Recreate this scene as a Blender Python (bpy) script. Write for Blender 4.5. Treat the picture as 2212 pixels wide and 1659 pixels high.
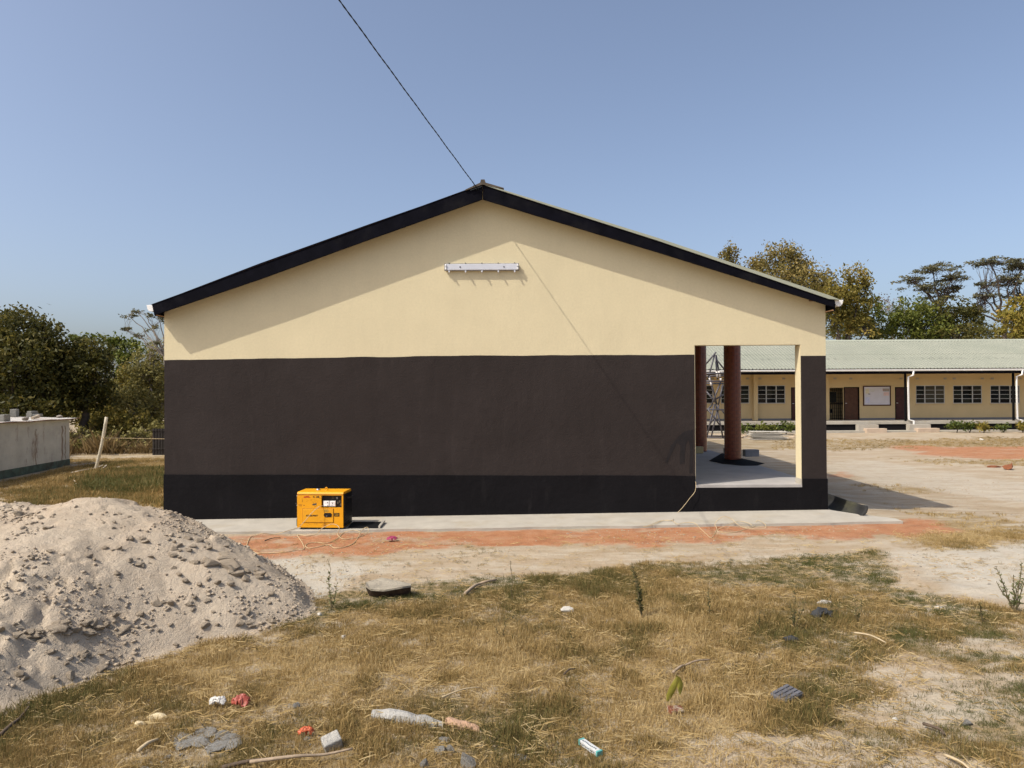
import bpy, bmesh, math, random
import numpy as np
from mathutils import Vector, Matrix, Euler

for _o in list(bpy.data.objects):
    bpy.data.objects.remove(_o)
SC = bpy.context.scene
COL = SC.collection
R = math.radians

# ------------------------------------------------------------------ camera
F = 1555.0                      # focal length in units of a 2212 px wide picture
CH = 2.5                        # camera height
cam_d = bpy.data.cameras.new('camera')
cam = bpy.data.objects.new('camera', cam_d)
COL.objects.link(cam)
cam_d.sensor_width = 36.0
cam_d.lens = 36.0 * F / 2212.0
cam_d.clip_start = 0.05
cam_d.clip_end = 2000.0
CAMR = Matrix.Rotation(R(90.48), 3, 'X') @ Matrix.Rotation(R(-0.3), 3, 'Z')
cam.matrix_world = Matrix.Translation((0, 0, CH)) @ CAMR.to_4x4()
SC.camera = cam

# ------------------------------------------------------------------ sky and sun
SUNV = Vector((0.75, 0.42, -1.0)).normalized()      # the way the light travels
w = bpy.data.worlds.new('World')
SC.world = w
w.use_nodes = True
nt = w.node_tree
nt.nodes.clear()
wo = nt.nodes.new('ShaderNodeOutputWorld')
bg = nt.nodes.new('ShaderNodeBackground')
sky = nt.nodes.new('ShaderNodeTexSky')
sky.sky_type = 'NISHITA'
sky.sun_disc = False
sky.sun_elevation = math.asin(-SUNV.z)
sky.sun_rotation = math.atan2(-SUNV.x, -SUNV.y)
sky.altitude = 0.0
sky.air_density = 0.8
sky.dust_density = 3.6
sky.ozone_density = 2.0
bg.inputs['Strength'].default_value = 0.138
hs = nt.nodes.new('ShaderNodeHueSaturation')        # dry-season dust greys the whole sky
hs.inputs['Saturation'].default_value = 0.88
hs.inputs['Value'].default_value = 1.08
nt.links.new(sky.outputs['Color'], hs.inputs['Color'])
nt.links.new(hs.outputs['Color'], bg.inputs['Color'])
nt.links.new(bg.outputs['Background'], wo.inputs['Surface'])

sun_d = bpy.data.lights.new('sun', 'SUN')
sun_d.energy = 3.4
sun_d.angle = R(0.53)
sun_d.color = (1.0, 0.93, 0.82)
sun = bpy.data.objects.new('sun', sun_d)
COL.objects.link(sun)
sun.rotation_euler = SUNV.to_track_quat('-Z', 'Y').to_euler()
sun.location = (-20, -10, 30)

vs = SC.view_settings
vs.view_transform = 'Standard'
vs.look = 'None'
vs.exposure = 0.37
vs.gamma = 1.0
SC.render.film_transparent = False
SC.cycles.use_denoising = True
SC.cycles.max_bounces = 6
SC.cycles.diffuse_bounces = 3
SC.cycles.glossy_bounces = 2
SC.cycles.transmission_bounces = 3

# ------------------------------------------------------------------ numbers
rng = np.random.default_rng(7)
random.seed(7)

def _h(ix, iy, seed):
    ix = ix.astype(np.int64); iy = iy.astype(np.int64)
    n = (ix * 374761393 + iy * 668265263 + seed * 982451653) & 0xffffffff
    n = ((n ^ (n >> 13)) * 1274126177) & 0xffffffff
    n = ((n ^ (n >> 15)) * 2246822519) & 0xffffffff
    return ((n ^ (n >> 16)) & 0xffffff) / float(0xffffff)

def vnoise(x, y, seed=0):
    x = np.asarray(x, float); y = np.asarray(y, float)
    xi = np.floor(x); yi = np.floor(y)
    fx = x - xi; fy = y - yi
    fx = fx * fx * (3 - 2 * fx); fy = fy * fy * (3 - 2 * fy)
    a = _h(xi, yi, seed); b = _h(xi + 1, yi, seed)
    c = _h(xi, yi + 1, seed); d = _h(xi + 1, yi + 1, seed)
    return (a * (1 - fx) + b * fx) * (1 - fy) + (c * (1 - fx) + d * fx) * fy

def fbm(x, y, seed=0, octv=4):
    s = 0.0; amp = 0.5; tot = 0.0
    for k in range(octv):
        s = s + amp * vnoise(np.asarray(x) * 2 ** k + 17.3 * k, np.asarray(y) * 2 ** k - 9.1 * k, seed + k)
        tot += amp
        amp *= 0.5
    return s / tot

def sstep(a, b, x):
    t = np.clip((np.asarray(x, float) - a) / (b - a), 0, 1)
    return t * t * (3 - 2 * t)

def ray(px, py):
    d = CAMR @ Vector(((px - 1106.0) / F, (829.5 - py) / F, -1.0))
    return d

def P(px, py, Y):
    d = ray(px, py)
    t = Y / d.y
    return Vector((d.x * t, Y, CH + d.z * t))

def gz(x, y):
    x = np.asarray(x, float); y = np.asarray(y, float)
    z = 0.0105 * np.clip(x, -9, 9) * (1 - sstep(18, 30, y))
    near = 1 - sstep(16, 26, y)
    z = z + near * 0.07 * (fbm(x * 0.45, y * 0.45, 3, 3) - 0.5) * (1 - sstep(10.6, 12.4, y) * (1 - sstep(14.5, 15.5, y)))
    z = z + near * 0.035 * (fbm(x * 2.3, y * 2.3, 11, 3) - 0.5) * (1 - sstep(11.5, 12.6, y) * (1 - sstep(14.0, 15.0, y)))
    z = z + (1 - near) * 0.10 * (fbm(x * 0.16, y * 0.16, 23, 3) - 0.5)
    # the yard falls a little past the right side of the building
    z = z - 0.16 * sstep(6.8, 8.6, x) * sstep(13.2, 15.0, y) * (1 - sstep(20, 30, y))
    return z

def gzf(x, y):
    return float(gz(np.array([x]), np.array([y]))[0])

def G(px, py):
    """where the line of sight through a picture point meets the ground"""
    d = ray(px, py)
    z = 0.0
    for k in range(12):
        t = (z - CH) / d.z
        x = d.x * t; y = d.y * t
        z = 0.5 * z + 0.5 * gzf(x, y)
    t = (z - CH) / d.z
    return Vector((d.x * t, d.y * t, z))

# ------------------------------------------------------------------ materials
MATS = {}
def nodes_of(name):
    m = bpy.data.materials.new(name)
    m.use_nodes = True
    t = m.node_tree
    t.nodes.clear()
    out = t.nodes.new('ShaderNodeOutputMaterial')
    b = t.nodes.new('ShaderNodeBsdfPrincipled')
    t.links.new(b.outputs[0], out.inputs['Surface'])
    return m, t, out, b

def lk(t, a, b):
    t.links.new(a, b)

def noise(t, co, scale, detail=4.0, rough=0.55, dist=0.0):
    n = t.nodes.new('ShaderNodeTexNoise')
    n.inputs['Scale'].default_value = scale
    n.inputs['Detail'].default_value = detail
    n.inputs['Roughness'].default_value = rough
    n.inputs['Distortion'].default_value = dist
    if co is not None:
        t.links.new(co, n.inputs['Vector'])
    return n.outputs['Fac']

def ramp(t, fac, stops):
    r = t.nodes.new('ShaderNodeValToRGB')
    els = r.color_ramp.elements
    while len(els) < len(stops):
        els.new(0.5)
    for e, (p, c) in zip(els, stops):
        e.position = p
        e.color = (c[0], c[1], c[2], 1) if hasattr(c, '__len__') else (c, c, c, 1)
    t.links.new(fac, r.inputs['Fac'])
    return r.outputs['Color']

def mix(t, fac, a, b, mode='MIX'):
    n = t.nodes.new('ShaderNodeMix')
    n.data_type = 'RGBA'
    n.blend_type = mode
    for sock, v in ((n.inputs[0], fac), (n.inputs[6], a), (n.inputs[7], b)):
        if hasattr(v, 'is_output') or isinstance(v, bpy.types.NodeSocket):
            t.links.new(v, sock)
        elif hasattr(v, '__len__'):
            sock.default_value = (v[0], v[1], v[2], 1)
        else:
            sock.default_value = v
    return n.outputs[2]

def math_n(t, op, a, b=0.0):
    n = t.nodes.new('ShaderNodeMath')
    n.operation = op
    for sock, v in ((n.inputs[0], a), (n.inputs[1], b)):
        if isinstance(v, bpy.types.NodeSocket):
            t.links.new(v, sock)
        else:
            sock.default_value = v
    return n.outputs[0]

def bump(t, b, hgt, strength=0.3, dist=0.02):
    n = t.nodes.new('ShaderNodeBump')
    n.inputs['Strength'].default_value = strength
    n.inputs['Distance'].default_value = dist
    t.links.new(hgt, n.inputs['Height'])
    t.links.new(n.outputs[0], b.inputs['Normal'])

def mat(name, col, rough=0.7, var=0.15, scale=6.0, bscale=40.0, bstr=0.15, bdist=0.01, metal=0.0,
        spec=0.3, dirt=None, dirt_scale=2.0, dirt_lo=0.55, dirt_hi=0.75, coat=0.0):
    if name in MATS:
        return MATS[name]
    m, t, out, b = nodes_of(name)
    co = t.nodes.new('ShaderNodeTexCoord').outputs['Object']
    f = noise(t, co, scale, 5.0)
    lo = tuple(c * (1 - var) for c in col)
    hi = tuple(min(1.0, c * (1 + var)) for c in col)
    c = ramp(t, f, [(0.3, lo), (0.7, hi)])
    if dirt is not None:
        d = noise(t, co, dirt_scale, 6.0, 0.65)
        dm = ramp(t, d, [(dirt_lo, 0.0), (dirt_hi, 1.0)])
        c = mix(t, dm, c, dirt)
    lk(t, c, b.inputs['Base Color'])
    b.inputs['Roughness'].default_value = rough
    b.inputs['Metallic'].default_value = metal
    b.inputs['Specular IOR Level'].default_value = spec
    b.inputs['Coat Weight'].default_value = coat
    if bstr > 0:
        bump(t, b, noise(t, co, bscale, 4.0), bstr, bdist)
    MATS[name] = m
    return m

# ------------------------------------------------------------------ mesh building
class MB:
    def __init__(s):
        s.v = []; s.f = []; s.m = []
    def add(s, vs, fs, mi=0):
        o = len(s.v)
        s.v += [tuple(p) for p in vs]
        s.f += [tuple(i + o for i in f) for f in fs]
        s.m += [mi] * len(fs)
        return s
    def box(s, c, size, rot=None, mi=0):
        hx, hy, hz = size[0] / 2, size[1] / 2, size[2] / 2
        vs = [Vector((x, y, z)) for x in (-hx, hx) for y in (-hy, hy) for z in (-hz, hz)]
        if rot is not None:
            vs = [rot @ p for p in vs]
        c = Vector(c)
        vs = [p + c for p in vs]
        return s.add(vs, [(0, 1, 3, 2), (4, 6, 7, 5), (0, 4, 5, 1), (2, 3, 7, 6), (0, 2, 6, 4), (1, 5, 7, 3)], mi)
    def b2(s, x0, x1, y0, y1, z0, z1, mi=0):
        return s.box(((x0 + x1) / 2, (y0 + y1) / 2, (z0 + z1) / 2), (x1 - x0, y1 - y0, z1 - z0), None, mi)
    def prism(s, poly, y0, y1, mi=0):
        """polygon in x,z drawn out along y"""
        n = len(poly)
        vs = [(x, y0, z) for x, z in poly] + [(x, y1, z) for x, z in poly]
        fs = [tuple(range(n)), tuple(reversed(range(n, 2 * n)))]
        fs += [(i, i + n, (i + 1) % n + n, (i + 1) % n) for i in range(n)]
        return s.add(vs, fs, mi)
    def prismz(s, poly, z0, z1, mi=0):
        n = len(poly)
        vs = [(x, y, z0) for x, y in poly] + [(x, y, z1) for x, y in poly]
        fs = [tuple(reversed(range(n))), tuple(range(n, 2 * n))]
        fs += [(i, (i + 1) % n, (i + 1) % n + n, i + n) for i in range(n)]
        return s.add(vs, fs, mi)
    def tube(s, pts, rad, n=6, mi=0, caps=True):
        pts = [Vector(p) for p in pts]
        if not hasattr(rad, '__len__'):
            rad = [rad] * len(pts)
        vs = []; fs = []
        prev = None
        for i, p in enumerate(pts):
            a = pts[max(i - 1, 0)]; b = pts[min(i + 1, len(pts) - 1)]
            d = (b - a)
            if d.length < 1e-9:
                d = Vector((0, 0, 1))
            d.normalize()
            if prev is None:
                u = d.cross(Vector((0, 0, 1)))
                if u.length < 0.05:
                    u = d.cross(Vector((1, 0, 0)))
            else:
                u = prev - d * prev.dot(d)
                if u.length < 1e-5:
                    u = d.cross(Vector((1, 0, 0)))
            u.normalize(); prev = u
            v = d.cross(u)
            for k in range(n):
                a_ = 2 * math.pi * k / n
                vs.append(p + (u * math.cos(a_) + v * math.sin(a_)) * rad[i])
        for i in range(len(pts) - 1):
            for k in range(n):
                k2 = (k + 1) % n
                fs.append((i * n + k, i * n + k2, (i + 1) * n + k2, (i + 1) * n + k))
        if caps:
            fs.append(tuple(reversed(range(n))))
            fs.append(tuple(range((len(pts) - 1) * n, len(pts) * n)))
        return s.add(vs, fs, mi)
    def lathe(s, prof, c=(0, 0, 0), n=16, mi=0, rot=None):
        vs = []; fs = []
        for r_, z in prof:
            for k in range(n):
                a = 2 * math.pi * k / n
                p = Vector((r_ * math.cos(a), r_ * math.sin(a), z))
                if rot is not None:
                    p = rot @ p
                vs.append(p + Vector(c))
        for i in range(len(prof) - 1):
            for k in range(n):
                k2 = (k + 1) % n
                fs.append((i * n + k, i * n + k2, (i + 1) * n + k2, (i + 1) * n + k))
        fs.append(tuple(reversed(range(n))))
        fs.append(tuple(range((len(prof) - 1) * n, len(prof) * n)))
        return s.add(vs, fs, mi)
    def build(s, name, mats, parent=None, smooth=False, at=None, keep=False):
        """link as one object; vertices are given in the world (keep=True: already local)"""
        me = bpy.data.meshes.new(name)
        off = Vector((0, 0, 0))
        if not keep:
            if at is not None:
                off = Vector(at)
            elif parent is not None:
                off = wloc(parent)
        me.from_pydata([(p[0] - off.x, p[1] - off.y, p[2] - off.z) for p in s.v], [], s.f)
        if not isinstance(mats, (list, tuple)):
            mats = [mats]
        for m in mats:
            me.materials.append(m)
        if len(mats) > 1:
            me.polygons.foreach_set('material_index', s.m)
        if smooth:
            me.polygons.foreach_set('use_smooth', [True] * len(me.polygons))
        me.update()
        o = bpy.data.objects.new(name, me)
        COL.objects.link(o)
        if at is not None:
            pl = wloc(parent) if parent is not None else Vector((0, 0, 0))
            o.location = Vector(at) - pl
        if parent is not None:
            o.parent = parent
        WL[o.name] = Vector(at) if at is not None else (wloc(parent) if parent is not None else Vector((0, 0, 0)))
        return o

WL = {}
def wloc(o):
    return WL.get(o.name, Vector((0, 0, 0)))

def link_mesh(name, me, parent=None, loc=(0, 0, 0), rotz=0.0):
    """an object that shares mesh data; loc is in the parent's space"""
    o = bpy.data.objects.new(name, me)
    COL.objects.link(o)
    o.location = loc
    if rotz:
        o.rotation_euler = (0, 0, rotz)
    if parent is not None:
        o.parent = parent
    WL[o.name] = (wloc(parent) if parent is not None else Vector((0, 0, 0))) + Vector(loc)
    return o

def thing(name, label, cat, loc=(0, 0, 0), group=None, rotz=0.0):
    o = bpy.data.objects.new(name, None)
    COL.objects.link(o)
    o.empty_display_size = 0.2
    o.location = loc
    o.rotation_euler = (0, 0, rotz)
    WL[o.name] = Vector(loc)
    return tag(o, label, cat, group)

def tag(o, label, cat, group=None):
    o['label'] = label
    o['category'] = cat
    if group:
        o['group'] = group
    return o

def struct(o):
    o['kind'] = 'structure'
    return o

def bevel(o, width=0.01, seg=2):
    m = o.modifiers.new('bevel', 'BEVEL')
    m.width = width
    m.segments = seg
    m.limit_method = 'ANGLE'
    m.angle_limit = R(40)
    return o

def smooth_path(pts, sub=6):
    """Catmull-Rom through the points"""
    pts = [Vector(p) for p in pts]
    out = []
    for i in range(len(pts) - 1):
        p0 = pts[max(i - 1, 0)]; p1 = pts[i]; p2 = pts[i + 1]; p3 = pts[min(i + 2, len(pts) - 1)]
        for k in range(sub):
            t = k / sub
            out.append(0.5 * ((2 * p1) + (p2 - p0) * t + (2 * p0 - 5 * p1 + 4 * p2 - p3) * t * t + (3 * p1 - p0 - 3 * p2 + p3) * t ** 3))
    out.append(pts[-1])
    return out
# ================================================================== ground
def wpoly(pts):
    return np.array([[*(G(px, py).xy)] for px, py in pts])

def sdf(poly, x, y):
    """signed distance to a polygon, negative inside"""
    x = np.asarray(x, float); y = np.asarray(y, float)
    d2 = np.full(x.shape, 1e18)
    inside = np.zeros(x.shape, bool)
    n = len(poly)
    for i in range(n):
        ax, ay = poly[i]; bx, by = poly[(i + 1) % n]
        ex, ey = bx - ax, by - ay
        t = np.clip(((x - ax) * ex + (y - ay) * ey) / (ex * ex + ey * ey + 1e-12), 0, 1)
        dx = x - (ax + t * ex); dy = y - (ay + t * ey)
        d2 = np.minimum(d2, dx * dx + dy * dy)
        c = ((ay > y) != (by > y)) & (x < (bx - ax) * (y - ay) / ((by - ay) if abs(by - ay) > 1e-12 else 1e-12) + ax)
        inside ^= c
    d = np.sqrt(d2)
    return np.where(inside, -d, d)

Z_GRASS = wpoly([(-700, 1480), (0, 1480), (300, 1430), (480, 1350), (640, 1322), (705, 1296), (790, 1262), (1000, 1250),
                 (1300, 1240), (1430, 1222), (1600, 1210), (1780, 1198), (1885, 1194), (1905, 1228), (1960, 1268), (2060, 1300),
                 (2212, 1330), (2600, 1400), (3000, 2300), (-1500, 2300)])
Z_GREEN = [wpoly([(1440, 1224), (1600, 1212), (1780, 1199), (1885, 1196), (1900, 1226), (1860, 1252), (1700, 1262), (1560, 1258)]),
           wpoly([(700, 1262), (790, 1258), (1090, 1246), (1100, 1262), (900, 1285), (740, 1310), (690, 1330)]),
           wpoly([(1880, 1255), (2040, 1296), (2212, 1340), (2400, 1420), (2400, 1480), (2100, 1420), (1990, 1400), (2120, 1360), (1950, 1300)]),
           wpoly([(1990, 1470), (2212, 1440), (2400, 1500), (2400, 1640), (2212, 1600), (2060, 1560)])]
Z_SPARSE = wpoly([(1760, 1470), (1900, 1400), (2212, 1380), (2600, 1440), (2800, 2000), (1300, 2000), (1380, 1640), (1560, 1580)])
Z_RED = [wpoly([(420, 1160), (1000, 1150), (1500, 1138), (1950, 1131), (2050, 1128), (2040, 1146), (1900, 1160), (1600, 1166),
                (1200, 1176), (1000, 1184), (700, 1196), (560, 1206), (460, 1200)]),
         wpoly([(1930, 956), (2120, 951), (2500, 954), (2600, 994), (2150, 991), (2000, 980)]),
         wpoly([(1786, 1016), (1830, 1018), (1850, 1026), (1820, 1030), (1786, 1030)]),
         wpoly([(250, 1104), (360, 1108), (356, 1126), (280, 1124)])]
Z_FARG = [wpoly([(1500, 948), (1786, 948), (1990, 950), (2212, 944), (2600, 944), (2600, 962), (2200, 966), (1960, 964), (1786, 974), (1500, 968)]),
          wpoly([(1900, 990), (2100, 992), (2400, 1000), (2500, 1014), (2212, 1012), (2050, 1004)]),
          wpoly([(1960, 1098), (2100, 1112), (2212, 1128), (2500, 1150), (2500, 1165), (2212, 1148), (2080, 1140)]),
          wpoly([(1890, 1050), (1990, 1056), (1960, 1064), (1880, 1060)]),
          wpoly([(2000, 1166), (2212, 1150), (2500, 1160), (2500, 1178), (2212, 1172), (2060, 1178)])]
Z_LEFTG = wpoly([(-600, 1050), (0, 1042), (150, 1012), (240, 1000), (380, 996), (380, 1094), (250, 1088), (100, 1092), (-600, 1200)])
Z_LEFTB = wpoly([(-900, 1030), (160, 1000), (380, 994), (480, 960), (500, 860), (-900, 860)])  # brown litter, drawn nearer so its darker colour stands in for tree shade
Z_LEFTG2 = wpoly([(150, 1040), (215, 1020), (356, 1014), (356, 1066), (300, 1068), (190, 1062)])

def masks(x, y):
    """dry grass, red earth, green, sparse for points on the ground"""
    wob = (fbm(x * 0.9, y * 0.9, 41, 4) - 0.5) * 1.1
    wob2 = (fbm(x * 2.6, y * 2.6, 47, 4) - 0.5) * 0.7
    far = sstep(15, 26, y)
    gr = 1 - sstep(-0.10, 0.30, sdf(Z_GRASS, x, y) + wob * 0.6)
    red = np.zeros(np.shape(x))
    for k, z in enumerate(Z_RED):
        wdt = 0.55 if k != 1 else 1.5
        red = np.maximum(red, (0.62 if k == 2 else 1.0) * (1 - sstep(-0.35, wdt, sdf(z, x, y) + wob * (1.15 if k != 1 else 2.0) + wob2 * 0.6)))
    red = red * (0.55 + 0.45 * sstep(0.32, 0.46, fbm(x * 1.3, y * 2.6, 53, 4)))
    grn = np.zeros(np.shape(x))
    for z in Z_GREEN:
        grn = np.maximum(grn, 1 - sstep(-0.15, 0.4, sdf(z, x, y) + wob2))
    for z in Z_FARG:
        gr = np.maximum(gr, 0.75 * (1 - sstep(-0.3, 0.6, sdf(z, x, y) + wob * (0.7 + 2.0 * far))))
    lg = 1 - sstep(-0.2, 0.5, sdf(Z_LEFTG, x, y) + wob)
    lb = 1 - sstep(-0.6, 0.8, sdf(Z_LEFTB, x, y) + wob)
    lg2 = 1 - sstep(-0.2, 0.4, sdf(Z_LEFTG2, x, y) + wob)
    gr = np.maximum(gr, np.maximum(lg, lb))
    grn = np.maximum(grn, lg2 * 0.95)
    grn = np.maximum(grn, lg * 0.35 * sstep(0.45, 0.6, fbm(x * 0.8, y * 0.8, 77, 3)))
    sp = (1 - sstep(-0.3, 0.6, sdf(Z_SPARSE, x, y) + wob)) * sstep(0.42, 0.56, fbm(x * 1.5, y * 2.2, 91, 4))
    sp = np.maximum(sp, 0.4 * gr * sstep(0.60, 0.70, fbm(x * 1.9, y * 2.4, 131, 4)) * (1 - sstep(10, 12, y)))
    return gr, red, grn, sp

Z_PALE = [wpoly([(540, 1212), (640, 1204), (800, 1206), (900, 1222), (860, 1246), (760, 1262), (700, 1296), (600, 1290)]),
          wpoly([(1920, 1180), (2050, 1172), (2212, 1168), (2500, 1180), (2500, 1330), (2212, 1316), (2060, 1286), (1960, 1250)]),
          wpoly([(1786, 990), (1900, 996), (2050, 1016), (2212, 1040), (2500, 1060), (2500, 1100), (2212, 1090), (2000, 1060), (1850, 1040), (1786, 1012)]),
          wpoly([(1150, 1212), (1500, 1196), (1640, 1190), (1640, 1204), (1300, 1226), (1100, 1234)])]
def pale(x, y):
    wob = (fbm(x * 1.1, y * 1.1, 147, 4) - 0.5) * 1.4
    p = np.zeros(np.shape(x))
    for k, z in enumerate(Z_PALE):
        p = np.maximum(p, (0.9, 0.75, 0.55, 0.5)[k] * (1 - sstep(-0.5, 0.5, sdf(z, x, y) + wob)))
    return p

def axis(parts):
    out = []
    for a, b, st in parts:
        n = max(1, int(round((b - a) / st)))
        out += list(a + (b - a) * np.arange(n) / n)
    out.append(parts[-1][1])
    return np.array(out)

gx = axis([(-400, -120, 40), (-120, -40, 8), (-40, -13, 1.2), (-13, 13, 0.075), (13, 40, 0.6), (40, 120, 8), (120, 400, 40)])
gy = axis([(-60, -8, 13), (-8, 2.5, 1.0), (2.5, 15.5, 0.065), (15.5, 30, 0.25), (30, 60, 1.0), (60, 120, 6), (120, 700, 58)])
XX, YY = np.meshgrid(gx, gy)
ZZ = gz(XX, YY)
nx, ny = len(gx), len(gy)
gv = np.stack([XX.ravel(), YY.ravel(), ZZ.ravel()], 1)
ii = (np.arange(ny - 1)[:, None] * nx + np.arange(nx - 1)[None, :]).ravel()
gf = np.stack([ii, ii + 1, ii + nx + 1, ii + nx], 1)

def np_mesh(name, v, f, smooth=False):
    me = bpy.data.meshes.new(name)
    k = f.shape[1]
    me.vertices.add(len(v))
    me.vertices.foreach_set('co', np.asarray(v, np.float32).ravel())
    me.loops.add(f.size)
    me.loops.foreach_set('vertex_index', np.asarray(f, np.int32).ravel())
    me.polygons.add(len(f))
    me.polygons.foreach_set('loop_start', np.arange(0, f.size, k, dtype=np.int32))
    if smooth:
        me.polygons.foreach_set('use_smooth', np.ones(len(f), bool))
    me.update(calc_edges=True)
    me.validate()
    return me

gme = np_mesh('ground', gv, gf, True)
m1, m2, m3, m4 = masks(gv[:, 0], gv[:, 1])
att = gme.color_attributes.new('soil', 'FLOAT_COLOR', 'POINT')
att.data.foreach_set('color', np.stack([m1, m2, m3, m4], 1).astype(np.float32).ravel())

pa_ = gme.attributes.new('pale', 'FLOAT', 'POINT')
pa_.data.foreach_set('value', pale(gv[:, 0], gv[:, 1]).astype(np.float32))

def ground_material():
    m, t, out, b = nodes_of('yard_soil')
    co = t.nodes.new('ShaderNodeTexCoord').outputs['Object']
    a = t.nodes.new('ShaderNodeAttribute')
    a.attribute_name = 'soil'
    sep = t.nodes.new('ShaderNodeSeparateColor')
    lk(t, a.outputs['Color'], sep.inputs[0])
    big = noise(t, co, 0.7, 5.0, 0.6)
    mid = noise(t, co, 5.0, 6.0, 0.65)
    fine = noise(t, co, 45.0, 4.0, 0.7)
    sand = ramp(t, big, [(0.25, (0.275, 0.205, 0.125)), (0.5, (0.335, 0.262, 0.175)), (0.75, (0.38, 0.315, 0.23))])
    sand = mix(t, ramp(t, mid, [(0.35, 0.0), (0.75, 0.7)]), sand, (0.33, 0.24, 0.145))
    red = ramp(t, noise(t, co, 2.6, 7.0, 0.7), [(0.30, (0.24, 0.090, 0.038)), (0.50, (0.35, 0.145, 0.062)), (0.66, (0.38, 0.19, 0.10)), (0.85, (0.39, 0.26, 0.16))])
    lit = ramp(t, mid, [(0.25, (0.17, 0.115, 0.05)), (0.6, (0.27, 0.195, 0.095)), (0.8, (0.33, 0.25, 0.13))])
    ap_ = t.nodes.new('ShaderNodeAttribute'); ap_.attribute_name = 'pale'
    sand = mix(t, ramp(t, math_n(t, 'ADD', ap_.outputs['Fac'], math_n(t, 'MULTIPLY', math_n(t, 'SUBTRACT', mid, 0.5), 0.8)), [(0.3, 0.0), (0.8, 1.0)]), sand, (0.43, 0.395, 0.33))
    # ragged edges between the kinds of ground
    def rag(sock, lo=0.2):
        s = math_n(t, 'ADD', sock, math_n(t, 'MULTIPLY', math_n(t, 'SUBTRACT', mid, 0.5), 0.9))
        return ramp(t, s, [(0.35, 0.0), (0.65, 1.0)])
    c = mix(t, rag(sep.outputs[1]), sand, red)
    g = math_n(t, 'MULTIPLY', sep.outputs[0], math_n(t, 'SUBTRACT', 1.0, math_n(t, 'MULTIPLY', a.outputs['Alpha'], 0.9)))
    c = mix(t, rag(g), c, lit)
    # dark specks, bits of straw and stone
    sp = t.nodes.new('ShaderNodeTexVoronoi')
    sp.inputs['Scale'].default_value = 26.0
    lk(t, co, sp.inputs['Vector'])
    spk = ramp(t, sp.outputs['Distance'], [(0.10, 1.0), (0.20, 0.0)])
    pick = ramp(t, noise(t, co, 9.0, 2.0), [(0.52, 0.0), (0.60, 1.0)])
    c = mix(t, math_n(t, 'MULTIPLY', math_n(t, 'MULTIPLY', spk, pick), 0.65), c, (0.16, 0.115, 0.07))
    mp = t.nodes.new('ShaderNodeMapping'); mp.inputs['Scale'].default_value = (0.55, 2.0, 1.0)
    lk(t, co, mp.inputs['Vector'])
    strk = ramp(t, noise(t, mp.outputs[0], 1.3, 7.0, 0.68), [(0.44, 0.0), (0.62, 0.75)])
    c = mix(t, math_n(t, 'MULTIPLY', strk, math_n(t, 'SUBTRACT', 1.0, math_n(t, 'MULTIPLY', sep.outputs[1], 0.95))), c, (0.45, 0.395, 0.31))
    tuf = ramp(t, noise(t, mp.outputs[0], 3.7, 8.0, 0.75), [(0.56, 0.0), (0.68, 0.8)])
    c = mix(t, tuf, c, (0.26, 0.195, 0.095))
    c = mix(t, math_n(t, 'MULTIPLY', ramp(t, fine, [(0.4, 0.0), (0.75, 1.0)]), 0.28), c, (0.48, 0.41, 0.31))
    lk(t, c, b.inputs['Base Color'])
    b.inputs['Roughness'].default_value = 0.95
    b.inputs['Specular IOR Level'].default_value = 0.15
    h = math_n(t, 'ADD', math_n(t, 'MULTIPLY', mid, 0.7), math_n(t, 'MULTIPLY', fine, 0.35))
    h = math_n(t, 'ADD', h, math_n(t, 'MULTIPLY', spk, 0.12))
    bump(t, b, h, 0.9, 0.05)
    return m
gme.materials.append(ground_material())
ground = bpy.data.objects.new('ground', gme)
COL.objects.link(ground)
struct(ground)

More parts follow.
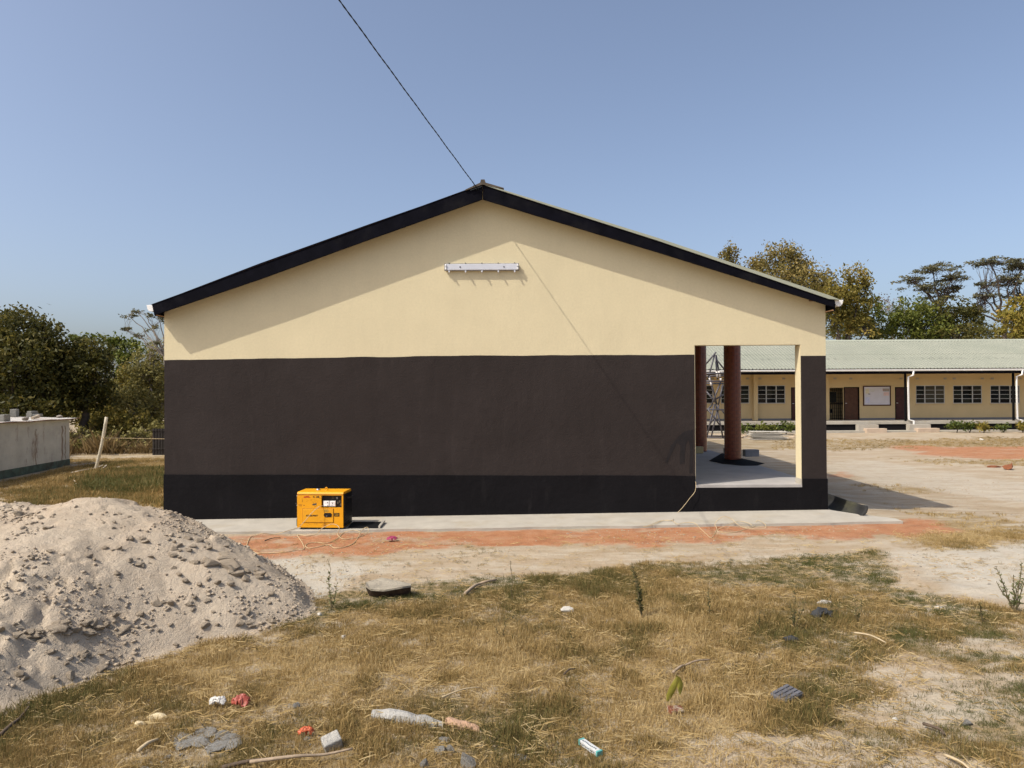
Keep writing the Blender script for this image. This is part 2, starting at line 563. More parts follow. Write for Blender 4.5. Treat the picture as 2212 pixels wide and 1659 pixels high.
# ================================================================== shared building materials
def wall_paint(name, col, rough=0.75, blot=0.10, stain=None, bs=0.5):
    m, t, out, b = nodes_of(name)
    co = t.nodes.new('ShaderNodeTexCoord').outputs['Object']
    n1 = noise(t, co, 0.9, 5.0, 0.6)
    n2 = noise(t, co, 24.0, 4.0, 0.6)
    lo = tuple(c * (1 - blot) for c in col); hi = tuple(min(1, c * (1 + blot)) for c in col)
    c = ramp(t, n1, [(0.3, lo), (0.7, hi)])
    c = mix(t, ramp(t, n2, [(0.35, 0.0), (0.7, 0.35)]), c, tuple(x * 0.82 for x in col))
    rm = t.nodes.new('ShaderNodeMapping'); rm.inputs['Scale'].default_value = (2.6, 2.6, 0.55)
    lk(t, co, rm.inputs['Vector'])
    c = mix(t, ramp(t, noise(t, rm.outputs[0], 1.9, 5.0, 0.6), [(0.35, 0.0), (0.7, 0.28)]), c, tuple(min(1, x * (1.06 if stain is None else 1.28)) for x in col))
    if stain is not None:
        mp = t.nodes.new('ShaderNodeMapping')
        mp.inputs['Scale'].default_value = (3.0, 3.0, 0.7)
        lk(t, co, mp.inputs['Vector'])
        s = ramp(t, noise(t, mp.outputs[0], 1.6, 7.0, 0.7), [(0.56, 0.0), (0.78, 0.55)])
        c = mix(t, s, c, stain)
        sc = ramp(t, noise(t, co, 7.0, 8.0, 0.75), [(0.68, 0.0), (0.74, 0.35)])
        c = mix(t, sc, c, tuple(min(1, x * 2.2 + 0.02) for x in col))
    lk(t, c, b.inputs['Base Color'])
    b.inputs['Roughness'].default_value = rough
    b.inputs['Specular IOR Level'].default_value = 0.07
    hh = math_n(t, 'ADD', math_n(t, 'MULTIPLY', noise(t, co, 30.0, 4.0, 0.6), 0.45), math_n(t, 'MULTIPLY', noise(t, co, 2.2, 3.0), 0.8))
    hh = math_n(t, 'ADD', hh, math_n(t, 'MULTIPLY', noise(t, co, 9.0, 3.0, 0.6), 0.5))
    bump(t, b, hh, bs, 0.03)
    b.inputs['Normal'].links[0].from_node.inputs['Distance'].default_value = 0.03
    MATS[name] = m
    return m

M_CREAM = wall_paint('cream_wall_paint', (0.635, 0.555, 0.365), 0.85, 0.05, None, 0.22)
M_BROWN = wall_paint('dark_brown_wall_paint', (0.0325, 0.0262, 0.0243), 0.85, 0.16, (0.052, 0.042, 0.039), 0.45)
M_PLINTH = wall_paint('black_plinth_paint', (0.0085, 0.0078, 0.0088), 0.85, 0.25, (0.022, 0.020, 0.020), 0.5)
M_MARK = mat('dark_wall_mark', (0.011, 0.0085, 0.009), 0.7, 0.2, 5.0, 30, 0.3)
M_CONC = mat('pale_concrete', (0.38, 0.35, 0.295), 0.9, 0.10, 3.0, 60, 0.35, 0.01, dirt=(0.33, 0.28, 0.20), dirt_scale=1.4, dirt_lo=0.52, dirt_hi=0.8)
M_FLOOR = mat('veranda_screed', (0.36, 0.34, 0.32), 0.8, 0.12, 2.0, 50, 0.2)
M_FASCIA = mat('dark_fascia_board', (0.0045, 0.0045, 0.0075), 0.8, 0.3, 4.0, 30, 0.25, spec=0.04, dirt=(0.013, 0.0125, 0.014), dirt_scale=2.5, dirt_lo=0.5, dirt_hi=0.8)
M_ROOFG = mat('pale_green_roof_sheet', (0.33, 0.345, 0.27), 0.6, 0.08, 1.5, 80, 0.05, spec=0.3)
M_ROOFB = mat('reddish_brown_roof_sheet', (0.10, 0.055, 0.04), 0.6, 0.25, 3.0, 40, 0.1)
M_WHITE = mat('white_painted_metal', (0.78, 0.77, 0.74), 0.45, 0.05, 5.0, 60, 0.05, spec=0.45)
M_SOFF = mat('bare_soffit_timber', (0.50, 0.30, 0.16), 0.8, 0.2, 8.0, 60, 0.2)
M_TIMB = mat('dark_roof_timber', (0.12, 0.065, 0.035), 0.85, 0.25, 9.0, 50, 0.3)
M_REDB = mat('glossy_red_brick_paint', (0.15, 0.034, 0.018), 0.24, 0.22, 8.0, 45, 0.12, 0.004, spec=0.6)
M_MORT = mat('dark_red_mortar', (0.075, 0.016, 0.011), 0.5, 0.2, 12.0, 60, 0.3)
M_BLACK = mat('black_bitumen', (0.006, 0.006, 0.0065), 0.85, 0.3, 6.0, 40, 0.2, spec=0.1)
M_CHAN = mat('dark_drain_channel', (0.020, 0.020, 0.020), 0.8, 0.4, 4.0, 40, 0.25, dirt=(0.060, 0.058, 0.034), dirt_scale=1.5, dirt_lo=0.45, dirt_hi=0.75, spec=0.3)

def corr_sheet(o0, along, up, pitch=0.205, amp=0.032, nrm=None, thick=0.0, rib=0.35, rows=1, lap=0.0, jit=None):
    """trapezoid ribbed sheet from o0, ribs running up the slope; returns an MB"""
    o0 = Vector(o0); along = Vector(along); up = Vector(up)
    if nrm is None:
        nrm = along.cross(up)
        if nrm.z < 0:
            nrm = -nrm
    nrm = nrm.normalized()
    L = along.length
    a = along / L
    prof = []
    n = int(L / pitch)
    for k in range(n):
        x = k * pitch
        prof += [(x, 0.0), (x + pitch * (1 - rib) * 0.80, 0.0), (x + pitch * (1 - rib), amp), (x + pitch * 0.93, amp)]
    prof.append((L, 0.0))
    mb = MB()
    for rw in range(rows):
        f0, f1 = rw / rows, (rw + 1) / rows
        base = o0 + nrm * (0.012 * rw)
        vs = [base + a * x + nrm * h + up * max(0.0, f0 - (lap if rw else 0)) for x, h in prof]
        vs += [base + a * x + nrm * h + up * f1 for x, h in prof]
        m = len(prof)
        mb.add(vs, [(i, i + 1, i + 1 + m, i + m) for i in range(m - 1)])
    return mb

# ================================================================== the gable building
WY = 14.0          # face of the gable wall
WT = 0.25
FY = 13.69         # face of the barge boards
def W(px, py, Y=WY):
    p = P(px, py, Y)
    return (p.x, p.z)
BL = 33.0          # far end of the building
bx0, bx1 = W(355, 900)[0], W(1785, 900)[0]
hall = thing('gable_building', 'long single-storey building with cream and dark brown gable end wall and veranda opening', 'building', (0.0, 14.0, 0.0))

ox0, ox1 = W(1501, 900)[0], W(1731, 900)[0]       # the veranda opening
zl = W(1600, 745)[1]
zfl = W(1600, 1047)[1]                             # veranda floor level
zc = [W(355, 778), W(680, 772.5), W(1000, 768.5), W(1300, 767), W(1499, 766.5)]
zp = [W(356, 1024.5), W(800, 1026), W(1200, 1027), W(1501, 1027.5)]
zc = [(bx0, zc[0][1])] + zc[1:-1] + [(ox0, zc[-1][1])]
zp = [(bx0, zp[0][1])] + zp[1:-1] + [(ox0, zp[-1][1])]
def waver(line, seed, amp, n=90):
    xs = np.linspace(line[0][0], line[-1][0], n)
    zs = np.interp(xs, [p[0] for p in line], [p[1] for p in line]) + amp * (fbm(xs * 1.7, xs * 0 + 3.3, seed, 4) - 0.5) * 2
    return [(float(a), float(b)) for a, b in zip(xs, zs)]
zc = waver(zc, 601, 0.016)
zp = waver(zp, 607, 0.012)
zcr = W(1760, 768.5)[1]
zpr = W(1760, 1034)[1]
ax, az = W(1043, 412, 14.0)
zeL = W(355, 672)[1]; zeR = W(1785, 653)[1]

def slabwall(name, polys, m, y0=WY, y1=WY + WT):
    mb = MB()
    for pl in polys:
        mb.prism(pl, y0, y1)
    return mb.build(name, m, hall)
top = [(ox0, zl), (ox1, zl), (ox1, zcr), (bx1, zcr), (bx1, zeR), (ax, az), (bx0, zeL)]
cream_wall = slabwall('gable_wall', [list(zc) + top], M_CREAM)
brown_wall = slabwall('wall_band', [list(zp) + list(reversed(zc)), [(ox1, zpr), (bx1, zpr), (bx1, zcr), (ox1, zcr)]], M_BROWN)
zbot = -0.6
slabwall('plinth', [[(bx0 - 0.012, zbot), (ox0, zbot)] + list(reversed([(bx0 - 0.012, zp[0][1])] + zp[1:])),
                    [(ox0, zbot), (ox1, zbot), (ox1, zfl - 0.055), (ox0, zfl - 0.055)],
                    [(ox1, zbot), (bx1 + 0.012, zbot), (bx1 + 0.012, zpr), (ox1, zpr)]], M_PLINTH, WY - 0.014, WY + WT)
# cream lining on the sides of the opening, pale concrete at its foot
mb = MB()
mb.b2(ox1 - 0.012, ox1 - 0.001, WY + 0.004, WY + WT + 0.01, zpr + 0.0, zl - 0.002)
mb.build('reveal', M_CREAM, hall)
mb = MB()
mb.b2(ox0 + 0.001, ox0 + 0.010, WY + 0.004, WY + WT + 0.01, zpr + 0.0, zl - 0.002)
mb.build('reveal', M_CREAM, hall)
mb = MB()
mb.b2(ox1 - 0.020, ox1 - 0.002, WY - 0.010, WY + WT + 0.02, zfl, zpr)
mb.build('reveal_foot', M_CONC, hall)
# the veranda floor slab and the rest of the building behind the wall
mb = MB()
mb.b2(ox0 + 0.003, ox1 - 0.003, WY - 0.016, WY + WT + 0.05, zfl - 0.052, zfl)
mb.b2(ox0 - 0.3, bx1 - 0.10, WY + WT + 0.052, BL, -0.5, zfl - 0.002)
mb.build('veranda_floor', M_FLOOR, hall)
mb = MB()
mb.b2(bx0, bx0 + 0.25, WY + WT + 0.003, BL, zbot, zeL)
mb.b2(ox0 - 0.26, ox0 - 0.02, WY + WT + 0.003, BL, zbot, zeR - 0.1)
mb.b2(bx0, ox0 - 0.02, BL, BL + 0.25, zbot, zeL)
mb.build('side_wall', M_CREAM, hall)

# roof
def FP(px, py, Y=FY):
    return P(px, py, Y)
eL = FP(326, 658); eR = FP(1812, 647); ap = FP(1043, 397)
LEN = BL + 0.3 - FY
def slope(name, e, m, mirror):
    o0 = Vector((e.x, FY - 0.012, e.z))
    al = Vector((0, LEN, 0))
    up = Vector((ap.x - e.x, 0, ap.z - e.z))
    mb = corr_sheet(o0, al, up, 0.205, 0.03)
    return mb.build(name, m, hall)
slope('roof_slope', eL, M_ROOFB, False)
slope('roof_slope', eR, M_ROOFG, True)
# turned-down sheet edge on the green side, thin brown edge on the other
def edge_strip(name, pts, Y0, Y1, m):
    mb = MB()
    top_ = [(p[0], p[1]) for p in pts]
    poly = top_
    mb.prism(poly, Y0, Y1)
    return mb.build(name, m, hall)
def fz(pxpy):
    p = FP(*pxpy)
    return (p.x, p.z)
edge_strip('verge_flashing', [fz((1815, 648)), fz((1790, 638)), fz((1420, 514)), fz((1060, 402)), fz((1048, 398)), fz((1048, 400.5)), fz((1060, 405)), fz((1420, 520)), fz((1790, 646))], FY - 0.020, FY + 0.35, M_ROOFG)
# barge boards
def board(name, poly, y0, y1, m=M_FASCIA):
    mb = MB()
    mb.prism(poly, y0, y1)
    return bevel(mb.build(name, m, hall), 0.004, 1)
board('barge_board', [fz((328, 658)), fz((333, 681)), fz((560, 604)), fz((800, 517)), fz((1042, 431)), fz((1042, 399)), fz((800, 483)), fz((560, 569))], FY, FY + 0.028)
board('barge_board', [fz((1043, 399)), fz((1043, 431)), fz((1420, 545)), fz((1802, 664)), fz((1802, 645)), fz((1420, 518))], FY, FY + 0.028)
# ridge cap: a folded sheet with a rolled top
mb = MB()
r0 = FP(1005, 411); SLR = (ap.z - eR.z) / (eR.x - ap.x)
prof = [(r0.x, r0.z + 0.005), (ap.x - 0.05, ap.z + 0.015), (ap.x - 0.035, ap.z + 0.075), (ap.x + 0.035, ap.z + 0.075), (ap.x + 0.055, ap.z + 0.015), (ap.x + 0.40, ap.z - 0.40 * SLR + 0.045),
        (ap.x + 0.40, ap.z - 0.40 * SLR + 0.030), (ap.x, ap.z - 0.02), (r0.x, r0.z - 0.012)]
mb.prism(prof, FY - 0.03, FY + LEN)
mb.build('ridge_cap', mat('weathered_ridge_metal', (0.09, 0.07, 0.05), 0.6, 0.3, 5.0, 30, 0.2), hall)
# purlins that reach out over the wall to carry the verge
for s, e in ((0, eL), (1, eR)):
    for k in range(6):
        t = 0.06 + 0.165 * k
        c = Vector((e.x + (ap.x - e.x) * t, 0, e.z + (ap.z - e.z) * t - 0.075))
        mb = MB()
        mb.b2(c.x - 0.035, c.x + 0.035, FY + 0.030, WY + WT + 0.4, c.z - 0.055, c.z + 0.040)
        mb.build('purlin', M_TIMB, hall)
# eaves boards, soffits and gutters down the two sides
for e, side, wx in ((eL, -1, bx0), (eR, 1, bx1)):
    ex = e.x - side * 0.07
    mb = MB()
    mb.b2(ex - 0.013, ex + 0.013, FY + 0.03, BL, e.z - 0.215, e.z - 0.02)
    mb.build('eaves_board', M_FASCIA, hall)
    mb = MB()
    a_, b_ = sorted((ex - side * 0.014, wx + side * 0.002))
    mb.b2(a_, b_, FY + 0.032, BL, e.z - 0.175 - 0.03, e.z - 0.175 - 0.015)
    mb.build('soffit', M_SOFF, hall)
    gxo = ex + side * 0.016
    wdt = 0.17
    ring = [(0, 0), (0.004, -0.06), (0.03, -0.105), (0.075, -0.125), (0.12, -0.115), (0.15, -0.08), (wdt, 0.0)]
    ring_in = [(p[0] + (0.006 if p[0] < 0.08 else -0.006), p[1] + 0.006) for p in reversed(ring)]
    mb = MB()
    gz0 = e.z + 0.0
    mb.prism([(gxo + side * q[0], gz0 + q[1]) for q in ring + ring_in], FY + 0.10, BL)
    # end cap, standing a little proud
    mb.prism([(gxo + side * q[0], gz0 + q[1]) for q in ring], FY + 0.06, FY + 0.097)
    bevel(mb.build('gutter', M_WHITE, hall), 0.004, 1)

# veranda: two brick pillars painted glossy red, with a timber plate on top
PR = 0.212
crs_h = 0.0875
NB = 6
def brick_mesh():
    mb = MB()
    a0 = -math.pi / NB + 0.013; a1 = math.pi / NB - 0.013
    n = 5
    r0, r1 = PR - 0.06, PR
    z0, z1 = 0.0028, crs_h - 0.0028
    vs = []
    for i in range(n):
        a = a0 + (a1 - a0) * i / (n - 1)
        for r_, z in ((r0, z0), (r1, z0), (r1, z1), (r0, z1)):
            vs.append((r_ * math.cos(a), r_ * math.sin(a), z))
    fs = []
    for i in range(n - 1):
        for k in range(4):
            k2 = (k + 1) % 4
            fs.append((i * 4 + k, i * 4 + k2, (i + 1) * 4 + k2, (i + 1) * 4 + k))
    fs.append((3, 2, 1, 0)); fs.append(tuple((n - 1) * 4 + k for k in range(4)))
    mb.add(vs, fs)
    me = bpy.data.meshes.new('brick')
    me.from_pydata(mb.v, [], mb.f)
    me.materials.append(M_REDB)
    return me
BRICK = brick_mesh()
zplate = eR.z - 0.33
for idx, (cx_, cy_) in enumerate(((P(1583, 960, 18.6).x, 18.6), (P(1511.5, 960, 21.6).x, 21.6))):
    mb = MB()
    mb.lathe([(PR - 0.004, 0.0), (PR - 0.004, zplate - zfl)], n=40)
    o = mb.build('pillar', M_MORT, hall, smooth=False, keep=True)
    o.location = (cx_, cy_ - 14.0, zfl)
    for pl in o.data.polygons:
        pl.use_smooth = len(pl.vertices) == 4
    WL[o.name] = Vector((cx_, cy_, zfl))
    nc = int((zplate - zfl) / crs_h)
    rest = MB()
    cnt = 0
    for c in range(nc):
        for k in range(NB):
            ang = 2 * math.pi * (k + 0.5 * (c % 2)) / NB + 0.25
            if idx == 0 or c < 14:
                link_mesh('brick', BRICK, o, (0, 0, c * crs_h), ang + 0.0)
                cnt += 1
            else:
                rot = Matrix.Rotation(ang, 3, 'Z')
                rest.add([rot @ v.co + Vector((0, 0, c * crs_h)) for v in BRICK.vertices], [tuple(p.vertices) for p in BRICK.polygons])
    if rest.v:
        r_ = rest.build('brickwork', M_REDB, o, keep=True)
        r_['kind'] = 'stuff'
pilx = P(1583, 960, 18.6).x
mb = MB()
mb.b2(pilx - 0.10, pilx + 0.10, WY + WT + 0.01, BL - 0.1, zplate - 0.002, zplate + 0.22)
mb.build('wall_plate', mat('weathered_timber_beam', (0.22, 0.17, 0.13), 0.85, 0.2, 5.0, 40, 0.3), hall)
mb = MB()
mb.b2(pilx - 0.26, pilx + 0.34, 18.34, 18.90, zfl + 0.001, zfl + 0.028)
mb.build('pillar_base', M_CONC, hall)
# thin ceiling of sheet under the veranda roof
ce = MB()
ce.add([(ox0 - 0.1, WY + WT + 0.01, zplate + 0.95), (bx1 + 0.1, WY + WT + 0.01, zplate + 0.24), (bx1 + 0.1, BL, zplate + 0.24), (ox0 - 0.1, BL, zplate + 0.95)], [(0, 1, 2, 3)])
ce.build('veranda_ceiling', mat('grey_roof_underside', (0.30, 0.29, 0.26), 0.8, 0.15, 2.0, 40, 0.1), hall)

# jagged dark mark by the opening, a few millimetres proud
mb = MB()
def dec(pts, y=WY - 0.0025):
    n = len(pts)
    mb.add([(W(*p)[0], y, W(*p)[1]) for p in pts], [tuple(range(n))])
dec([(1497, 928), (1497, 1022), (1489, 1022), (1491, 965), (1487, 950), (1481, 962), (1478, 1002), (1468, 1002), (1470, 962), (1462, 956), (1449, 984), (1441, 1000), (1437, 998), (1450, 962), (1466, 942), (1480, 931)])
mb.build('dark_mark', M_MARK, hall)

# concrete apron along the foot of the wall
mb = MB()
axs = np.linspace(-7.6, 6.98, 34)
fr = []; bk = []
for i, x in enumerate(axs):
    zz = 0.0105 * max(-9, min(9, x)) + 0.0
    yf = 12.88 + 0.03 * math.sin(x * 2.1) + 0.02 * math.sin(x * 5.3)
    yb = WY + 0.02
    if x > 6.15:
        yb = WY + 0.02 - (x - 6.15) * 1.05
        yb = max(yb, yf + 0.02)
    fr.append((x, yf, zz + 0.045)); bk.append((x, yb, zz + 0.085 if x < 6.1 else zz + 0.05))
n = len(axs)
lowf = [(p[0], p[1] - 0.01, p[2] - 0.25) for p in fr]
lowb = [(p[0], p[1], p[2] - 0.25) for p in bk]
mb.add(fr + bk + lowf + lowb, [(i, i + 1, i + 1 + n, i + n) for i in range(n - 1)] + [(i + 2 * n, i + 1 + 2 * n, i + 1, i) for i in range(n - 1)]
       + [(i + n, i + 1 + n, i + 1 + 3 * n, i + 3 * n) for i in range(n - 1)] + [(n - 1, 3 * n - 1, 4 * n - 1, 2 * n - 1)])
apron = struct(mb.build('concrete_apron', M_CONC))

# the dark curved sheet left lying against the right corner
sec = [(6.36 - 0.265 * math.cos(a_), 0.335 - 0.265 * math.sin(a_)) for a_ in [R(58 + 12.6 * q_) for q_ in range(10)]]
mb = MB()
ys = [13.50, 13.56, 14.2, 15.0, 15.9]
vs = []
for j_, y in enumerate(ys):
    for i_, (x, z) in enumerate(sec):
        vs.append((x + 0.01 * math.sin(j_ * 2 + i_), y + (0.05 * math.sin(i_ * 0.7) if j_ == 0 else 0), z + (0.0 if j_ < 2 else 0.012 * math.sin(j_ + i_))))
k = len(sec)
mb.add(vs, [(j_ * k + i_, j_ * k + i_ + 1, (j_ + 1) * k + i_ + 1, (j_ + 1) * k + i_) for j_ in range(len(ys) - 1) for i_ in range(k - 1)])
chan = mb.build('curved_sheet', M_CHAN, smooth=True, at=(6.35, 13.5, 0.0))
so_ = chan.modifiers.new('thick', 'SOLIDIFY'); so_.thickness = 0.025; so_.offset = -1
tag(chan, 'dark curved sheet like half a pipe lying at the right corner of the gable building', 'sheet')

# ================================================================== the classroom block across the yard
FW = 43.0; FE = 41.0
block = thing('classroom_block', 'long cream classroom block with pale green ribbed roof across the yard', 'building', (20.0, 42.0, 0.0))
def S(sx, sy, Y):
    return P(sx / 1.85172, sy / 1.85172, Y)
M_CREAM2 = wall_paint('cream_block_paint', (0.60, 0.46, 0.25), 0.8, 0.06, None, 0.2)
M_GREYF = mat('grey_skirting_paint', (0.16, 0.16, 0.17), 0.7, 0.1, 2.0, 30, 0.1)
M_DOOR = mat('brown_timber_door', (0.075, 0.030, 0.014), 0.5, 0.25, 6.0, 30, 0.2)
M_DOOR2 = mat('dark_red_timber_door', (0.055, 0.016, 0.012), 0.5, 0.25, 6.0, 30, 0.2)
M_FRAME = mat('grey_steel_window_frame', (0.50, 0.50, 0.48), 0.5, 0.08, 6.0, 30, 0.05)
M_GLASS = [mat('dark_window_glass', (0.006, 0.006, 0.006), 0.10, 0.3, 3.0, 10, 0.0, spec=0.2),
           mat('curtained_window_glass', (0.060, 0.053, 0.036), 0.12, 0.35, 4.0, 10, 0.0, spec=0.2),
           mat('greenish_window_glass', (0.014, 0.016, 0.012), 0.1, 0.4, 4.0, 10, 0.0, spec=0.2)]
X0, X1 = 4.0, 38.0
zr = S(3700, 1362, 46.2).z; zg = S(3700, 1476, FE - 0.25).z
zf2 = S(3700, 1684, FE + 0.1).z
zg0 = 0.0
# back wall with openings left as recesses: built of piers, sills and lintels
ops = []   # (sx0, sx1, sy0, sy1, kind)
wins = [(2740, 2852, 0), (2884, 2997, 2), (3031, 3141, 0), (3664, 3779, 1), (3813, 3928, 0), (3962, 4079, 0)]
for a, b, g in wins:
    ops.append((a, b, 1541, 1614, 'w', g))
ops.append((3165, 3222, 1549, 1684, 'd', 0))
ops.append((3319, 3373, 1551, 1684, 'g', 0))
ops.append((3376, 3437, 1548, 1684, 'd', 1))
ops.append((3581, 3638, 1548, 1684, 'd', 2))
ops.sort()
zt = zg + 0.3
mb = MB()
cur = X0
zs = {}
for (a, b, c, d, kd, g) in ops:
    p0 = S(a, d, FW); p1 = S(b, c, FW)
    xa, xb, za, zb = p0.x, p1.x, p0.z, p1.z
    if kd != 'w':
        za = zf2
    mb.b2(cur, xa, FW, FW + 0.22, zg0 - 0.3, zt)
    if kd == 'w':
        mb.b2(xa, xb, FW, FW + 0.22, zg0 - 0.3, za)
    mb.b2(xa, xb, FW, FW + 0.22, zb, zt)
    cur = xb
    zs[(a, b)] = (xa, xb, za, zb)
mb.b2(cur, X1, FW, FW + 0.22, zg0 - 0.3, zt)
mb.b2(X0, X0 + 0.22, FW + 0.225, FW + 8, zg0 - 0.3, zt)
mb.b2(X1 - 0.22, X1, FW + 0.225, FW + 8, zg0 - 0.3, zt)
mb.b2(X0, X1, FW + 8, FW + 8.22, zg0 - 0.3, zt)
mb.b2(X0, X1, FW + 1.2, FW + 1.3, zg0, zt - 0.05)
mb.build('wall', M_CREAM2, block)
mb = MB()
cur = X0
for (a, b, c, d, kd, g) in ops:
    if kd == 'w':
        continue
    xa, xb, za, zb = zs[(a, b)]
    mb.b2(cur, xa - 0.01, FW - 0.012, FW - 0.001, zf2 + 0.001, zf2 + 0.11)
    cur = xb + 0.01
mb.b2(cur, X1, FW - 0.012, FW - 0.001, zf2 + 0.001, zf2 + 0.11)
mb.build('skirting_band', M_GREYF, block)
# windows: steel frames, four rows by three columns of panes
PANES = {}
for (a, b, c, d, kd, g) in ops:
    if kd != 'w':
        continue
    xa, xb, za, zb = zs[(a, b)]
    cxw = (xa + xb) / 2
    wdw = xb - xa; hgt = zb - za
    mb = MB()
    fwid = 0.036
    y0, y1 = FW + 0.015, FW + 0.055
    mb.b2(xa, xb, y0, y1, za, za + fwid); mb.b2(xa, xb, y0, y1, zb - fwid, zb)
    mb.b2(xa, xa + fwid, y0 + 0.002, y1 - 0.002, za + fwid, zb - fwid); mb.b2(xb - fwid, xb, y0 + 0.002, y1 - 0.002, za + fwid, zb - fwid)
    xs = [xa + fwid, xa + wdw * 0.315, xa + wdw * 0.675, xb - fwid]
    for x in xs[1:3]:
        mb.b2(x - 0.027, x + 0.027, y0 - 0.004, y1, za + fwid, zb - fwid)
    zz_ = [za + fwid + (hgt - 2 * fwid) * k / 4 for k in range(5)]
    for z in zz_[1:4]:
        for q in range(3):
            l = xs[q] + (0.035 if q else 0); r_ = xs[q + 1] - (0.035 if q < 2 else 0)
            mb.b2(l, r_, y0 + 0.004, y1 - 0.006, z - 0.011, z + 0.011)
    win = mb.build('window', M_FRAME, block, at=(cxw, FW, za))
    sill = MB()
    sill.b2(xa - 0.04, xb + 0.04, FW - 0.05, FW + 0.0135, za - 0.05, za - 0.002)
    sill.build('sill', M_CREAM2, win)
    for q in range(3):
        l = xs[q] + (0.035 if q else 0); r_ = xs[q + 1] - (0.035 if q < 2 else 0)
        for k in range(4):
            gm = M_GLASS[0]
            if g == 1:
                gm = M_GLASS[1] if q > 0 else M_GLASS[0 if k % 2 else 2]
            elif g == 2 or (k + q * 2 + a) % 5 == 0:
                gm = M_GLASS[2]
            pw = r_ - l; ph = zz_[1] - zz_[0]
            key = (round(pw, 3), round(ph, 3), gm.name)
            if key not in PANES:
                pm = MB()
                pm.b2(-pw / 2, pw / 2, -0.003, 0.003, -ph / 2 + 0.008, ph / 2 - 0.008)
                me = bpy.data.meshes.new('pane')
                me.from_pydata(pm.v, [], pm.f)
                me.materials.append(gm)
                PANES[key] = me
            po = link_mesh('pane', PANES[key], win, ((l + r_) / 2 - cxw, 0.036 + 0.004 * math.sin(k * 3 + q), (zz_[k] + zz_[k + 1]) / 2 - za))
            po.rotation_euler = (random.uniform(-0.03, 0.03), 0, random.uniform(-0.02, 0.02))
# doors and the barred gate
for (a, b, c, d, kd, g) in ops:
    if kd == 'w':
        continue
    xa, xb, za, zb = zs[(a, b)]
    if kd == 'd':
        mm = (MATS['dark_red_timber_door'], M_DOOR, M_DOOR2)[g]
        mb = MB()
        mb.b2(xa + 0.05, xb - 0.05, FW + 0.06, FW + 0.10, za + 0.012, zb - 0.05)
        for q in range(2):
            for r_ in range(3):
                wd_ = (xb - xa - 0.1) / 2
                x0_ = xa + 0.05 + q * wd_ + 0.06
                h_ = (zb - za) / 3
                mb.b2(x0_, x0_ + wd_ - 0.12, FW + 0.052, FW + 0.0595, za + r_ * h_ + 0.12, za + r_ * h_ + h_ - 0.06)
        dr = mb.build('door', mm, block)
        mb = MB()
        mb.b2(xa, xa + 0.048, FW - 0.008, FW + 0.11, za + 0.001, zb - 0.001); mb.b2(xb - 0.048, xb, FW - 0.008, FW + 0.11, za + 0.001, zb - 0.001)
        mb.b2(xa + 0.049, xb - 0.049, FW - 0.006, FW + 0.11, zb - 0.048, zb - 0.001)
        mb.build('frame', M_BLACK, dr)
        mb = MB()
        mb.b2(xa + 0.10, xa + 0.20, FW + 0.02, FW + 0.05, za + 0.98, za + 1.01)
        mb.build('handle', M_FRAME, dr)
    else:
        mb = MB()
        for q in range(7):
            x = xa + 0.06 + (xb - xa - 0.12) * q / 6
            mb.b2(x - 0.011, x + 0.011, FW + 0.02, FW + 0.04, za + 0.02, zb - 0.03)
        for z in (0.05, 0.95, 1.0, 1.9):
            mb.b2(xa + 0.02, xb - 0.02, FW + 0.008, FW + 0.0195, za + z, za + z + 0.04)
        for z in np.arange(0.25, 1.9, 0.22):
            mb.b2(xa + 0.02, xb - 0.02, FW + 0.041, FW + 0.05, za + z, za + z + 0.014)
        mb.b2(xa + 0.02, xa + 0.16, FW + 0.0, FW + 0.0195, za + 0.42, za + 0.66)
        mb.build('barred_gate', M_BLACK, block)
        mb = MB()
        mb.b2(xa + 0.02, xb - 0.30, FW + 0.30, FW + 0.32, za + 1.05, zb - 0.25)
        mb.build('inner_window', M_GLASS[2], block)
# air bricks below the roof
for sx in (2745, 2850, 2895, 2990, 3040, 3135, 3340, 3403, 3604, 3669, 3780, 3817, 3929, 3969, 4080):
    p = S(sx, 1514, FW)
    mb = MB()
    mb.b2(p.x - 0.09, p.x + 0.09, FW - 0.012, FW - 0.001, p.z - 0.055, p.z + 0.055)
    for q in range(3):
        mb.b2(p.x - 0.075, p.x + 0.075, FW - 0.018, FW - 0.0125, p.z - 0.04 + q * 0.03, p.z - 0.025 + q * 0.03)
    mb.build('air_vent', MATS['pale_concrete'], block)
# pilaster by the doors
for sx0, sx1 in ((3015, 3031), (3300, 3316)):
    a_, b_ = S(sx0, 1600, FW - 0.3).x, S(sx1, 1600, FW - 0.3).x
    mb = MB(); mb.b2(a_, b_, FW - 0.32, FW - 0.002, zf2 + 0.002, zt)
    mb.build('pilaster', M_CREAM2, block)
